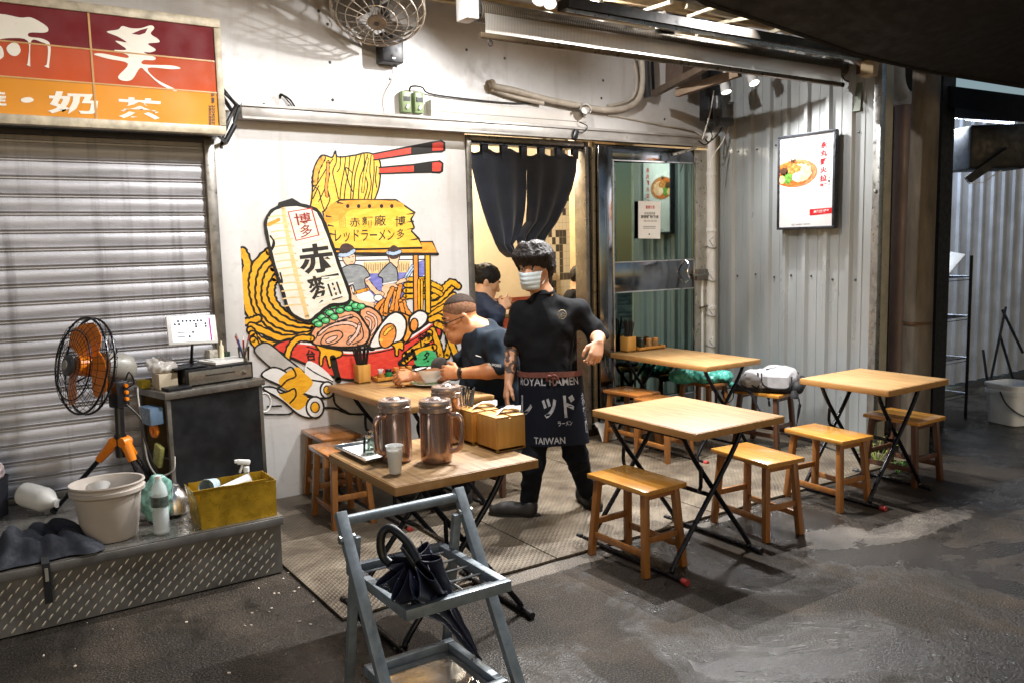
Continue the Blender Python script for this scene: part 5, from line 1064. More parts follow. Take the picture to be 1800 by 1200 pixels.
dup(S0, (3.82, 3.2, 0), 'orange stool tucked between the two empty right-hand tables', R(-5))
dup(S0, (4.58, 3.27, 0), 'yellow-lit stool at the left side of the far right table', R(-4))
S1 = make_stool('dark-rimmed stool between the far right table and the mossy post', M_STOOL, M_SLEGD, .33, .41); S1.location = (5.42, 3.27, 0)
S2 = make_stool('glossy brown stool against the white wall below the mural', M_STOOLD, M_SLEG, .27, .40); S2.location = (2.06, 5.31, .012)
dup(S2, (1.93, 4.83, .012), 'glossy brown stool in front of the one against the mural wall', R(-2))
dup(S2, (4.62, 5.17, .012), 'brown stool nearest the doorway, left of the table by the glass door', R(3))
dup(S2, (4.53, 4.7, .012), 'brown stool behind the nearest empty table, left of the glass door table', R(-3))
dup(S2, (5.42, 5.13, .012), 'stool under the teal plastic bag beside the glass door', R(0))
S3 = make_stool('dark brown stool carrying the grey backpack by the corrugated wall', M_STOOL, M_SLEGD, .29, .42); S3.location = (5.43, 4.47, .012); S3.rotation_euler = (0, 0, R(8))
dup(S3, (3.08, 4.78, .012), 'dark stool the man in the grey polo shirt sits on', R(2))
# ---------------------------------------------------------------- folding steel rack in front
t = thing('steel_rack', 'grey steel folding rack holding the umbrella in the foreground', 'rack', (1.39, 2.68, 0))
x0, x1 = 1.135, 1.635; YT, YB = 2.87, 2.42
for x in (x0, x1):
    b = MB(); b.bar((x, YT, .715), (x, YB, .0), .032, .042, M_GREYSTEEL, V((1, 0, 0)), .003); b.build('leg', t)
    xi = x+(.036 if x == x0 else -.036)
    b = MB(); b.bar((xi, YT-.05, .63), (xi, 2.95, .0), .026, .034, M_GREYSTEEL, V((1, 0, 0)), .003); b.build('leg', t)
    b = MB(); b.lathe([(.016, -.03), (.016, -.022), (.01, -.02), (.01, .02), (.016, .022), (.016, .03), (0, .031)], M_GALV, (x, YT-.055, .63), M.Rotation(R(90), 3, 'Y'), 8); b.build('bolt', t)
b = MB(); b.tube([V((x0+.017, YT-.012, .685)), V((x1-.017, YT-.012, .685))], .019, M_GREYSTEEL, 14); b.build('top_rail', t)
def shelf(name, z, xa, xb, ya, yb, wires):
    b = MB(); w = .032
    b.bx(xa, xb, ya, ya+w, z-.04, z, M_GREYSTEEL, .003); b.bx(xa, xb, yb-w, yb, z-.04, z, M_GREYSTEEL, .003); b.bx(xa, xa+w, ya+w+.001, yb-w-.001, z-.04, z-.001, M_GREYSTEEL, .003); b.bx(xb-w, xb, ya+w+.001, yb-w-.001, z-.04, z-.001, M_GREYSTEEL, .003); b.build(name, t)
    if wires:
        for k in range(5):
            b = MB(); y = ya+.07+k*(yb-ya-.14)/4; b.tube([V((xa+w-.005, y, z-.02)), V((xb-w+.005, y, z-.02))], .005, M_GALV, 6); b.build('wire', t)
        for x in (xa+.15, xb-.15): b = MB(); b.tube([V((x, ya+w-.005, z-.03)), V((x, yb-w+.005, z-.03))], .005, M_GALV, 6); b.build('wire', t)
shelf('upper_shelf_frame', .485, x0+.04, x1-.04, 2.43, 2.94, True); shelf('lower_shelf_frame', .11, x0+.06, x1-.06, 2.44, 2.86, False)
b = MB(); b.bx(x0+.094, x1-.094, 2.474, 2.826, .072, .078, M_STAINLESS); b.build('drip_tray', t)
# umbrella lying through the rack
t = thing('umbrella', 'folded navy umbrella with black hooked handle hanging through the rack', 'umbrella', (1.42, 2.7, .1))
tip = DP(857, 1128, 2.72); tip = V((1.575, 2.66, .12)); hk = DP(706, 962, 2.78); mid_ = V((1.40, 2.68, .5)); ax = (hk-tip).normalized()
mum = P('navy_nylon', '#20243a', .5, 0, .4, 12, bump=.15, bs=90)
b = MB(); L_ = (hk-tip).length; rm = axis_rot(ax); g = []; ru = random.Random(5); ph = [ru.uniform(.75, 1.3) for _ in range(8)]
for i in range(34):
    s = i/33; z = .02+s*(L_-.10); base = .011+.030*min(1, s*1.6); op = max(0, (s-.42)/.58)**1.3; row_ = []
    for k in range(81):
        a = 2*PI*k/80; pk = ph[int(k/10) % 8]; c_ = abs(math.sin(a*4)); rp = base*(.75+.45*c_)+op*.062*pk*(c_**1.4)+.006*noise.noise(V((math.cos(a)*3, math.sin(a)*3, s*7)))
        zz = z+op*.05*(pk-1)*c_; p = tip+rm @ V((rp*math.cos(a), rp*math.sin(a), zz)); p.z -= op*.035*c_; p.z = max(p.z, .50) if s > .72 and p.z < .50 else p.z
        row_.append(p)
    g.append(row_)
b.sheet(g, mum, .003); b.build('canopy', t, 75)
b = MB()
for k in range(8): a = 2*PI*(k+.5)/8; b.tube([tip+rm @ V((.02*math.cos(a), .02*math.sin(a), L_*.35)), tip+rm @ V((.055*math.cos(a), .055*math.sin(a), L_*.8)), tip+rm @ V((.075*math.cos(a), .075*math.sin(a), L_-.07))], .0022, M_CHROME, 5)
b.tube([tip+ax*.05, hk], .006, M_DKGREY, 8); b.build('ribs', t)
b = MB(); up = V((0, 0, 1)); c1 = DP(703, 975, 2.74); pts = [DP(735, 985, 2.72), DP(718, 955, 2.74), DP(700, 936, 2.75), DP(684, 927, 2.76), (DP(672, 936, 2.76)), DP(669, 958, 2.76), DP(674, 978, 2.76), DP(686, 990, 2.75)]
b.tube(crom(pts, 5), .0145, M_BLACKP, 12); b.build('hook_handle', t)
b = MB(); b.tube([tip-ax*.05, tip+ax*.06], .007, M_BLACKP, 8); b.build('ferrule', t)
# ---------------------------------------------------------------- on the small front table
ZT = .7455
def br_plastic():
    t_ = NT('bronze_clear_plastic'); tr = t_.n('BsdfTransparent'); tr.inputs[0].default_value = (.78, .6, .52, 1); nz = t_.noise(t_.coord(rnd_=True), 7, 4)
    df = t_.p; t_.set(Base_Color=t_.ramp(nz, [(.35, lin('#bb9686')), (.7, lin('#e6ccbd'))]), Roughness=.14, Metallic=.8, Specular_IOR_Level=.8, Coat_Weight=.8)
    mx = t_.n('MixShader'); mx.inputs[0].default_value = .7; t_.L(tr.outputs[0], mx.inputs[1]); t_.L(df.outputs[0], mx.inputs[2]); t_.L(mx.outputs[0], t_.out.inputs[0]); return t_.mat
M_BRONZE = br_plastic(); M_LID = P('bronze_lid', '#b09b90', .25, .6, .15, 10)
def pitcher(loc, ang, label):
    t = thing('water_pitcher', label, 'pitcher', loc, 'bronze water pitchers'); c = V(loc)
    b = MB(); b.shell([(.002, .004), (.066, .004), (.070, .014), (.071, .05), (.069, .215), (.070, .22), (.066, .22), (.065, .05), (.06, .02), (.002, .02)], M_BRONZE, c=c, n=36); b.build('body', t)
    b = MB(); b.shell([(.070, .222), (.073, .224), (.073, .243), (.070, .246), (.071, .25), (.072, .262), (.068, .272), (.05, .277), (.045, .270), (.03, .268), (.022, .28), (.012, .284), (.002, .285)], M_LID, c=c, n=36); b.build('lid', t)
    d = V((math.cos(ang), math.sin(ang), 0)); b = MB()
    b.tube(crom([c+d*.068+V((0, 0, .205)), c+d*.1+V((0, 0, .208)), c+d*.118+V((0, 0, .185)), c+d*.118+V((0, 0, .1)), c+d*.105+V((0, 0, .06)), c+d*.066+V((0, 0, .045))], 6), .0115, M_BRONZE, 10); b.build('handle', t)
    return t
def at(x, y, z=ZT): p = G(x, y, z); return V((p.x, p.y, z))
pitcher(at(697, 808), R(200), 'bronze water pitcher with its handle to the left, behind the plastic cup'); pitcher(at(768, 809), R(-50), 'bronze water pitcher with its handle towards the viewer, right of the cup'); pitcher(at(787, 776), R(20), 'bronze water pitcher standing behind the other two')
t = thing('plastic_cup', 'white translucent plastic cup in front of the bronze pitchers', 'cup', at(695, 831)); c = at(695, 831)
b = MB(); b.shell([(.002, .001), (.024, .001), (.0255, .006), (.035, .112), (.0375, .114), (.0375, .119), (.034, .118), (.024, .008), (.002, .006)], alphamat('frosted_plastic', '#e9e9e6', .62, .3), c=c, n=28); b.build('cup_body', t)
b = MB(); b.lathe([(.0235, .008), (.0325, .1), (0, .1)], alphamat('stacked_inner_cup', '#f0f0ee', .8, .35), c=c, n=24); b.build('inner_cup', t)
t = thing('metal_tray', 'shiny metal tray with upturned glasses at the left edge of the front table', 'tray', at(632, 795))
tc = V((1.535, 3.52, ZT)); b = MB(); g = [[tc+V((sx*(.085-.02*i/3 if i else .092), sy, 0))*1 for sx in (1,)] for i in range(4) for sy in (1,)]
b.box(tc+V((0, 0, .004)), (.16, .33, .006), M_STAINLESS, None, .002)
for sx in (-1, 1): b.box(tc+V((sx*.086, 0, .011)), (.004, .352, .02), M_STAINLESS, M.Rotation(sx*R(35), 3, 'Y'), .001)
for sy in (-1, 1): b.box(tc+V((0, sy*.172, .011)), (.176, .004, .02), M_STAINLESS, M.Rotation(-sy*R(35), 3, 'X'), .001)
b.build('tray_body', t)
b = MB(); b.box(tc+V((0, 0, .0085)), (.12, .29, .002), M_PAPER); b.build('liner', t)
for i, (dx, dy) in enumerate(((-.01, -.055), (.045, .02))):
    t = thing('drinking_glass', ('left' if i == 0 else 'right')+' upturned clear glass on the metal tray', 'glass', tc+V((dx, dy, .01)), 'upturned glasses on the tray')
    b = MB(); b.shell([(.03, .001), (.032, .001), (.026, .085), (.001, .087), (.001, .08), (.023, .078), (.03, .001)], M_GLASS, c=tc+V((dx, dy, .0096)), n=24); b.build('glass_body', t)
def stick_box(name, label, c, w, h, n, ext, matb, seed, cat='chopstick holder', metal=False):
    t = thing(name, label, cat, c); r_ = random.Random(seed); th = .007
    b = MB()
    b.box(c+V((0, 0, .005)), (w, w, .01), matb)
    for sx in (-1, 1): b.box(c+V((sx*(w/2-th/2), 0, h/2)), (th, w, h), matb, None, .0015); b.box(c+V((0, sx*(w/2-th/2), h/2)), (w-2*th-.0005, th, h-.001), matb, None, .0015)
    b.build('box', t)
    for k in range(n):
        a = V((r_.uniform(-1, 1)*(w/2-.018), r_.uniform(-1, 1)*(w/2-.018), .012)); e = a+V((r_.uniform(-1, 1)*.035, r_.uniform(-1, 1)*.035, h+ext*r_.uniform(.75, 1.1)))
        a = V((a.x*.6, a.y*.6, a.z)); b = MB(); b.tube([c+a, c+e], [.0025, .0042], M_DKGREY if metal and k % 3 else (M_CHROME if metal else M_BLACKP), 6); b.build('chopstick', t)
    return t
stick_box('utensil_box', 'wooden box of dark spoons and chopsticks behind the napkin boxes', at(811, 770)+V((.02, -.02, 0)), .085, .13, 14, .11, M_BAMBOO, 3, 'utensil box', True)
def napkin_box(lab, c, size, seed):
    t = thing('napkin_box', lab, 'napkin box', c, 'wooden napkin boxes'); sx, sy, h = size; th = .008
    b = MB(); b.box(c+V((0, 0, .006)), (sx, sy, .012), M_BAMBOO)
    for s in (-1, 1): b.box(c+V((s*(sx/2-th/2), 0, h/2)), (th, sy, h), M_BAMBOO, None, .0015); b.box(c+V((0, s*(sy/2-th/2), h/2)), (sx-2*th-.001, th, h-.001), M_BAMBOO, None, .0015)
    b.box(c+V((-sx*.26, 0, h+.004)), (sx*.46, sy, .008), M_BAMBOO, None, .0015); b.box(c+V((sx*.27, 0, h+.004)), (sx*.44, sy, .008), M_BAMBOO, None, .0015); b.build('box', t)
    g = []; rr = random.Random(seed)
    for i in range(8):
        s = i/7; g.append([c+V((-.05+.13*s+.01*j, (j-3)/3*(sy*.24)*(1-.45*math.sin(s*PI)), h+.010+.02*math.sin(s*PI)*(1-.3*abs(j-3)/3)+.012*noise.noise(V((i*.8+seed, j*.9, 0)))+.012*math.cos(j*2.1)*s)) for j in range(7)])
    b = MB(); b.sheet(g, M_PAPER, .0015); b.build('napkin', t, 70)
napkin_box('wooden napkin box at the right front corner of the small table', at(872, 790)+V((.055, .04, 0)), (.16, .165, .15), 1); napkin_box('wooden napkin box standing between pitchers and the corner box', at(820, 778)+V((.075, .02, 0)), (.15, .15, .15), 5)
# ---------------------------------------------------------------- on the man's table
ZM = .7505
stick_box('chopstick_holder', "wooden holder full of dark chopsticks on the man's table by the mural", V((2.345, 5.40, ZM)), .09, .13, 26, .12, M_BAMBOO, 8)
def jar(c, h, r, m1, m2, lab, g_, cat='jar', lh=.022):
    t = thing('spice_jar', lab, cat, c, g_); b = MB(); b.shell([(.001, .001), (r, .001), (r, h-lh), (r*.8, h-lh+.003), (r*.75, h-lh+.003), (.001, h-lh)], m1, c=c, n=18); b.build('jar_body', t)
    b = MB(); b.lathe([(r*.93, h-lh+.001), (r*.95, h-.003), (r*.85, h), (0, h)], m2, c, None, 18); b.build('lid', t)
def cond_tray(lab, c, w, l):
    t = thing('condiment_tray', lab, 'tray', c); b = MB(); b.box(c+V((0, 0, .005)), (w, l, .009), M_STOOL, None, .001)
    for s in (-1, 1): b.box(c+V((s*(w/2-.004), 0, .016)), (.008, l, .03), M_STOOL, None, .001); b.box(c+V((0, s*(l/2-.004), .016)), (w-.017, .008, .03), M_STOOL, None, .001)
    b.build('tray_body', t)
c = V((2.60, 5.38, ZM)); cond_tray("long wooden condiment tray on the man's table", c, .34, .1)
M_AMBER = P('amber_sauce_glass', '#8a5a24', .15, 0, .3, 30); M_OLID = P('orange_wood_lid', '#b8762f', .4); M_GREENJ = P('green_jar', '#1f7a44', .25)
t = thing('toothpick_pot', "small wooden pot of white toothpicks on the man's condiment tray", 'toothpicks', c+V((-.125, 0, .0096))); b = MB(); b.shell([(.001, .001), (.022, .001), (.024, .045), (.02, .045), (.018, .01), (.001, .01)], M_OLID, c=c+V((-.125, 0, .0096)), n=18); b.build('pot', t)
b = MB()
for k in range(16): b.tube([c+V((-.125+rnd.uniform(-.01, .01), rnd.uniform(-.01, .01), .02)), c+V((-.125+rnd.uniform(-.02, .02), rnd.uniform(-.02, .02), .085))], .0022, M_WHITEP, 5)
b.build('toothpicks', t)
jar(c+V((-.065, 0, .0096)), .07, .024, M_GREENJ, M_BLACKP, 'black-capped green jar between toothpicks and spice jars', None)
for k in range(3): jar(c+V((-.005+k*.052, 0, .0096)), .075, .021, M_AMBER, M_OLID, ('left', 'middle', 'right')[k]+" amber spice jar with orange lid on the man's tray", "amber spice jars on the man's tray")
bc = V((2.665, 5.0, ZM)); t = thing('soup_bowl', 'white ramen bowl on a saucer in front of the eating man', 'bowl', bc+V((0, 0, .02)))
b = MB(); b.shell([(.001, .003), (.045, .003), (.048, .012), (.075, .03), (.1, .065), (.104, .09), (.1, .09), (.095, .066), (.07, .035), (.001, .022)], M_CERAMIC, c=bc+V((0, 0, .0185)), n=40); b.build('bowl_body', t)
b = MB(); b.lathe([(.095, .07), (0, .0705)], P('ramen_broth', '#c98f50', .12, 0, .5, 25), bc+V((0, 0, .0185)), None, 30); b.build('broth', t)
t = thing('saucer', 'white saucer under the ramen bowl', 'saucer', bc); b = MB(); b.shell([(.001, .002), (.07, .002), (.1, .01), (.135, .018), (.135, .0205), (.1, .0135), (.07, .007), (.001, .0065)], M_CERAMIC, c=bc+V((0, 0, .0005)), n=40); b.build('plate', t)
t = thing('small_plate', "small white dish with a tissue near the man's elbow", 'dish', V((2.70, 4.72, ZM))); b = MB(); b.shell([(.001, .002), (.05, .002), (.075, .014), (.073, .016), (.05, .006), (.001, .006)], M_CERAMIC, c=V((2.70, 4.74, ZM)), n=30); b.build('dish', t)
t = tag(MB().lathe([(0, 0), (.04, .001), (.055, .008), (.05, .012), (.0, .007)], M_BAMBOO, V((2.55, 5.06, ZM+.001)), None, 20, 1, .8).bar((2.49, 5.06, ZM+.012), (2.33, 5.12, ZM+.02), .014, .008, M_BAMBOO, bev=.003).build('wooden_ladle'), "wooden ladle lying on the man's table left of the bowl", 'ladle')
# ---------------------------------------------------------------- on the table by the glass door
stick_box('chopstick_holder', 'wooden holder full of chopsticks on the table by the glass door', V((4.80, 5.41, ZT)), .095, .13, 24, .13, M_BAMBOO, 21)
c = V((5.03, 5.40, ZT)); cond_tray('wooden condiment tray on the table by the glass door', c, .3, .1)
jar(c+V((-.09, 0, .0096)), .09, .03, P('dark_green_glass', '#1d2a22', .15), M_BLACKP, 'dark jar at the left of the tray by the glass door', None)
for k in range(2): jar(c+V((.0+k*.075, 0, .0096)), .085, .026, P('spice_glass', '#9a7a50', .15, 0, .5, 30), M_OLID, ('left', 'right')[k]+' spice jar with orange lid on the tray by the glass door', 'spice jars by the glass door')
# ---------------------------------------------------------------- teal bag, backpack, plants
t = thing('teal_plastic_bag', 'crumpled teal plastic bag lying on the stool beside the glass door', 'plastic bag', (5.40, 5.13, .465))
s = SDF(); 
for (x, y, r1) in ((5.30, 5.2, .085), (5.42, 5.13, .1), (5.5, 5.0, .075), (5.36, 5.04, .08), (5.22, 5.24, .06)): s.ell((x, y, .462+r1*.62), (r1*1.25, r1*1.25, r1*.72), None, .05)
s.cone((5.52, 4.96, .5), (5.585, 4.9, .36), .03, .012, .03); s.half((0, 0, .462), (0, 0, -1)) if False else None
s.build('bag', M_TEAL, t, .011, (.026, 17, (1, 1, 1)))
t = thing('backpack', 'grey and black backpack lying flat on a dark stool by the corrugated wall', 'backpack', (5.43, 4.47, .465))
mgb = P('grey_pack_fabric', '#a8a6a8', .8, 0, .25, 10, bump=.2, bs=250); mbb = P('black_pack_fabric', '#1b1b1f', .75, 0, .3, 10, bump=.2, bs=250)
u = (V((5.565, 4.27, 0))-V((5.3, 4.68, 0))).normalized(); w_ = V((-u.y, u.x, 0)); w_ = w_ if w_.x > 0 else -w_; c = V((5.43, 4.45, .462))
pp = lambda a, b_, z: c+u*a+w_*b_+V((0, 0, z))
s = SDF(); s.cone(pp(-.13, -.06, .08), pp(.14, -.06, .1), .075, .085, .05).cone(pp(-.13, .07, .08), pp(.14, .07, .1), .075, .085, .05).cone(pp(.05, 0, .12), pp(.16, 0, .11), .09, .085, .05)
s.half(c+V((0, 0, .002)), V((0, 0, -1))); s.build('main_body', mgb, t, .009, (.008, 12, (1, 1, 1)))
s = SDF(); s.cone(pp(-.24, -.1, .025), pp(.24, -.09, .03), .028, .034, .02).cone(pp(-.24, .1, .025), pp(.24, .1, .03), .028, .034, .02).cone(pp(.24, -.09, .05), pp(.25, .09, .07), .05, .05, .02).cone(pp(-.22, -.08, .03), pp(-.22, .08, .03), .03, .03, .02); s.half(c+V((0, 0, .001)), V((0, 0, -1))); s.build('base_panel', mbb, t, .009)
b = MB()
b.sheet([[pp(-.02+.2*j/6, -.149-.006*math.sin(j/6*PI), .05+.085*i/4) for j in range(7)] for i in range(5)], mgb, .006)
b.build('side_pocket', t)
b = MB()
for ps in ([(-.16, -.1, .14), (-.1, -.13, .06), (-.05, -.135, .05), (-.06, -.11, .16)], [(-.03, -.13, .16), (.0, -.152, .06), (.17, -.155, .05), (.2, -.12, .14)], [(.0, -.08, .182), (.1, -.04, .195), (.2, -.03, .17), (.24, 0, .15)]): b.tube(crom([pp(*q) for q in ps], 6), .006, mbb, 6)
b.build('piping', t)
b = MB()
def strap(pts, wd, m=mbb):
    q = crom(pts, 6); fr = frames(q); b.sheet([[p+w_*0+(V((0, 0, 1)).cross((q[min(i+1, len(q)-1)]-q[max(i-1, 0)]).normalized()).normalized())*(wd*k/2) for k in (-1, -.3, .3, 1)] for i, p in enumerate(q)], m, .006)
strap([pp(-.17, -.16, .02), pp(-.1, -.19, -.0), pp(-.04, -.2, -.12), pp(.05, -.18, -.2), pp(.1, -.12, -.23)], .05); b.build('shoulder_strap', t, 60)
b = MB(); strap([pp(-.22, -.12, .03), pp(-.31, -.14, .02), pp(-.33, -.13, -.03), pp(-.29, -.12, -.09), pp(-.25, -.12, -.06), pp(-.24, -.12, .01)], .025); strap([pp(.22, -.14, .03), pp(.26, -.15, -.06), pp(.25, -.14, -.2), pp(.22, -.14, -.4)], .024); strap([pp(.03, -.15, .0), pp(.03, -.155, -.05), pp(.035, -.15, -.1)], .02); b.build('webbing', t, 60)
b = MB(); q = pp(.22, -.13, .0); b.lathe([(.03, -.03), (.034, 0), (.02, .03), (0, .035)], M_DKGREY, q, None, 14); b.build('buckle', t)
def plant(label, base, n, h, seed, col='#41602b', name='weed'):
    t = thing(name, label, 'plant', base); r_ = random.Random(seed); b = MB(); m = P('leaf', col, .5, 0, .4, 20); b2 = MB()
    for k in range(n):
        a = r_.uniform(0, 6.28); ln = h*r_.uniform(.5, 1.0); tp = base+V((math.cos(a)*ln*.6, math.sin(a)*ln*.6, ln*r_.uniform(.5, 1))); b2.tube([base+V((0, 0, .0)), base.lerp(tp, .5)+V((0, 0, ln*.15)), tp], .0025, m, 5)
        for j in range(4):
            p = base.lerp(tp, .45+.17*j)+V((0, 0, ln*.1)); d = V((math.cos(a+(-1)**j*1.1), math.sin(a+(-1)**j*1.1), r_.uniform(-.1, .5))).normalized(); s = d.cross(V((0, 0, 1))).normalized(); L = r_.uniform(.035, .06); b.add([p, p+d*L*.5+s*L*.28, p+d*L+V((0, 0, -.01)), p+d*L*.5-s*L*.28], [(0, 1, 2), (0, 2, 3)], m)
    b.build('leaves', t); b2.build('stems', t)
plant('green weed growing under the dark-rimmed stool by the post', G(1579, 832)+V((0, 0, .0)), 9, .14, 2, '#4b7a2e')
plant('tall thin weed with yellow-green leaves at the corrugated wall end', G(1542, 815), 7, .3, 4, '#7c8a3a')
plant('small weed at the foot of the corrugated wall', G(1515, 800), 5, .09, 6)
t = thing('floor_cable', 'black cable lying along the foot of the corrugated wall', 'cable', G(1430, 780)); b = MB(); b.tube(crom([G(1385, 765, .025), G(1430, 776, .025), G(1480, 795, .015), G(1530, 800, .012), G(1560, 820, .01)], 6), .008, M_CABLE, 6); b.build('cable', t)

# ---------------------------------------------------------------- counter and what stands on it
CA = R(14); CO = V((.965, 4.93, ZP)); CU = V((math.cos(CA), math.sin(CA), 0)); CV = V((-math.sin(CA), math.cos(CA), 0)); CRM = M.Rotation(CA, 3, 'Z'); CH = .905-ZP
cc = lambda u, v, z=0: CO+CU*u+CV*v+V((0, 0, z))
t = thing('serving_counter', 'black-fronted steel counter on the diamond-plate platform', 'counter', CO); CWD, CDP = .60, .36
mcb = P('black_counter_panel', '#17181b', .4, .1, .5, 3.5)
b = MB(); b.box(cc(CWD/2, CDP/2, CH-.02), (CWD+.03, CDP+.03, .04), M_DULLSTEEL, CRM, .006); b.build('countertop', t)
b = MB(); b.box(cc(CWD/2, .006, (CH-.04)/2+.01), (CWD-.04, .012, CH-.065), mcb, CRM); b.build('front_panel', t)
for u in (.0, CWD): 
    for v in (.0, CDP): b = MB(); b.box(cc(u+(.012 if u == 0 else -.012), v+(.012 if v == 0 else -.012), (CH-.042)/2), (.024, .026, CH-.044), M_DULLSTEEL, CRM, .002); b.build('corner_post', t)
b = MB(); b.box(cc(CWD-.005, CDP/2, (CH-.04)/2), (.006, CDP-.06, CH-.06), mcb, CRM); b.box(cc(CWD/2, CDP-.008, (CH-.04)/2), (CWD-.06, .006, CH-.06), P('brown_inside', '#6e5d41', .6), CRM); b.box(cc(CWD/2, CDP/2, .2), (CWD-.06, CDP-.07, .012), M_DULLSTEEL, CRM); b.build('side_panel', t)
t = thing('cash_drawer', 'grey metal cash drawer with a slot and lock on the counter', 'cash drawer', cc(.36, .2, CH))
b = MB(); b.box(cc(.365, .205, CH+.052), (.43, .29, .1), P('black_drawer_case', '#1d1c1b', .4, .3), CRM, .004); b.build('case', t)
b = MB(); b.box(cc(.365, .056, CH+.05), (.40, .008, .076), P('brushed_front', '#8d857a', .3, .7, .15, 5), CRM, .002); b.build('front', t)
b = MB(); b.box(cc(.36, .0515, CH+.058), (.19, .002, .006), M_BLACK, CRM); b.build('slot', t)
b = MB(); b.lathe([(.012, 0), (.012, .006), (.005, .007), (.004, .002), (0, .002)], M_CHROME, cc(.515, .0515, CH+.05), CRM @ M.Rotation(R(90), 3, 'X'), 14); b.build('lock', t)
ZD = CH+.104
t = thing('order_tablet', 'white order tablet on a black stand above the cash drawer', 'tablet', cc(.28, .22, ZD))
tq = lambda x, y, o=0: FY(240+x/7.5, 560+y/7.5, 5.07-.0*o)+CV*(-.0008*o)
TC = FY(338, 580, 5.06); trm = CRM @ M.Rotation(R(-6), 3, 'Z') @ M.Rotation(R(-14), 3, 'X') @ M.Rotation(R(2.5), 3, 'Y')
b = MB(); b.box(TC, (.285, .012, .165), M_WHITEP, trm, .005); b.build('bezel', t)
tl_ = lambda x, z, o=1: TC+trm @ V((x, -.0063-.0004*o, z))
msc = emit('tablet_screen', '#dfe6f0', .75)
b = MB(); b.add([tl_(-.118, -.066), tl_(.118, -.066), tl_(.118, .066), tl_(-.118, .066)], [(0, 1, 2, 3)], msc); b.build('screen', t)
b = MB(); mic = P('icon_dark', '#20242a', .5); mmg = emit('magenta_bar', '#a02a78', .4)
for (x, z) in ((-.078, .052), (-.052, .052), (-.03, .052), (-.008, .052), (.014, .052), (.034, .052), (.054, .052), (-.098, .034), (-.074, .034), (.022, .032), (.022, .018), (.078, .034), (.078, .018), (.0, -.014), (-.022, -.038)): b.lathe([(.007, 0), (0, .0003)], mic, tl_(x, z, 2), trm @ M.Rotation(R(90), 3, 'X'), 12)
b.add([tl_(.098, -.066, 2), tl_(.108, -.066, 2), tl_(.108, .066, 2), tl_(.098, .066, 2)], [(0, 1, 2, 3)], mmg)
for z in (-.014, -.038): b.add([tl_(-.09, z-.003, 2), tl_(-.045, z-.003, 2), tl_(-.045, z+.003, 2), tl_(-.09, z+.003, 2)], [(0, 1, 2, 3)], M_GREYP)
b.build('icons', t)
b = MB(); st = cc(.27, .22, ZD); b.tube([st+V((0, 0, .01)), V((TC.x+.005, TC.y+.03, TC.z-.05))], .009, M_BLACKP, 8); b.lathe([(.06, 0), (.058, .01), (.015, .016), (0, .016)], M_BLACKP, st, None, 20); b.lathe([(.0, -.018), (.018, 0), (0, .018)], M_DKGREY, st+V((.004, -.01, .03)), None, 14); b.build('stand', t)
t = thing('pen_cup', 'clear cup of red and blue pens at the right end of the counter', 'pen cup', cc(.58, .12, CH+.1)); c = cc(.565, .13, ZD)
b = MB(); b.shell([(.001, .001), (.03, .001), (.036, .085), (.034, .085), (.028, .005), (.001, .005)], M_GLASS, c=c, n=20); b.build('cup', t)
for k, (a, l_, m) in enumerate(((2.9, .16, M_RED), (2.3, .17, M_GREYP), (1.3, .15, M_WHITEP), (.2, .16, M_RED), (4.5, .13, M_INKRED), (5.5, .12, M_GREYP), (3.5, .14, P('blue_pen', '#3a4f8f', .4)))):
    b = MB(); d = V((math.cos(a)*.28, math.sin(a)*.28, 1)).normalized(); b.tube([c+V((0, 0, .008))+d*0, c+d*l_], .0052, m, 8); b.build('pen', t)
tag(MB().box(cc(.46, .2, ZD+.008), (.22, .2, .014), M_PAPER, CRM @ M.Rotation(R(4), 3, 'Z')).box(cc(.47, .19, ZD+.018), (.2, .15, .004), M_WHITEP, CRM @ M.Rotation(R(-6), 3, 'Z')).build('paper_stack'), 'stack of white papers on the right half of the cash drawer', 'papers')
tag(MB().box(cc(.2, .14, ZD+.006), (.2, .12, .01), M_BLACKP, CRM @ M.Rotation(R(3), 3, 'Z'), .003).build('menu_folder'), 'black folder lying on the left half of the cash drawer', 'folder')
t = thing('sauce_box', 'clutter box of small bottles behind the cash drawer by the pens', 'box', cc(.45, .3, ZD)); b = MB(); b.box(cc(.47, .31, ZD+.035), (.1, .07, .07), P('printed_carton', '#b9b2a5', .6, 0, .5, 40), CRM, .002); b.build('carton', t)
b = MB(); b.lathe([(.014, 0), (.014, .09), (.006, .1), (.006, .12), (0, .12)], P('cream_bottle', '#d9cfae', .4), cc(.49, .26, ZD), None, 12); b.lathe([(.02, 0), (.02, .05), (0, .05)], P('dark_bottle', '#20382c', .3), cc(.53, .27, ZD), None, 12); b.build('bottles', t)
t = thing('card_tray', 'small black tray at the front left corner of the counter', 'tray', cc(.09, .05, CH)); b = MB(); b.box(cc(.09, .055, CH+.01), (.14, .09, .018), M_BLACKP, CRM, .003); b.build('tray_body', t)
t = thing('tissue_carton', 'beige carton of crumpled plastic bags at the left end of the counter', 'carton', cc(.06, .18, CH)); b = MB(); b.box(cc(.075, .16, CH+.045), (.11, .09, .088), P('beige_carton', '#cdbfa6', .7), CRM, .002); b.build('carton_body', t)
s = SDF(); s.ell(cc(.07, .17, CH+.12), (.07, .05, .035), None, .03).ell(cc(.04, .2, CH+.15), (.05, .04, .03), None, .03).ell(cc(.1, .18, CH+.14), (.04, .04, .03), None, .03); s.build('plastic_film', alphamat('crumpled_film', '#ddd8d2', .8, .25), t, .008, (.02, 22, (1, 1, 1)))
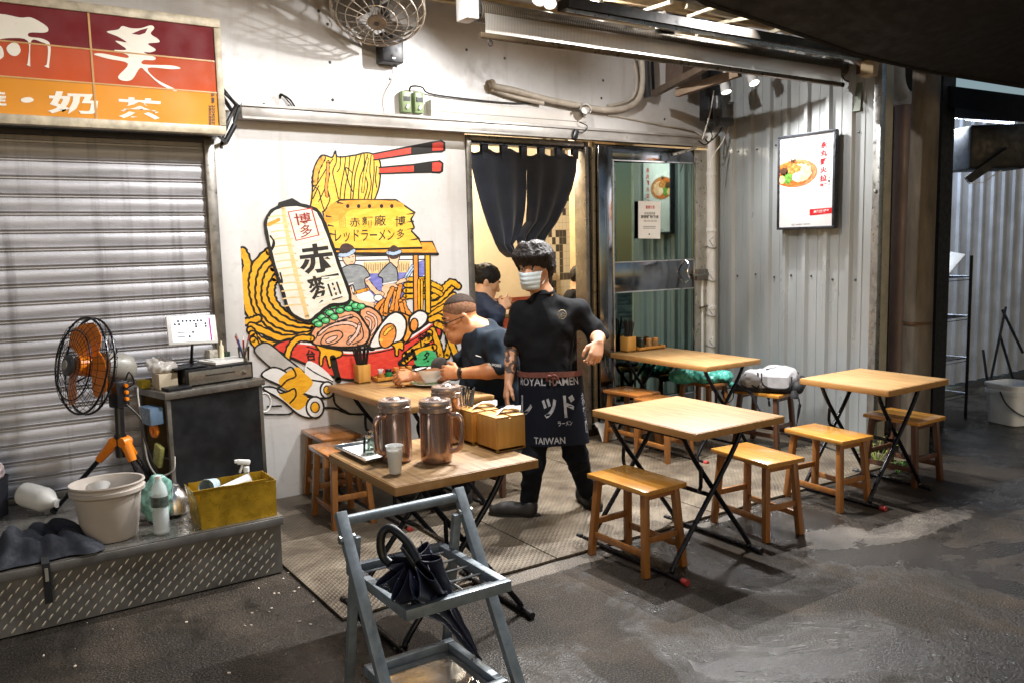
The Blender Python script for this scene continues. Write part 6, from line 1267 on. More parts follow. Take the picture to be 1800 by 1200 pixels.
t = thing('yellow_sponge', 'yellow sponge at the back left corner of the counter', 'sponge', cc(.02, .3, CH)); b = MB(); b.box(cc(.0, .27, CH+.026), (.06, .08, .05), P('yellow_foam', '#c2ab35', .9, 0, .3, 30, bump=.4), CRM, .012); b.build('foam', t)
t = thing('olive_jar', 'olive-green jar with orange top beside the cash drawer', 'jar', cc(.125, .22, CH)); b = MB(); b.lathe([(.0, 0), (.03, 0), (.03, .1), (.024, .11), (0, .11)], P('olive_glass', '#5b5a36', .25), cc(.128, .25, CH+.001), None, 18); b.build('jar_body', t)
b = MB(); b.lathe([(.026, .111), (.026, .13), (0, .131)], M_ORANGEP, cc(.128, .25, CH+.001), None, 18); b.build('lid', t)
t = thing('blue_box', 'translucent blue plastic box hooked on the left side of the counter', 'box', cc(-.03, .14, .35)); b = MB(); b.box(cc(-.045, .1, CH-.13), (.08, .14, .1), P('translucent_blue', '#6d87a3', .25, 0, .2), CRM, .01); b.build('box_body', t)
t = thing('tape_roll', 'orange roll of tape hung below the blue box', 'tape', cc(-.03, .1, .3)); b = MB(); b.tube([cc(-.035, .1+.03*math.cos(a), CH-.22+.03*math.sin(a)) for a in [2*PI*k/18 for k in range(18)]], .014, M_ORANGEP, 8, True); b.build('roll', t)
t = thing('green_package', 'yellow-green snack package hanging on the left side of the counter', 'package', cc(-.03, .08, .2)); b = MB(); b.box(cc(-.03, .08, CH-.36), (.03, .08, .13), P('printed_foil', '#b4b46a', .35, .2, .4, 30), CRM @ M.Rotation(R(20), 3, 'X'), .01); b.build('packet', t)
tag(MB().tube(crom([cc(-.0, .33, CH+.03), cc(-.06, .22, CH-.02), cc(-.09, .12, CH-.2), cc(-.085, .1, CH-.38), cc(-.05, .06, CH-.47), cc(.0, -.02, CH-.44), cc(.01, -.03, CH-.36)], 8), .005, M_WCABLE, 6).build('charging_cable'), 'white charging cable looping down the left side of the counter', 'cable')
b = MB(); r0 = cc(CWD+.07, .1, CH-.17)
for k in range(2): b.tube([r0+V((0, 0, -.004*k))+CU*(.045*math.cos(a))+V((0, .006*k, .06*math.sin(a))) for a in [2*PI*j/22 for j in range(22)]], .006, M_WHITEP, 6, True)
b.tube([r0+V((0, 0, .06)), cc(CWD-.0, .08, CH-.06)], .004, M_WHITEP, 5); tag(b.build('cable_ring'), 'white looped cable hanging at the right side of the counter', 'cable')

# ---------------------------------------------------------------- floor fan
FC = DP(151, 643, 4.40); vd = (FC-EYE).normalized(); left = -(CR-vd*CR.dot(vd)).normalized(); FA = (left*math.cos(R(27))-vd*math.sin(R(27))+V((0, 0, .06))).normalized(); frm = axis_rot(FA, .3)
t = thing('floor_fan', 'black tripod floor fan with orange blades in front of the roller shutter', 'fan', V((.66, 4.86, ZP)))
fp = lambda r_, a, z: FC+frm @ V((r_*math.cos(a), r_*math.sin(a), z)); RF = .25
b = MB(); dome = lambda r_: .07*(1-(r_/RF)**2)**.5 if r_ < RF else 0
for r_ in [.07+.03*k for k in range(6)]: b.tube([fp(r_, 2*PI*k/40, .02+dome(r_)) for k in range(40)], .0014, M_BLACKSTEEL, 5, True)
for k in range(40): a = 2*PI*k/40; b.tube([fp(r_, a, .02+dome(r_)) for r_ in (.05, .12, .18, .23, RF)], .0013, M_BLACKSTEEL, 5)
b.tube([fp(RF, 2*PI*k/48, .02) for k in range(48)], .006, M_BLACKSTEEL, 6, True); b.tube([fp(.18, 2*PI*k/40, .021+dome(.18)) for k in range(40)], .004, M_BLACKSTEEL, 5, True); b.build('front_guard', t)
b = MB()
for r_ in [.1+.05*k for k in range(4)]: b.tube([fp(r_, 2*PI*k/40, -.02-dome(r_)*.9) for k in range(40)], .0014, M_BLACKSTEEL, 5, True)
for k in range(30): a = 2*PI*k/30; b.tube([fp(r_, a, -.02-dome(r_)*.9) for r_ in (.07, .14, .2, .235, RF)], .0016, M_BLACKSTEEL, 5)
for k in range(4): a = 2*PI*k/4+.5; b.tube([fp(r_, a, -.02-dome(r_)*.9) for r_ in (.07, .14, .2, .235, RF)], .004, M_BLACKSTEEL, 5)
b.tube([fp(RF, 2*PI*k/48, -.018) for k in range(48)], .006, M_BLACKSTEEL, 6, True); b.build('rear_guard', t)
b = MB(); b.lathe([(0, .108), (.03, .107), (.052, .1), (.055, .088)], M_DKGREY, FC, frm, 24); b.lathe([(.025, .108), (.022, .112), (0, .1125)], M_GREYP, FC, frm, 20); b.build('badge', t)
for k in range(3):
    b = MB(); g = []
    for i in range(9):
        s = i/8; r_ = .05+.175*s; wd = 1.75*(1-.2*s)*(.6+.4*math.sin(min(1, s*1.6)*PI/2))*(1 if i < 7 else 1-.25*(i-6)); g.append([fp(r_, k*2*PI/3+wd*(j/8-.5)+.4*s, .0+.06*(j/8-.5)*(1-.35*s)) for j in range(9)])
    b.sheet(g, M_ORANGEP, .004); b.build('blade', t)
b = MB(); b.lathe([(0, .05), (.05, .05), (.055, -.03), (.04, -.06), (0, -.06)], M_ORANGEP, FC, frm, 20); b.build('hub', t)
b = MB(); b.lathe([(.03, -.085), (.075, -.09), (.082, -.12), (.082, -.2), (.072, -.235), (.045, -.258), (0, -.265)], M_GREYP, FC, frm, 28); b.build('motor', t)
b = MB(); b.tube([FC+frm @ V((0, 0, -.17))+V((0, 0, .08)), FC+frm @ V((0, 0, -.17))+V((0, 0, .1))], .008, M_BLACKP, 8); b.build('knob', t)
hub = DP(212, 772, 4.42); nk = DP(208, 690, 4.41)
b = MB(); mtr = FC-FA*.16; b.box(mtr+V((0, 0, -.1)), (.07, .09, .08), M_BLACKP, frm, .01); b.tube([mtr+V((0, 0, -.1)), nk+V((0, 0, .06)), nk], .022, M_BLACKP, 10); b.box(nk+V((0, 0, -.005)), (.075, .075, .14), M_BLACKP, M.Rotation(.5, 3, 'Z'), .01); b.tube([nk, hub+V((0, 0, .02))], .023, M_BLACKP, 12); b.tube([hub+V((0, 0, .03)), hub+V((0, 0, -.09))], .03, M_BLACKP, 12); b.build('post', t)
b = MB()
for k in range(3): b.lathe([(.01, 0), (.01, .014), (0, .015)], M_ORANGEP, nk+V((.03, -.03, .04-.035*k)), axis_rot(V((.5, -.85, 0))), 10)
b.build('button', t)
for ft in (DP(93, 900, 4.5), V((.80, 4.60, ZP)), V((.93, 5.12, ZP))):
    ft = V((ft.x, ft.y, ZP+.012)); d = (ft-hub).normalized(); st_ = hub+V((0, 0, -.01))+V((d.x, d.y, 0)).normalized()*.03
    b = MB(); b.tube([st_.lerp(ft, .2), ft], .0125, M_BLACKSTEEL, 10); b.build('tripod_leg', t)
    b = MB(); b.tube([st_, st_.lerp(ft, .26)], [.03, .021], M_ORANGEP, 12); b.lathe([(.026, -.028), (.028, 0), (.026, .028), (0, .029)], M_ORANGEP, st_, axis_rot(d.cross(V((0, 0, 1)))), 14); b.build('leg_joint', t)
    b = MB(); b.tube([ft.lerp(st_, .04), ft], .017, M_BLACKP, 10); b.build('foot', t)
b = MB(); b.tube(crom([mtr+V((.03, -.03, -.1)), nk+V((.05, -.05, .11)), nk+V((.07, -.05, .05)), nk+V((.02, -.03, .02))], 6), .004, M_CABLE, 6); b.tube(crom([nk+V((.03, -.02, -.06)), hub+V((.1, -.03, .1)), hub+V((.11, -.03, -.0)), hub+V((.16, -.02, -.2)), V((.93, 4.8, ZP+.06))], 6), .005, M_CABLE, 6); b.build('cord', t)
# ---------------------------------------------------------------- wall fan
WC = FY(664, 14, 5.16); WA = (-(WC-EYE).normalized()*.62+V((0, 0, -.80))+CR*(-.08)).normalized(); wrm = axis_rot(WA, .2)
t = thing('wall_fan', 'large dusty wall fan with wire guard above the mural', 'fan', FY(685, 90, YF)); wp = lambda r_, a, z: WC+wrm @ V((r_*math.cos(a), r_*math.sin(a), z)); RW = .30
mwg = P('dusty_chrome_wire', '#b7ada0', .35, .6, .3); wd_ = lambda r_: .11*(1-(r_/RW)**2)**.5 if r_ < RW else 0
b = MB()
for k in range(20):
    a = 2*PI*k/20; b.tube([wp(r_, a+.35*(r_/RW), .02+wd_(r_)) for r_ in (.055, .12, .2, .26, RW)], .0035, mwg, 5)
for r_ in (.13, .2, .26): b.tube([wp(r_, 2*PI*k/40, .02+wd_(r_)) for k in range(40)], .0035, mwg, 5, True)
b.tube([wp(RW, 2*PI*k/48, .02) for k in range(48)], .008, mwg, 6, True); b.build('front_guard', t)
b = MB(); b.lathe([(.062, .125), (.06, .135), (.02, .14), (0, .138)], P('dusty_hub', '#8b7d6d', .5, .3, .4, 30), WC, wrm, 24); b.lathe([(.02, .138), (.016, .143), (0, .144)], M_DKGREY, WC, wrm, 12); b.build('hub_cap', t)
b = MB()
for k in range(24): a = 2*PI*k/24; b.tube([wp(r_, a-.3*(r_/RW), -.02-wd_(r_)*.7) for r_ in (.08, .16, .24, RW)], .003, mwg, 5)
b.tube([wp(RW, 2*PI*k/48, -.02) for k in range(48)], .007, mwg, 6, True); b.build('rear_guard', t)
for k in range(3):
    b = MB(); g = []
    for i in range(7):
        s = i/6; r_ = .05+.21*s; g.append([wp(r_, k*2*PI/3+.9*(j/6-.5)+.3*s, .03*(j/6-.5)*2) for j in range(7)])
    b.sheet(g, P('smoky_blade', '#6e675e', .3, 0, .2), .004); b.build('blade', t)
b = MB(); b.lathe([(.06, -.08), (.085, -.09), (.085, -.18), (.05, -.21), (0, -.21)], M_DKGREY, WC, wrm, 20); b.build('motor', t)
bx_ = FY(686, 92, YF-.07); b = MB(); b.box((bx_.x, YF-.06, bx_.z+.02), (.16, .12, .2), M_BLACKP, None, .012); b.tube([V((bx_.x, YF-.1, bx_.z+.1)), WC-WA*.15], .03, M_BLACKP, 10); b.build('base', t)
b = MB(); b.box((bx_.x-.0, YF-.121, bx_.z-.05), (.025, .004, .01), M_WHITEP); b.build('badge', t)
b = MB(); b.tube(crom([V((bx_.x+.04, YF-.05, bx_.z-.08)), FY(697, 118, YF-.03), FY(690, 140, YF-.012), FY(677, 165, YF-.012), FY(676, 184, YF-.012), FY(686, 205, YF-.03)], 6), .004, M_WCABLE, 6); b.tube([V((bx_.x+.035, YF-.05, bx_.z-.085)), FY(697, 118, YF-.03)], .006, M_BLACKP, 6); b.build('cord', t)
# ---------------------------------------------------------------- on the platform
c = V((.565, 4.40, ZP+.001)); t = thing('waste_bucket', 'beige plastic bucket with a bowl inside, below the floor fan', 'bucket', c)
b = MB(); b.shell([(.001, .002), (.115, .002), (.122, .012), (.15, .22), (.168, .232), (.17, .25), (.162, .252), (.16, .262), (.17, .275), (.168, .282), (.158, .28), (.145, .22), (.115, .02), (.001, .016)], M_BEIGEP, c=c, n=44, sx=1.0, sy=.86); b.build('bucket_body', t)
t = thing('foam_bowl', 'white foam bowl thrown in the beige bucket', 'bowl', c+V((-.02, .03, .2))); rb_ = M.Rotation(R(-40), 3, 'X')
b = MB(); b.shell([(.001, 0), (.03, 0), (.055, .035), (.057, .037), (.053, .037), (.028, .004), (.001, .004)], M_WHITEP, c=c+V((-.03, .06, .215)), rot=rb_, n=26); b.build('bowl_body', t)
c = V((.78, 4.31, ZP+.001)); t = thing('water_bottle', 'clear plastic water bottle half full on the platform edge', 'bottle', c)
prof = [(.001, .001), (.036, .001), (.04, .008)]
for k in range(6): prof += [(.04, .02+k*.02), (.037, .03+k*.02)]
b = MB(); b.shell(prof+[(.04, .15), (.04, .2), (.034, .235), (.016, .265), (.014, .285), (.012, .285), (.012, .268), (.03, .235), (.0365, .2), (.0365, .02), (.001, .006)], alphamat('bottle_plastic', '#dfe6e6', .35, .08), c=c, n=26); b.build('bottle_body', t)
b = MB(); b.lathe([(.0345, .008), (.0345, .115), (0, .115)], alphamat('cloudy_water', '#dde0e0', .7, .1), c, None, 24); b.build('water', t)
b = MB(); b.lathe([(.0155, .272), (.0155, .29), (0, .291)], M_WHITEP, c, None, 14); b.build('cap', t)
b = MB(); b.lathe([(.0412, .14), (.0412, .19)], P('printed_label', '#4a5550', .4, 0, .6, 60), c, None, 24); b.build('label_band', t)
t = thing('teal_pouch', 'teal and yellow plastic pouch leaning behind the water bottle', 'pouch', (.82, 4.6, ZP)); s = SDF(); s.ell((.80, 4.50, ZP+.15), (.075, .04, .1), M.Rotation(.4, 3, 'Y'), .03).ell((.80, 4.5, ZP+.06), (.06, .04, .062), None, .03); s.build('pouch_body', P('teal_print', '#79a99c', .3, 0, .5, 22), t, .009, (.015, 18, (1, 1, 1)))
t = thing('kettle', 'small metal kettle behind the water bottle by the gold box', 'kettle', (.88, 4.6, ZP)); c = V((.90, 4.58, ZP+.001)); b = MB(); b.lathe([(.05, 0), (.075, .02), (.075, .09), (.05, .125), (.035, .14), (.03, .16), (.012, .17), (0, .17)], M_STAINLESS, c, None, 24); b.tube([c+V((.06, -.03, .07)), c+V((.11, -.05, .12))], [.018, .01], M_STAINLESS, 10); b.build('kettle_body', t)
# gold box
t = thing('gold_carton', 'open gold foil carton of cups on the right end of the platform', 'carton', (1.13, 4.37, ZP)); x0, x1, y0, y1, h = .95, 1.33, 4.235, 4.46, .185
b = MB(); b.bx(x0, x1, y0, y1, ZP+.001, ZP+.006, M_FOIL)
def wall(p, q, o):
    g = []
    for j in range(6): s = j/5; g.append([V(p).lerp(V(q), k/12)+V(o)*(s*s*.1)+V((0, 0, .004+h*s+.004*noise.noise(V((k*.7, j, p[0]*9)))*s))+V(o)*(.02*noise.noise(V((k*.5, j*.6, 3)))) for k in range(13)])
    b.sheet(g, M_FOIL, .004)
wall((x0, y0, ZP), (x1, y0, ZP), (0, -.05, 0)); wall((x1, y0, ZP), (x1, y1, ZP), (.05, 0, 0)); wall((x1, y1, ZP), (x0, y1, ZP), (0, .05, 0)); wall((x0, y1, ZP), (x0, y0, ZP), (-.22, 0, 0)); b.build('carton_body', t)
b = MB(); b.sheet([[V((x0-.03+.36*k/10, y0-.002-.004*j, ZP+h-.004+.012*j+.006*noise.noise(V((k*.9, j, 1))))) for k in range(11)] for j in range(3)], M_FOIL, .003); b.build('folded_rim', t)
t = thing('blue_cup', 'pale blue plastic cup lying in the gold carton', 'cup', (1.03, 4.34, ZP+.12)); b = MB(); b.shell([(.001, 0), (.03, 0), (.04, .09), (.042, .09), (.042, .1), (.036, .095), (.028, .005), (.001, .004)], P('pale_blue_plastic', '#a9bcc4', .35), c=(1.06, 4.37, ZP+.185), rot=axis_rot(V((-.6, -.75, .1))), n=24); b.build('cup_body', t)
t = thing('paper_cup_stack', 'white stack of paper cups lying across the gold carton', 'cups', (1.13, 4.34, ZP+.14)); b = MB(); b.tube([V((1.01, 4.29, ZP+.15)), V((1.22, 4.33, ZP+.185))], [.024, .034], M_WHITEP, 20); b.build('cup_stack', t)
t = thing('spray_bottle', 'grey-white trigger spray bottle standing in the gold carton', 'spray bottle', (1.22, 4.4, ZP+.01)); c = V((1.235, 4.41, ZP+.007)); b = MB(); b.lathe([(.03, 0), (.032, .14), (.02, .175), (.013, .19), (.013, .205), (0, .205)], alphamat('spray_plastic', '#cfd4d4', .45, .15), c, None, 20); b.build('bottle_body', t)
b = MB(); b.lathe([(.016, .205), (.016, .23), (.01, .235)], M_WHITEP, c, None, 14); b.box(c+V((-.012, 0, .258)), (.07, .022, .028), M_WHITEP, M.Rotation(R(12), 3, 'Y'), .007); b.box(c+V((-.05, 0, .268)), (.02, .016, .018), M_WHITEP, None, .004); b.bar(c+V((-.018, 0, .245)), c+V((-.035, 0, .205)), .012, .01, M_WHITEP); b.build('trigger_head', t)
t = thing('plastic_jug', 'translucent white jug lying on its side by the roller shutter', 'jug', (.33, 5.05, ZP)); b = MB(); a0 = V((.25, 5.16, ZP+.10)); a1 = V((.40, 4.96, ZP+.062)); d = (a1-a0); b.lathe([(0, 0), (.045, 0), (.062, .012), (.065, .03), (.065, .15), (.06, .17), (.03, .215), (.022, .225), (.022, .245), (0, .246)], alphamat('milky_plastic', '#dcdad4', .85, .3), a0, axis_rot(d), 26); b.build('jug_body', t)
t = thing('dark_cloth', 'crumpled navy cloth heaped on the left of the platform', 'cloth', (.3, 4.45, ZP))
g = []
for i in range(34):
    r_ = []
    for j in range(30):
        u_, v_ = i/33, j/29; x = .05+.46*u_+.03*noise.noise(V((v_*4, 3, 0))); y = 4.215+.36*v_+.04*noise.noise(V((u_*4, 8, 0))); e_ = min(u_, 1-u_, v_, 1-v_)*5; hgt = max(0, min(1, e_))
        f = .5+noise.noise(V((u_*2.6, v_*2.4, 4))); fo = .012*math.sin(u_*26+6*noise.noise(V((u_*2, v_*3, 7))))+.010*math.sin(v_*21+u_*9); r_.append(V((x, y, ZP+.008+hgt*(.03+.085*f*math.exp(-((u_-.4)**2+(v_-.5)**2)*2)+fo+.012))))
    g.append(r_)
b = MB(); b.sheet(g, M_DARKCLOTH, .004); b.build('folded_cloth', t, 80)
b = MB(); b.sheet([[V((.265+.032*k/2, y, z)) for k in (-1, 0, 1)] for (y, z) in ((4.3, ZP+.05), (4.24, ZP+.03), (4.19, ZP+.004), (4.185, ZP-.05), (4.19, ZP-.12), (4.192, ZP-.18))], P('black_webbing', '#101013', .7, 0, .3, 40), .003); b.build('hanging_strap', t)
b = MB(); b.box((.265, 4.182, ZP-.045), (.014, .002, .06), M_GREYP); b.build('strap_print', t)
t = thing('dark_bin', 'dark bin with a white and red plastic bag at the left picture edge', 'bin', FY(-10, 900, 4.9)); c = G(-12, 905, ZP); c = V((c.x, c.y, ZP+.001)); b = MB(); b.lathe([(.07, 0), (.085, .2), (.09, .205), (.08, .205), (0, .15)], P('navy_bin', '#23252f', .5), c, None, 24); b.build('bin_body', t)
s = SDF(); s.ell(c+V((0, 0, .24)), (.075, .07, .06), None, .03).ell(c+V((.02, -.02, .3)), (.04, .04, .04), None, .03); s.build('bag', P('white_red_bag', '#d9c6c6', .35, 0, .4, 20), t, .009, (.02, 20, (1, 1, 1)))
# ---------------------------------------------------------------- people: one continuous skin surface each, clothes and hair as children
def m_skin(name, c1, c2):
    t_ = NT(name); v = t_.coord(); f = t_.noise(v, 16, 5, .6); t_.set(Base_Color=t_.ramp(f, [(.3, lin(c1)), (.7, lin(c2))]), Roughness=.48, Subsurface_Weight=.08, Subsurface_Radius=(.02, .008, .004)); t_.bump(t_.noise(v, 220, 2), .12, .001); return t_.mat
SK1 = m_skin('skin_light', '#b98262', '#cc9a78'); SK2 = m_skin('skin_tan', '#a96c45', '#c08459'); SK3 = m_skin('skin_pale', '#c0906e', '#d2a684')
M_HAIR = P('dark_hair', '#1d1511', .6, 0, .6, 40, bump=.5, bs=60, stretch=(2, 2, .25), Specular_IOR_Level=.3); M_HAIR2 = P('black_hair', '#141112', .6, 0, .5, 40, bump=.5, bs=60, stretch=(2, 2, .3), Specular_IOR_Level=.3)
M_EYE = P('dark_eye', '#120c0a', .15); M_EYEW = P('eye_white', '#cfc6bd', .3)
def cloth_mat(n, c, sc=220, rough=.85, var=.3):
    t_ = NT(n); v = t_.coord(); f = t_.noise(v, 6, 5); q = lin(c); t_.set(Base_Color=t_.ramp(f, [(.3, tuple(x*(1-var) for x in q[:3])+(1,)), (.7, q)]), Roughness=rough, Specular_IOR_Level=.18); t_.bump(t_.noise(v, sc, 2), .2, .001); return t_.mat
M_TEE = cloth_mat('black_cotton', '#0e0e11'); M_POLO = cloth_mat('charcoal_polo_knit', '#222b35'); M_JEANS = cloth_mat('dark_jeans', '#14161d'); M_TROUS = cloth_mat('black_trousers', '#16171c'); M_SHOE = P('dark_shoe', '#1c1714', .6, 0, .3, 20); M_SOLE = P('shoe_sole', '#0f0e0e', .7)
def hand(s, Wp, fwd, nrm, thumb, curl=(.5, .55, .6, .65), sc=1.0, spread=.06, thumb_in=.3):
    fwd = fwd.normalized(); nrm = (nrm-fwd*nrm.dot(fwd)).normalized(); th = fwd.cross(nrm); th = th if th.dot(thumb) > 0 else -th
    K = []; offs = (.030, .011, -.009, -.027); kl = (.083, .088, .084, .074)
    for o, l in zip(offs, kl):
        kp = Wp+fwd*(l*sc)+th*(o*sc); s.cone(Wp+fwd*.012*sc+th*(o*.55*sc), kp, .0155*sc, .0118*sc, .012); K.append(kp)
    s.ell(Wp+fwd*.045*sc-nrm*.004*sc, (.040*sc, .034*sc, .015*sc), M((fwd, th, nrm)).transposed(), .015)
    lens = ((.040, .024, .02), (.044, .028, .021), (.041, .026, .02), (.033, .02, .018))
    for i in range(4):
        p = K[i]; a = 0; sp = th*(spread*(1.5-i))
        for j in range(3):
            a += curl[i]*(1, 1.15, .8)[j]; d = (fwd*math.cos(a)-nrm*math.sin(a)+sp).normalized(); q = p+d*lens[i][j]*sc
            s.cone(p, q, (.0098, .0088, .008)[j]*sc, (.0088, .008, .0068)[j]*sc, .004); p = q
    p = Wp+fwd*.018*sc+th*.022*sc
    for j, (d, l, r1, r2) in enumerate(((th*.75+fwd*.7-nrm*.25, .042, .0145, .0112), (th*.3+fwd*.95-nrm*thumb_in, .032, .0112, .0095), (fwd*1-nrm*(thumb_in+.25), .025, .0095, .0075))):
        q = p+d.normalized()*l*sc; s.cone(p, q, r1*sc, r2*sc, .008); p = q
def head(s, C, f, up, sc=1.0, nose=True):    # C: centre of skull, f: face direction
    f = f.normalized(); up = (up-f*up.dot(f)).normalized(); rt = f.cross(up)
    Rm = M((rt, f, up)).transposed(); L = lambda x, y, z: C+Rm @ V((x*sc, y*sc, z*sc))
    s.ell(L(0, -.012, .03), (.076*sc, .094*sc, .085*sc), Rm, .03); s.ell(L(0, .018, -.03), (.062*sc, .074*sc, .085*sc), Rm, .035)
    s.ell(L(0, .055, -.092), (.032*sc, .03*sc, .024*sc), Rm, .03)
    for k in (-1, 1):
        s.cone(L(k*.055, .0, -.06), L(k*.02, .06, -.096), .024*sc, .02*sc, .03); s.ell(L(k*.04, .058, -.028), (.024*sc, .02*sc, .02*sc), Rm, .02)
        s.cut_ell(L(k*.031, .092, .004), (.017*sc, .014*sc, .0095*sc), Rm, .012)
        s.ell(L(k*.077, -.008, -.012), (.009*sc, .021*sc, .032*sc), Rm @ M.Rotation(k*.25, 3, 'Z'), .006)
        s.ell(L(k*.032, .079, .02), (.024*sc, .01*sc, .007*sc), Rm, .012)
    if nose:
        s.cone(L(0, .084, .0), L(0, .104, -.032), .008*sc, .012*sc, .012); s.ell(L(0, .098, -.038), (.016*sc, .013*sc, .009*sc), Rm, .01)
    s.ell(L(0, .085, -.064), (.024*sc, .010*sc, .006*sc), Rm, .008); s.ell(L(0, .083, -.075), (.02*sc, .011*sc, .007*sc), Rm, .008); s.cut_ell(L(0, .097, -.0695), (.022*sc, .008*sc, .0018*sc), Rm, .003)
    return L, Rm
def eyes(t, L, Rm, sc, brow=True):
    for k in (-1, 1):
        b = MB(); b.lathe([(0, -.011*sc), (.0075*sc, -.007*sc), (.0105*sc, 0), (.0075*sc, .007*sc), (0, .011*sc)], M_EYEW, L(k*.031, .078, .004), Rm, 12); b.lathe([(.0055*sc, 0), (0, .002*sc)], M_EYE, L(k*.031, .0885, .003), Rm @ M.Rotation(R(-90), 3, 'X'), 10); b.build('eye', t)
        if brow: b = MB(); b.tube([L(k*.014, .0925, .022), L(k*.032, .089, .029), L(k*.05, .076, .023)], [.0032*sc, .004*sc, .0022*sc], M_HAIR, 6); b.build('eyebrow', t)
TC_ = V((-CW.x, -CW.y, 0)).normalized(); RR = V((CR.x, CR.y, 0)).normalized(); UP = V((0, 0, 1))

# ---- the waiter
SD = 5.2
wp_ = lambda x, y, o=0: DP(x, y, SD-o)
t = thing('person', 'waiter in black T-shirt, face mask and lettered navy apron walking between the tables', 'person', (3.05, 4.15, .012))
hip = wp_(966, 722); chest = wp_(956, 585); nb = wp_(955, 517)
face = (TC_*.9-RR*.50+V((0, 0, -.12))).normalized(); HC = wp_(940, 470, .03); HS = 1.13
sL, sR = wp_(915, 549), wp_(1016, 545, -.02)        # image-left and image-right shoulders
eL, wL = wp_(900, 618, .0), wp_(894, 672, .05)
eR, wR = wp_(1050, 590, -.01), wp_(1052, 602, .22)
s = SDF(); L, Rm = head(s, HC, face, UP, HS)
s.cone(HC+V((0, 0, -.09))-face*.02, nb+V((0, 0, -.03)), .053, .058, .03).cone(nb, chest, .062, .085, .05).cone(chest, hip, .075, .08, .05)
s.cone(sL, chest, .04, .06, .04).cone(sR, chest, .04, .06, .04)
s.cone(sL, eL, .041, .038, .02).chain([eL, eL.lerp(wL, .35), wL], [.038, .037, .026], .02).cone(sR, eR, .040, .041, .02).chain([eR, eR.lerp(wR, .4), wR], [.041, .042, .027], .02)
hand(s, wL, (wp_(889, 700, .07)-wL), -RR+TC_*.3, TC_, (.25, .3, .35, .4), 1.08, .04)
hand(s, wR, (TC_*.6-UP*.75-RR*.25), TC_*.7+RR*.3+UP*.5, -RR, (.75, .8, .85, .9), 1.08)
def in_tattoo(c):
    p = V(c); d = wL-eL; u = (p-eL).dot(d)/d.dot(d); return -.15 < u < .72 and (p-eL-d*u).length < .06 and noise.noise(p*38) > -.12
M_TAT = P('tattooed_skin', '#5a4a42', .5, 0, .5, 55)
s.build('body', SK1, t, .0058, None, [(M_TAT, in_tattoo)]); eyes(t, L, Rm, HS)
# hair: bowl cut with fringe
s = SDF(); 
s.ell(L(0, -.02, .052), (.098*HS, .11*HS, .094*HS), Rm, .03)
for k in range(15):
    a = -1.25+2.5*k/14; d = lambda r_, z: L(math.sin(a)*r_, math.cos(a)*r_-.005, z)
    s.cone(d(.06, .118), d(.099+.006*(k % 2), .07), .026, .022, .012); s.cone(d(.099+.006*(k % 2), .07), d(.102, .032-.008*(k % 3)), .02, .008, .01)
for k in range(12):
    a = 1.5+3.25*k/11; d = lambda r_, z: L(math.sin(a)*r_*.88, math.cos(a)*r_-.012, z); s.cone(d(.085, .07), d(.1, .0), .026, .022, .015); s.cone(d(.1, .0), d(.088, -.052-.01*(k % 2)), .02, .009, .012)
s.cut_ell(L(0, .07, -.05), (.085*HS, .05*HS, .062*HS), Rm, .01)
s.build('hair', M_HAIR, t, .0052, (.007, 40, (1, 1, .2)))
# mask
b = MB(); g = []
for i in range(21):
    v_ = i/20; z = -.012-.095*v_; r_ = []
    for j in range(13):
        a = (j/12-.5)*2.25*(1-.12*v_); bul = .012*math.cos(a)*math.sin(v_*PI); r_.append(L((.077-.012*v_)*math.sin(a), .016+(.098-.004*v_+bul+.018*math.exp(-((a/.35)**2))*(1-v_)**.5+.004*abs(math.sin(v_*PI*4)))*math.cos(a)*.92, z))
    g.append(r_)
b.sheet(g, P('mask_blue_white', '#cfdce2', .75, 0, .12, 12, bump=.1), .003); b.build('face_mask', t, 70)
b = MB()
for k in (-1, 1): b.tube([L(k*.066, .055, -.02), L(k*.083, -.015, .01), L(k*.086, -.03, -.012), L(k*.064, .05, -.085)], .0018, M_WHITEP, 5)
b.build('ear_loops', t)
# T-shirt
s = SDF(); wz = hip+V((0, 0, .10))
for sg_ in (-1, 1):
    s.cone(chest+RR*(.078*sg_+.004)+V((0, 0, .05)), chest+RR*(.08*sg_)-V((0, 0, .06)), .09, .093, .06).cone(chest+RR*(.076*sg_)-V((0, 0, .06)), wz+RR*(.058*sg_), .093, .09, .05).cone(wz+RR*(.058*sg_), hip+RR*(.066*sg_)-V((0, 0, .0)), .09, .1, .04)
s.cone(chest+V((0, 0, .06)), wz, .092, .09, .06).cone(wz, hip, .09, .095, .05)
cl = sL.lerp(eL, .70); cr_ = sR.lerp(eR, 1.03)
s.cone(sL+RR*.03+V((0, 0, -.035)), sR-RR*.03+V((0, 0, -.035)), .058, .058, .06).cone(nb+V((0, 0, -.03)), sL+V((0, 0, -.012)), .06, .05, .04).cone(nb+V((0, 0, -.03)), sR+V((0, 0, -.012)), .06, .05, .04).cone(sL+V((0, 0, -.01)), cl, .054, .066, .03).cone(sR+V((0, 0, -.01)), cr_, .054, .07, .03)
s.cone(sL, chest-RR*.09, .06, .08, .05).cone(sR, chest+RR*.09, .06, .08, .05)
s.cone(nb+V((0, 0, -.022))+TC_*.012, chest+V((0, 0, .07))+TC_*.012, .07, .095, .03); s.cut_ell(nb+V((0, 0, .078))+TC_*.012, (.066, .07, .062), None, .008)
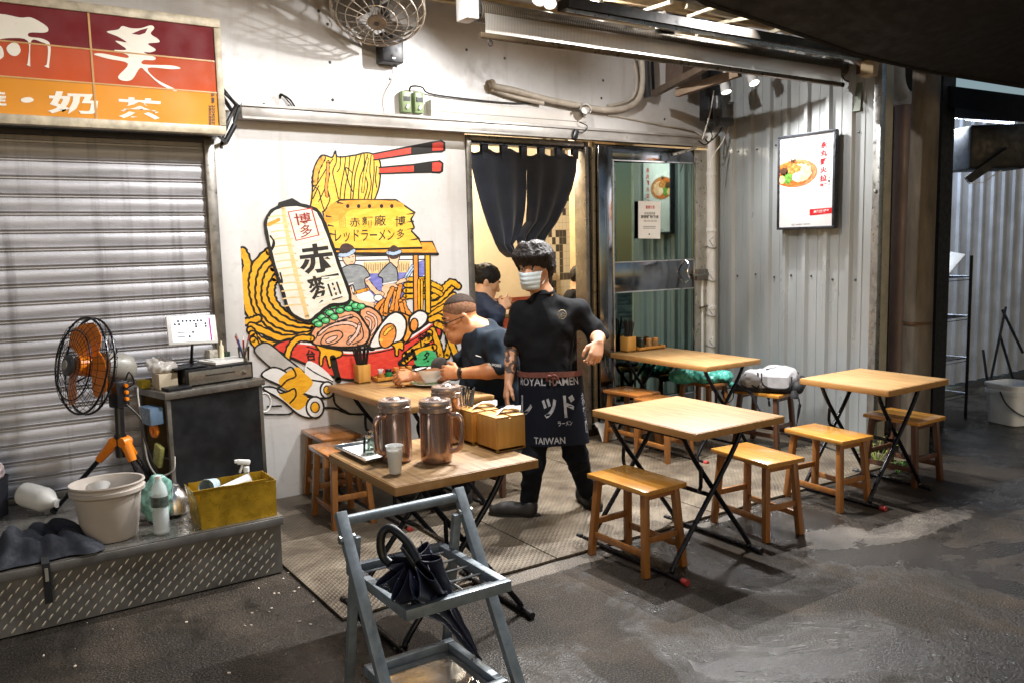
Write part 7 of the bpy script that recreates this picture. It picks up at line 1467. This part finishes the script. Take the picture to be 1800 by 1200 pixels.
# open sleeve ends
s.cut_ell(cl+(eL-sL).normalized()*.085, (.06, .06, .06), None, .012); s.cut_ell(cr_+(eR-sR).normalized()*.085, (.06, .06, .06), None, .012)
s.build('t_shirt', M_TEE, t, .0068, (.017, 7, (1, 1, .5)))
b = MB(); b.tube([nb+RR*(.064*math.cos(a))+TC_*(.012+.068*math.sin(a))+V((0, 0, .020-.016*math.sin(a))) for a in [2*PI*k/32 for k in range(32)]], .0085, M_TEE, 8, True); b.build('collar', t)
b = MB(); bp = wp_(988, 553, .158); q = (TC_-RR*-.25).normalized(); br_ = axis_rot((TC_+RR*.28).normalized()); gold = P('faded_gold_print', '#8f8062', .7)
b.tube([bp+br_ @ V((.026*math.cos(a), .026*math.sin(a), 0)) for a in [2*PI*k/28 for k in range(28)]], .0028, gold, 5, True); b.tube([bp+br_ @ V((.014*x, .012*y, 0)) for x, y in ((-1.2, -.6), (-.5, .3), (0, -.1), (.4, .8), (1.2, -.4))], .0026, gold, 5); b.tube([bp+br_ @ V((-.014, -.012, 0)), bp+br_ @ V((.016, -.012, 0))], .0022, gold, 5); b.build('chest_emblem', t)
# trousers and shoes
aL, aR = wp_(929, 880, -.02), wp_(1032, 862, -.16); kL, kR = wp_(938, 812, .06), wp_(1012, 800, -.02); hL, hR = wp_(944, 730), wp_(990, 728)
s = SDF(); s.cone(hL, hR, .125, .125, .04).chain([hL, kL, aL], [.098, .068, .055], .04).chain([hR, kR, aR], [.098, .07, .055], .04); s.build('trousers', M_JEANS, t, .0068, (.012, 9, (1, 1, 1.2)))
def shoe(ank, tip_, name='shoe'):
    d = V((tip_.x-ank.x, tip_.y-ank.y, 0)).normalized(); z0 = .016; s_ = SDF(); hz = ank.z
    A0 = V((ank.x, ank.y, z0+.035)); s_.cone(A0-d*.03+V((0, 0, .03)), A0-d*.02, .044, .045, .03).cone(A0-d*.01, A0+d*.14, .05, .042, .03).cone(A0+d*.1, A0+d*.2+V((0, 0, -.008)), .046, .034, .03); s_.half(V((0, 0, z0+.004)), -UP); s_.build('shoe', M_SHOE, t, .007)
    b_ = MB(); pr = []; sd = UP.cross(d)
    for k in range(24): a = 2*PI*k/24; pr.append(A0+d*(.075+.165*math.cos(a))+sd*((.05 if math.cos(a) > 0 else .044)*math.sin(a))+V((0, 0, -.035)))
    b_.add([p+V((0, 0, .012)) for p in pr]+pr, [tuple(range(24)), tuple(24+k for k in range(24))[::-1]]+[(k, (k+1) % 24, 24+(k+1) % 24, 24+k) for k in range(24)], M_SOLE); b_.build('sole', t)
gA = G(925, 905, .016); shoe(V((gA.x, gA.y, .1)), G(872, 903, .016)); gB = G(1028, 880, .016); shoe(V((gB.x, gB.y, .1)), G(1050, 895, .016))
s = SDF(); s.chain([wp_(929, 872, -.02), V((gA.x, gA.y, .07))], [.045, .042], .02).chain([wp_(1031, 855, -.16), V((gB.x, gB.y, .07))], [.045, .042], .02); s.build('socks', M_JEANS, t, .008)
# apron wrapped round the hips
AC = wp_(968, 712); zt_, zb_ = wp_(968, 650).z, wp_(968, 772).z
def ap(u, v, o=0):       # u -1..1 across the front, v 0 top .. 1 bottom
    a = u*1.5; ax_, ay_ = .192+.028*v+o+.008*math.sin(u*9+2)*v, .168+.03*v+o+.009*math.sin(u*7+v*3)*v
    return V((AC.x, AC.y, zt_+(zb_-zt_)*v-.012*abs(u)))+RR*(ax_*math.sin(a)+.018*v)+TC_*(ay_*math.cos(a))
mAp = cloth_mat('navy_apron', '#111520', 260); mAt = P('apron_print_white', '#a5a4a9', .8, 0, .45, 30)
b = MB(); b.sheet([[ap(-1+2*j/44, i/16) for j in range(45)] for i in range(17)], mAp, .004); b.build('apron', t, 80)
b = MB(); afn = lambda u0, u1, v0, v1: (lambda u, v: ap(u0+(u1-u0)*u, v1+(v0-v1)*v, .0045))
text_on(b, 'ROYAL RAMEN', afn(-.78, .62, .035, .145), mAt, .015); text_on(b, 'レ', afn(-.74, -.44, .29, .60), mAt, .03); text_on(b, 'ッ', afn(-.22, .06, .32, .60), mAt, .03); text_on(b, 'ド', afn(.2, .46, .28, .60), mAt, .03); text_on(b, 'ラーメン', afn(.06, .36, .645, .715), mAt, .02); text_on(b, 'TAIWAN', afn(-.42, .18, .87, .965), mAt, .02)
b.build('apron_lettering', t, 80); b = MB(); text_on(b, '赤\n麵\n廠', afn(.66, .82, .28, .85), mAt, .02); text_on(b, '博\n多', afn(-.98, -.86, .6, .95), mAt, .02); b.build('side_lettering', t, 80)
b = MB(); mbt = P('reddish_apron_belt', '#6a3a30', .7, 0, .3, 40); b.sheet([[ap(-1.25+2.5*j/40, v_, .006) for j in range(41)] for v_ in (-.045, .03)], mbt, .004)
b.tube(crom([ap(.0, .02, .012), ap(-.06, .0, .03), ap(-.1, .07, .02), ap(-.02, .04, .015)], 5), .006, mbt, 6); b.tube(crom([ap(.0, .02, .012), ap(.06, -.01, .03), ap(.12, .06, .02), ap(.03, .04, .015)], 5), .006, mbt, 6); b.tube([ap(.01, .03, .016), ap(.03, .15, .012)], .005, mbt, 6); b.build('belt_knot', t)
# tattoo-like dark print on the forearm
# ---- the eating man
t = thing('person', 'seated man with glasses and buzz cut in a dark grey polo eating ramen', 'person', (3.06, 4.78, .45))
MD = 5.62; mq = lambda x, y, o=0: DP(x, y, MD-o)
FM = V((-.80, .26, -.34)).normalized(); HM = mq(808, 556, .0); HSM = 1.2
hipm = V((3.05, 4.80, .56)); chm = mq(866, 625, -.02); nbm = mq(845, 586, 0)
shN = mq(872, 604, .17); shF = mq(838, 612, -.17); elN = mq(886, 650, .22); wrN = mq(806, 656, .16); elF = mq(800, 655, -.2); wrF = mq(728, 660, -.02)
s = SDF(); L, Rm = head(s, HM, FM, UP, HSM); s.cone(HM-FM*.045+V((0, 0, -.07)), nbm, .078, .088, .04); s.ell(HM+FM*.03+V((0, 0, -.125)), (.06, .06, .04), None, .05)
s.cone(nbm, chm, .085, .12, .06).cone(chm, hipm, .12, .12, .06).cone(shN, chm, .05, .08, .05).cone(shF, chm, .05, .08, .05)
s.chain([shN, elN], [.06, .05], .02).chain([elN, elN.lerp(wrN, .35), wrN], [.05, .05, .032], .02).chain([shF, elF], [.06, .05], .02).chain([elF, elF.lerp(wrF, .4), wrF], [.05, .048, .032], .02)
hand(s, wrN, (mq(776, 652, .12)-wrN), UP*.3+TC_*.8, UP, (.6, .65, .7, .75), 1.12); hand(s, wrF, (mq(700, 662, -.0)-wrF), UP*.6+TC_*.6, TC_*.2+UP, (.7, .75, .8, .85), 1.12)
s.build('body', SK2, t, .006); eyes(t, L, Rm, HSM)
for nm, grow, cz, col in (('hair_fade', .0004, -.072, '#7f5a43'), ('hair', .0026, -.006, '#3a2e27')):
    s = SDF(); s.ell(L(0, -.014, .034), ((.0775+grow)*HSM, (.0945+grow)*HSM, (.0855+grow)*HSM), Rm, .02); s.cut_ell(L(0, .1, -.03), (.12*HSM, (.085 if nm == 'hair_fade' else .09)*HSM, .092*HSM), Rm, .006); s.cut_ell(L(0, .02, cz), (.15*HSM, .135*HSM, .1*HSM), Rm, .006)
    s.build(nm, P('buzz_'+nm, col, .8, 0, .5, 70, bump=.5, bs=300, Specular_IOR_Level=.2), t, .0055)
b = MB(); mgl = P('spectacle_frame', '#17130f', .3)
for k in (-1, 1):
    b.tube([L(k*(.033+.023*math.cos(a)), .106-.012*abs(math.cos(a)), .0+.016*math.sin(a)) for a in [2*PI*j/18 for j in range(18)]], .0022, mgl, 6, True); b.tube([L(k*.056, .098, .004), L(k*.080, .05, .006), L(k*.084, -.01, .003)], .003, mgl, 6)
b.tube([L(-.01, .108, .004), L(.01, .108, .004)], .002, mgl, 5); b.build('spectacles', t)
s = SDF(); s.cone(nbm+V((0, 0, -.03)), chm, .11, .185, .06).cone(chm, hipm+V((0, 0, .06)), .185, .20, .07).cone(hipm+V((0, 0, .1)), hipm+V((0, 0, -.04)), .2, .2, .05).ell(hipm+V((-.06, .01, .16)), (.18, .17, .18), None, .06)
cN = shN.lerp(elN, .86); cF = shF.lerp(elF, .6); s.cone(nbm+V((0, 0, -.04)), shN, .1, .085, .06).cone(nbm+V((0, 0, -.04)), shF, .1, .085, .06).cone(shN, cN, .085, .076, .04).cone(shF, cF, .085, .078, .04); s.cone(nbm+V((0, 0, -.01))+FM*.03, nbm+V((0, 0, -.03))-FM*.03, .09, .1, .03)
s.cut_ell(nbm+V((0, 0, .085))+FM*.055, (.1, .1, .07), None, .012); s.cut_ell(cN+(elN-shN).normalized()*.1+(elN-cN)*.3, (.07, .07, .07), None, .012)
s.build('polo_shirt', M_POLO, t, .0068, (.024, 6, (1, 1, .7)))
b = MB(); g = []
for i in range(4):
    g.append([nbm+V((0, 0, .03-.028*i))+M.Rotation(2*PI*j/24*.86+.5, 3, 'Z') @ V((-(.088+.012*i), 0, 0))+V((0, 0, -.012*math.cos(2*PI*j/24*.86+.5))) for j in range(25)])
b.sheet(g, M_POLO, .005); b.build('collar', t, 70)
b = MB(); q = cN.lerp(elN, .0)+TC_*.07; text_on(b, 'Mc-WORKS', quadfn(mq(858, 637, .315), mq(881, 640, .315), mq(881, 645, .315), mq(858, 642, .315)), M_WHITEP, .03); b.tube([mq(836, 624, .19), mq(846, 627, .195)], .003, M_WHITEP, 5); b.build('sleeve_print', t)
b = MB(); d = (wrN-elN).normalized(); rw = axis_rot(d); q = wrN-d*.012; b.lathe([(.035, -.013), (.038, -.01), (.038, .01), (.035, .013)], M_BLACKP, q, rw, 20); b.box(q+TC_*.036+UP*.008, (.03, .012, .034), M_BLACKP, None, .004); b.build('wristwatch', t)
kN = V((2.62, 4.58, .50)); kF = V((2.60, 4.9, .5)); aN = V((2.66, 4.62, .12)); aF = V((2.62, 4.92, .12))
s = SDF(); s.cone(hipm+V((0, -.1, -.02)), kN, .125, .085, .05).cone(hipm+V((0, .1, -.02)), kF, .125, .085, .05).cone(kN, aN, .085, .06, .03).cone(kF, aF, .085, .06, .03).ell(hipm+V((.02, 0, -.0)), (.18, .2, .12), None, .05); s.build('trousers', M_TROUS, t, .008, (.014, 9, (1, 1, 1)))
shoe(V((2.66, 4.62, .1)), V((2.45, 4.6, 0))); shoe(V((2.62, 4.92, .1)), V((2.4, 4.93, 0)))
tag(MB().tube([mq(686, 668, -.06), mq(752, 645, .02)], .0035, M_BLACKP, 6).tube([mq(686, 660, -.06), mq(750, 648, .02)], .0035, M_BLACKP, 6).build('chopsticks_pair'), 'black chopsticks held by the eating man over his bowl', 'chopsticks')
t2 = thing('hand_phone', 'dark round cap resting beside the eating man behind his bowl', 'cap', mq(775, 640, -.1)); b = MB(); b.lathe([(.055, 0), (.062, .01), (.055, .035), (.03, .05), (0, .053)], P('olive_cap', '#3b3530', .8), mq(774, 643, -.15), axis_rot(V((-.8, -.4, .5))), 24); b.build('crown', t2); t2.name = 'cap'
# ---- customers inside
t = thing('person', 'woman with dark ponytail and navy hooded jacket sitting inside the doorway', 'person', DP(866, 560, 6.9))
ID = 6.9; iq = lambda x, y, o=0: DP(x, y, ID-o); FW = (RR*.92+TC_*-.1+UP*-.38).normalized(); HW = iq(856, 494); HSW = 1.12
s = SDF(); L, Rm = head(s, HW, FW, UP, HSW); cw = iq(848, 550); s.cone(HW-FW*.03+V((0, 0, -.08)), iq(846, 522), .05, .06, .03).cone(iq(846, 522), cw, .08, .12, .05).cone(cw, iq(846, 600), .12, .14, .05)
eW, wW = iq(872, 556, .16), iq(882, 543, .1); s.chain([iq(850, 532, .1), eW, wW], [.05, .042, .03], .02); hand(s, wW, iq(893, 530, .06)-wW, TC_, UP, (.4, .45, .5, .55), 1.1); s.build('body', SK3, t, .008)
eyes(t, L, Rm, HSW)
s = SDF(); s.ell(L(0, -.016, .036), (.086*HSW, .104*HSW, .092*HSW), Rm, .02); s.cut_ell(L(0, .115, -.03), (.11*HSW, .075*HSW, .085*HSW), Rm, .01); s.chain([L(0, -.1, .06), L(0, -.15, .05), L(0, -.175, -.02), L(0, -.16, -.09)], [.03, .036, .03, .015], .02); s.build('hair', M_HAIR2, t, .008, (.008, 20, (1, 1, .4)))
s = SDF(); s.cone(iq(845, 530), cw, .1, .16, .05).cone(cw, iq(844, 620), .16, .19, .05).ell(iq(840, 528, -.03), (.12, .09, .06), None, .04).chain([iq(850, 538, .1), eW+V((0, 0, -.01)), eW.lerp(wW, .75)], [.075, .066, .05], .03); s.cut_ell(iq(862, 520), (.07, .07, .06), None, .02); s.build('hooded_jacket', cloth_mat('navy_parka', '#2a3346', 90, .6), t, .009, (.02, 8, (1, 1, 1)))
s = SDF(); s.cone(iq(846, 610), iq(885, 605, .05), .16, .1, .05).cone(iq(885, 605, .05), iq(890, 680, .05), .1, .07, .04); s.build('trousers', M_TROUS, t, .01)
t = thing('round_stool', 'dark stool under the woman inside the doorway', 'stool', iq(846, 640)); p = iq(848, 632); p.z = .5; b = MB(); b.lathe([(0, 0), (.19, 0), (.19, .04), (0, .05)], M_BLACKP, V((p.x, p.y, .36)), None, 24); b.lathe([(.03, .062), (.03, .36)], M_BLACKSTEEL, V((p.x, p.y, 0)), None, 12); b.lathe([(.17, .062), (.17, .08), (.03, .09)], M_BLACKSTEEL, V((p.x, p.y, 0)), None, 20); b.build('seat_and_leg', t)
t = thing('cafe_table', 'small yellow-wood table the woman inside leans on', 'table', iq(905, 560)); p = iq(905, 549); b = MB(); b.box((p.x+.1, p.y+.05, p.z-.02), (.5, .5, .035), M_TABLE, M.Rotation(R(8), 3, 'Z'), .004); b.build('tabletop', t); b = MB(); b.tube([V((p.x+.1, p.y+.05, .061)), V((p.x+.1, p.y+.05, p.z-.038))], .035, M_BLACKSTEEL, 12); b.lathe([(.2, 0), (.2, .02), (.04, .035)], M_BLACKSTEEL, V((p.x+.1, p.y+.05, .061)), None, 22); b.build('pedestal', t)
t = thing('tea_cup', 'amber cup on the yellow table inside the doorway', 'cup', iq(899, 545)); b = MB(); b.shell([(.001, 0), (.03, 0), (.04, .09), (.036, .09), (.026, .01), (.001, .01)], M_AMBER, c=(p.x-.02, p.y-.02, p.z-.0015), n=20); b.build('cup_body', t)
t = thing('person', 'dark-haired customer half hidden behind the right door jamb inside', 'person', DP(1016, 520, 7.9)); jq = lambda x, y, o=0: DP(x+14, y, 7.9-o); HJ = jq(1007, 492); FJ = (-TC_*.2+RR*.7+UP*-.5).normalized()
s = SDF(); L, Rm = head(s, HJ, FJ, UP, 1.1); s.cone(HJ+V((0, 0, -.08)), jq(1000, 525), .05, .07, .03).cone(jq(1000, 525), jq(1000, 590), .1, .14, .05); s.build('body', SK3, t, .009)
s = SDF(); s.ell(L(0, -.016, .034), (.088*1.1, .104*1.1, .095*1.1), Rm, .02); s.cut_ell(L(0, .115, -.03), (.12, .08, .09), Rm, .01); s.build('hair', M_HAIR2, t, .009, (.006, 20, (1, 1, 1)))
s = SDF(); s.cone(jq(1000, 530), jq(1000, 620), .13, .19, .05).cone(jq(1000, 640), jq(1000, 760), .18, .14, .05); s.build('dark_coat', M_TROUS, t, .01, (.02, 8, (1, 1, 1)))
s = thing('hanging_apron', 'dark aprons hanging on the partition inside the doorway', 'aprons', DP(945, 540, 7.6)); b = MB(); kq = lambda x, y: FY(x, y, 7.78)
b.sheet([[kq(x0+(x1-x0)*j/6, y)+V((0, -.02-.02*math.sin(j*1.9+y), 0)) for j in range(7)] for (y, x0, x1) in ((480, 938, 946), (520, 936, 947), (580, 931, 948), (640, 930, 950))], M_DARKCLOTH, .006); b.build('apron_cloth', s); b = MB(); b.sheet([[kq(x0+(x1-x0)*j/6, y)+V((0, -.03-.02*math.sin(j*1.7+y), 0)) for j in range(7)] for (y, x0, x1) in ((455, 953, 962), (500, 951, 968), (560, 949, 972), (640, 949, 975))], M_DARKCLOTH, .006); b.build('apron_cloth', s)
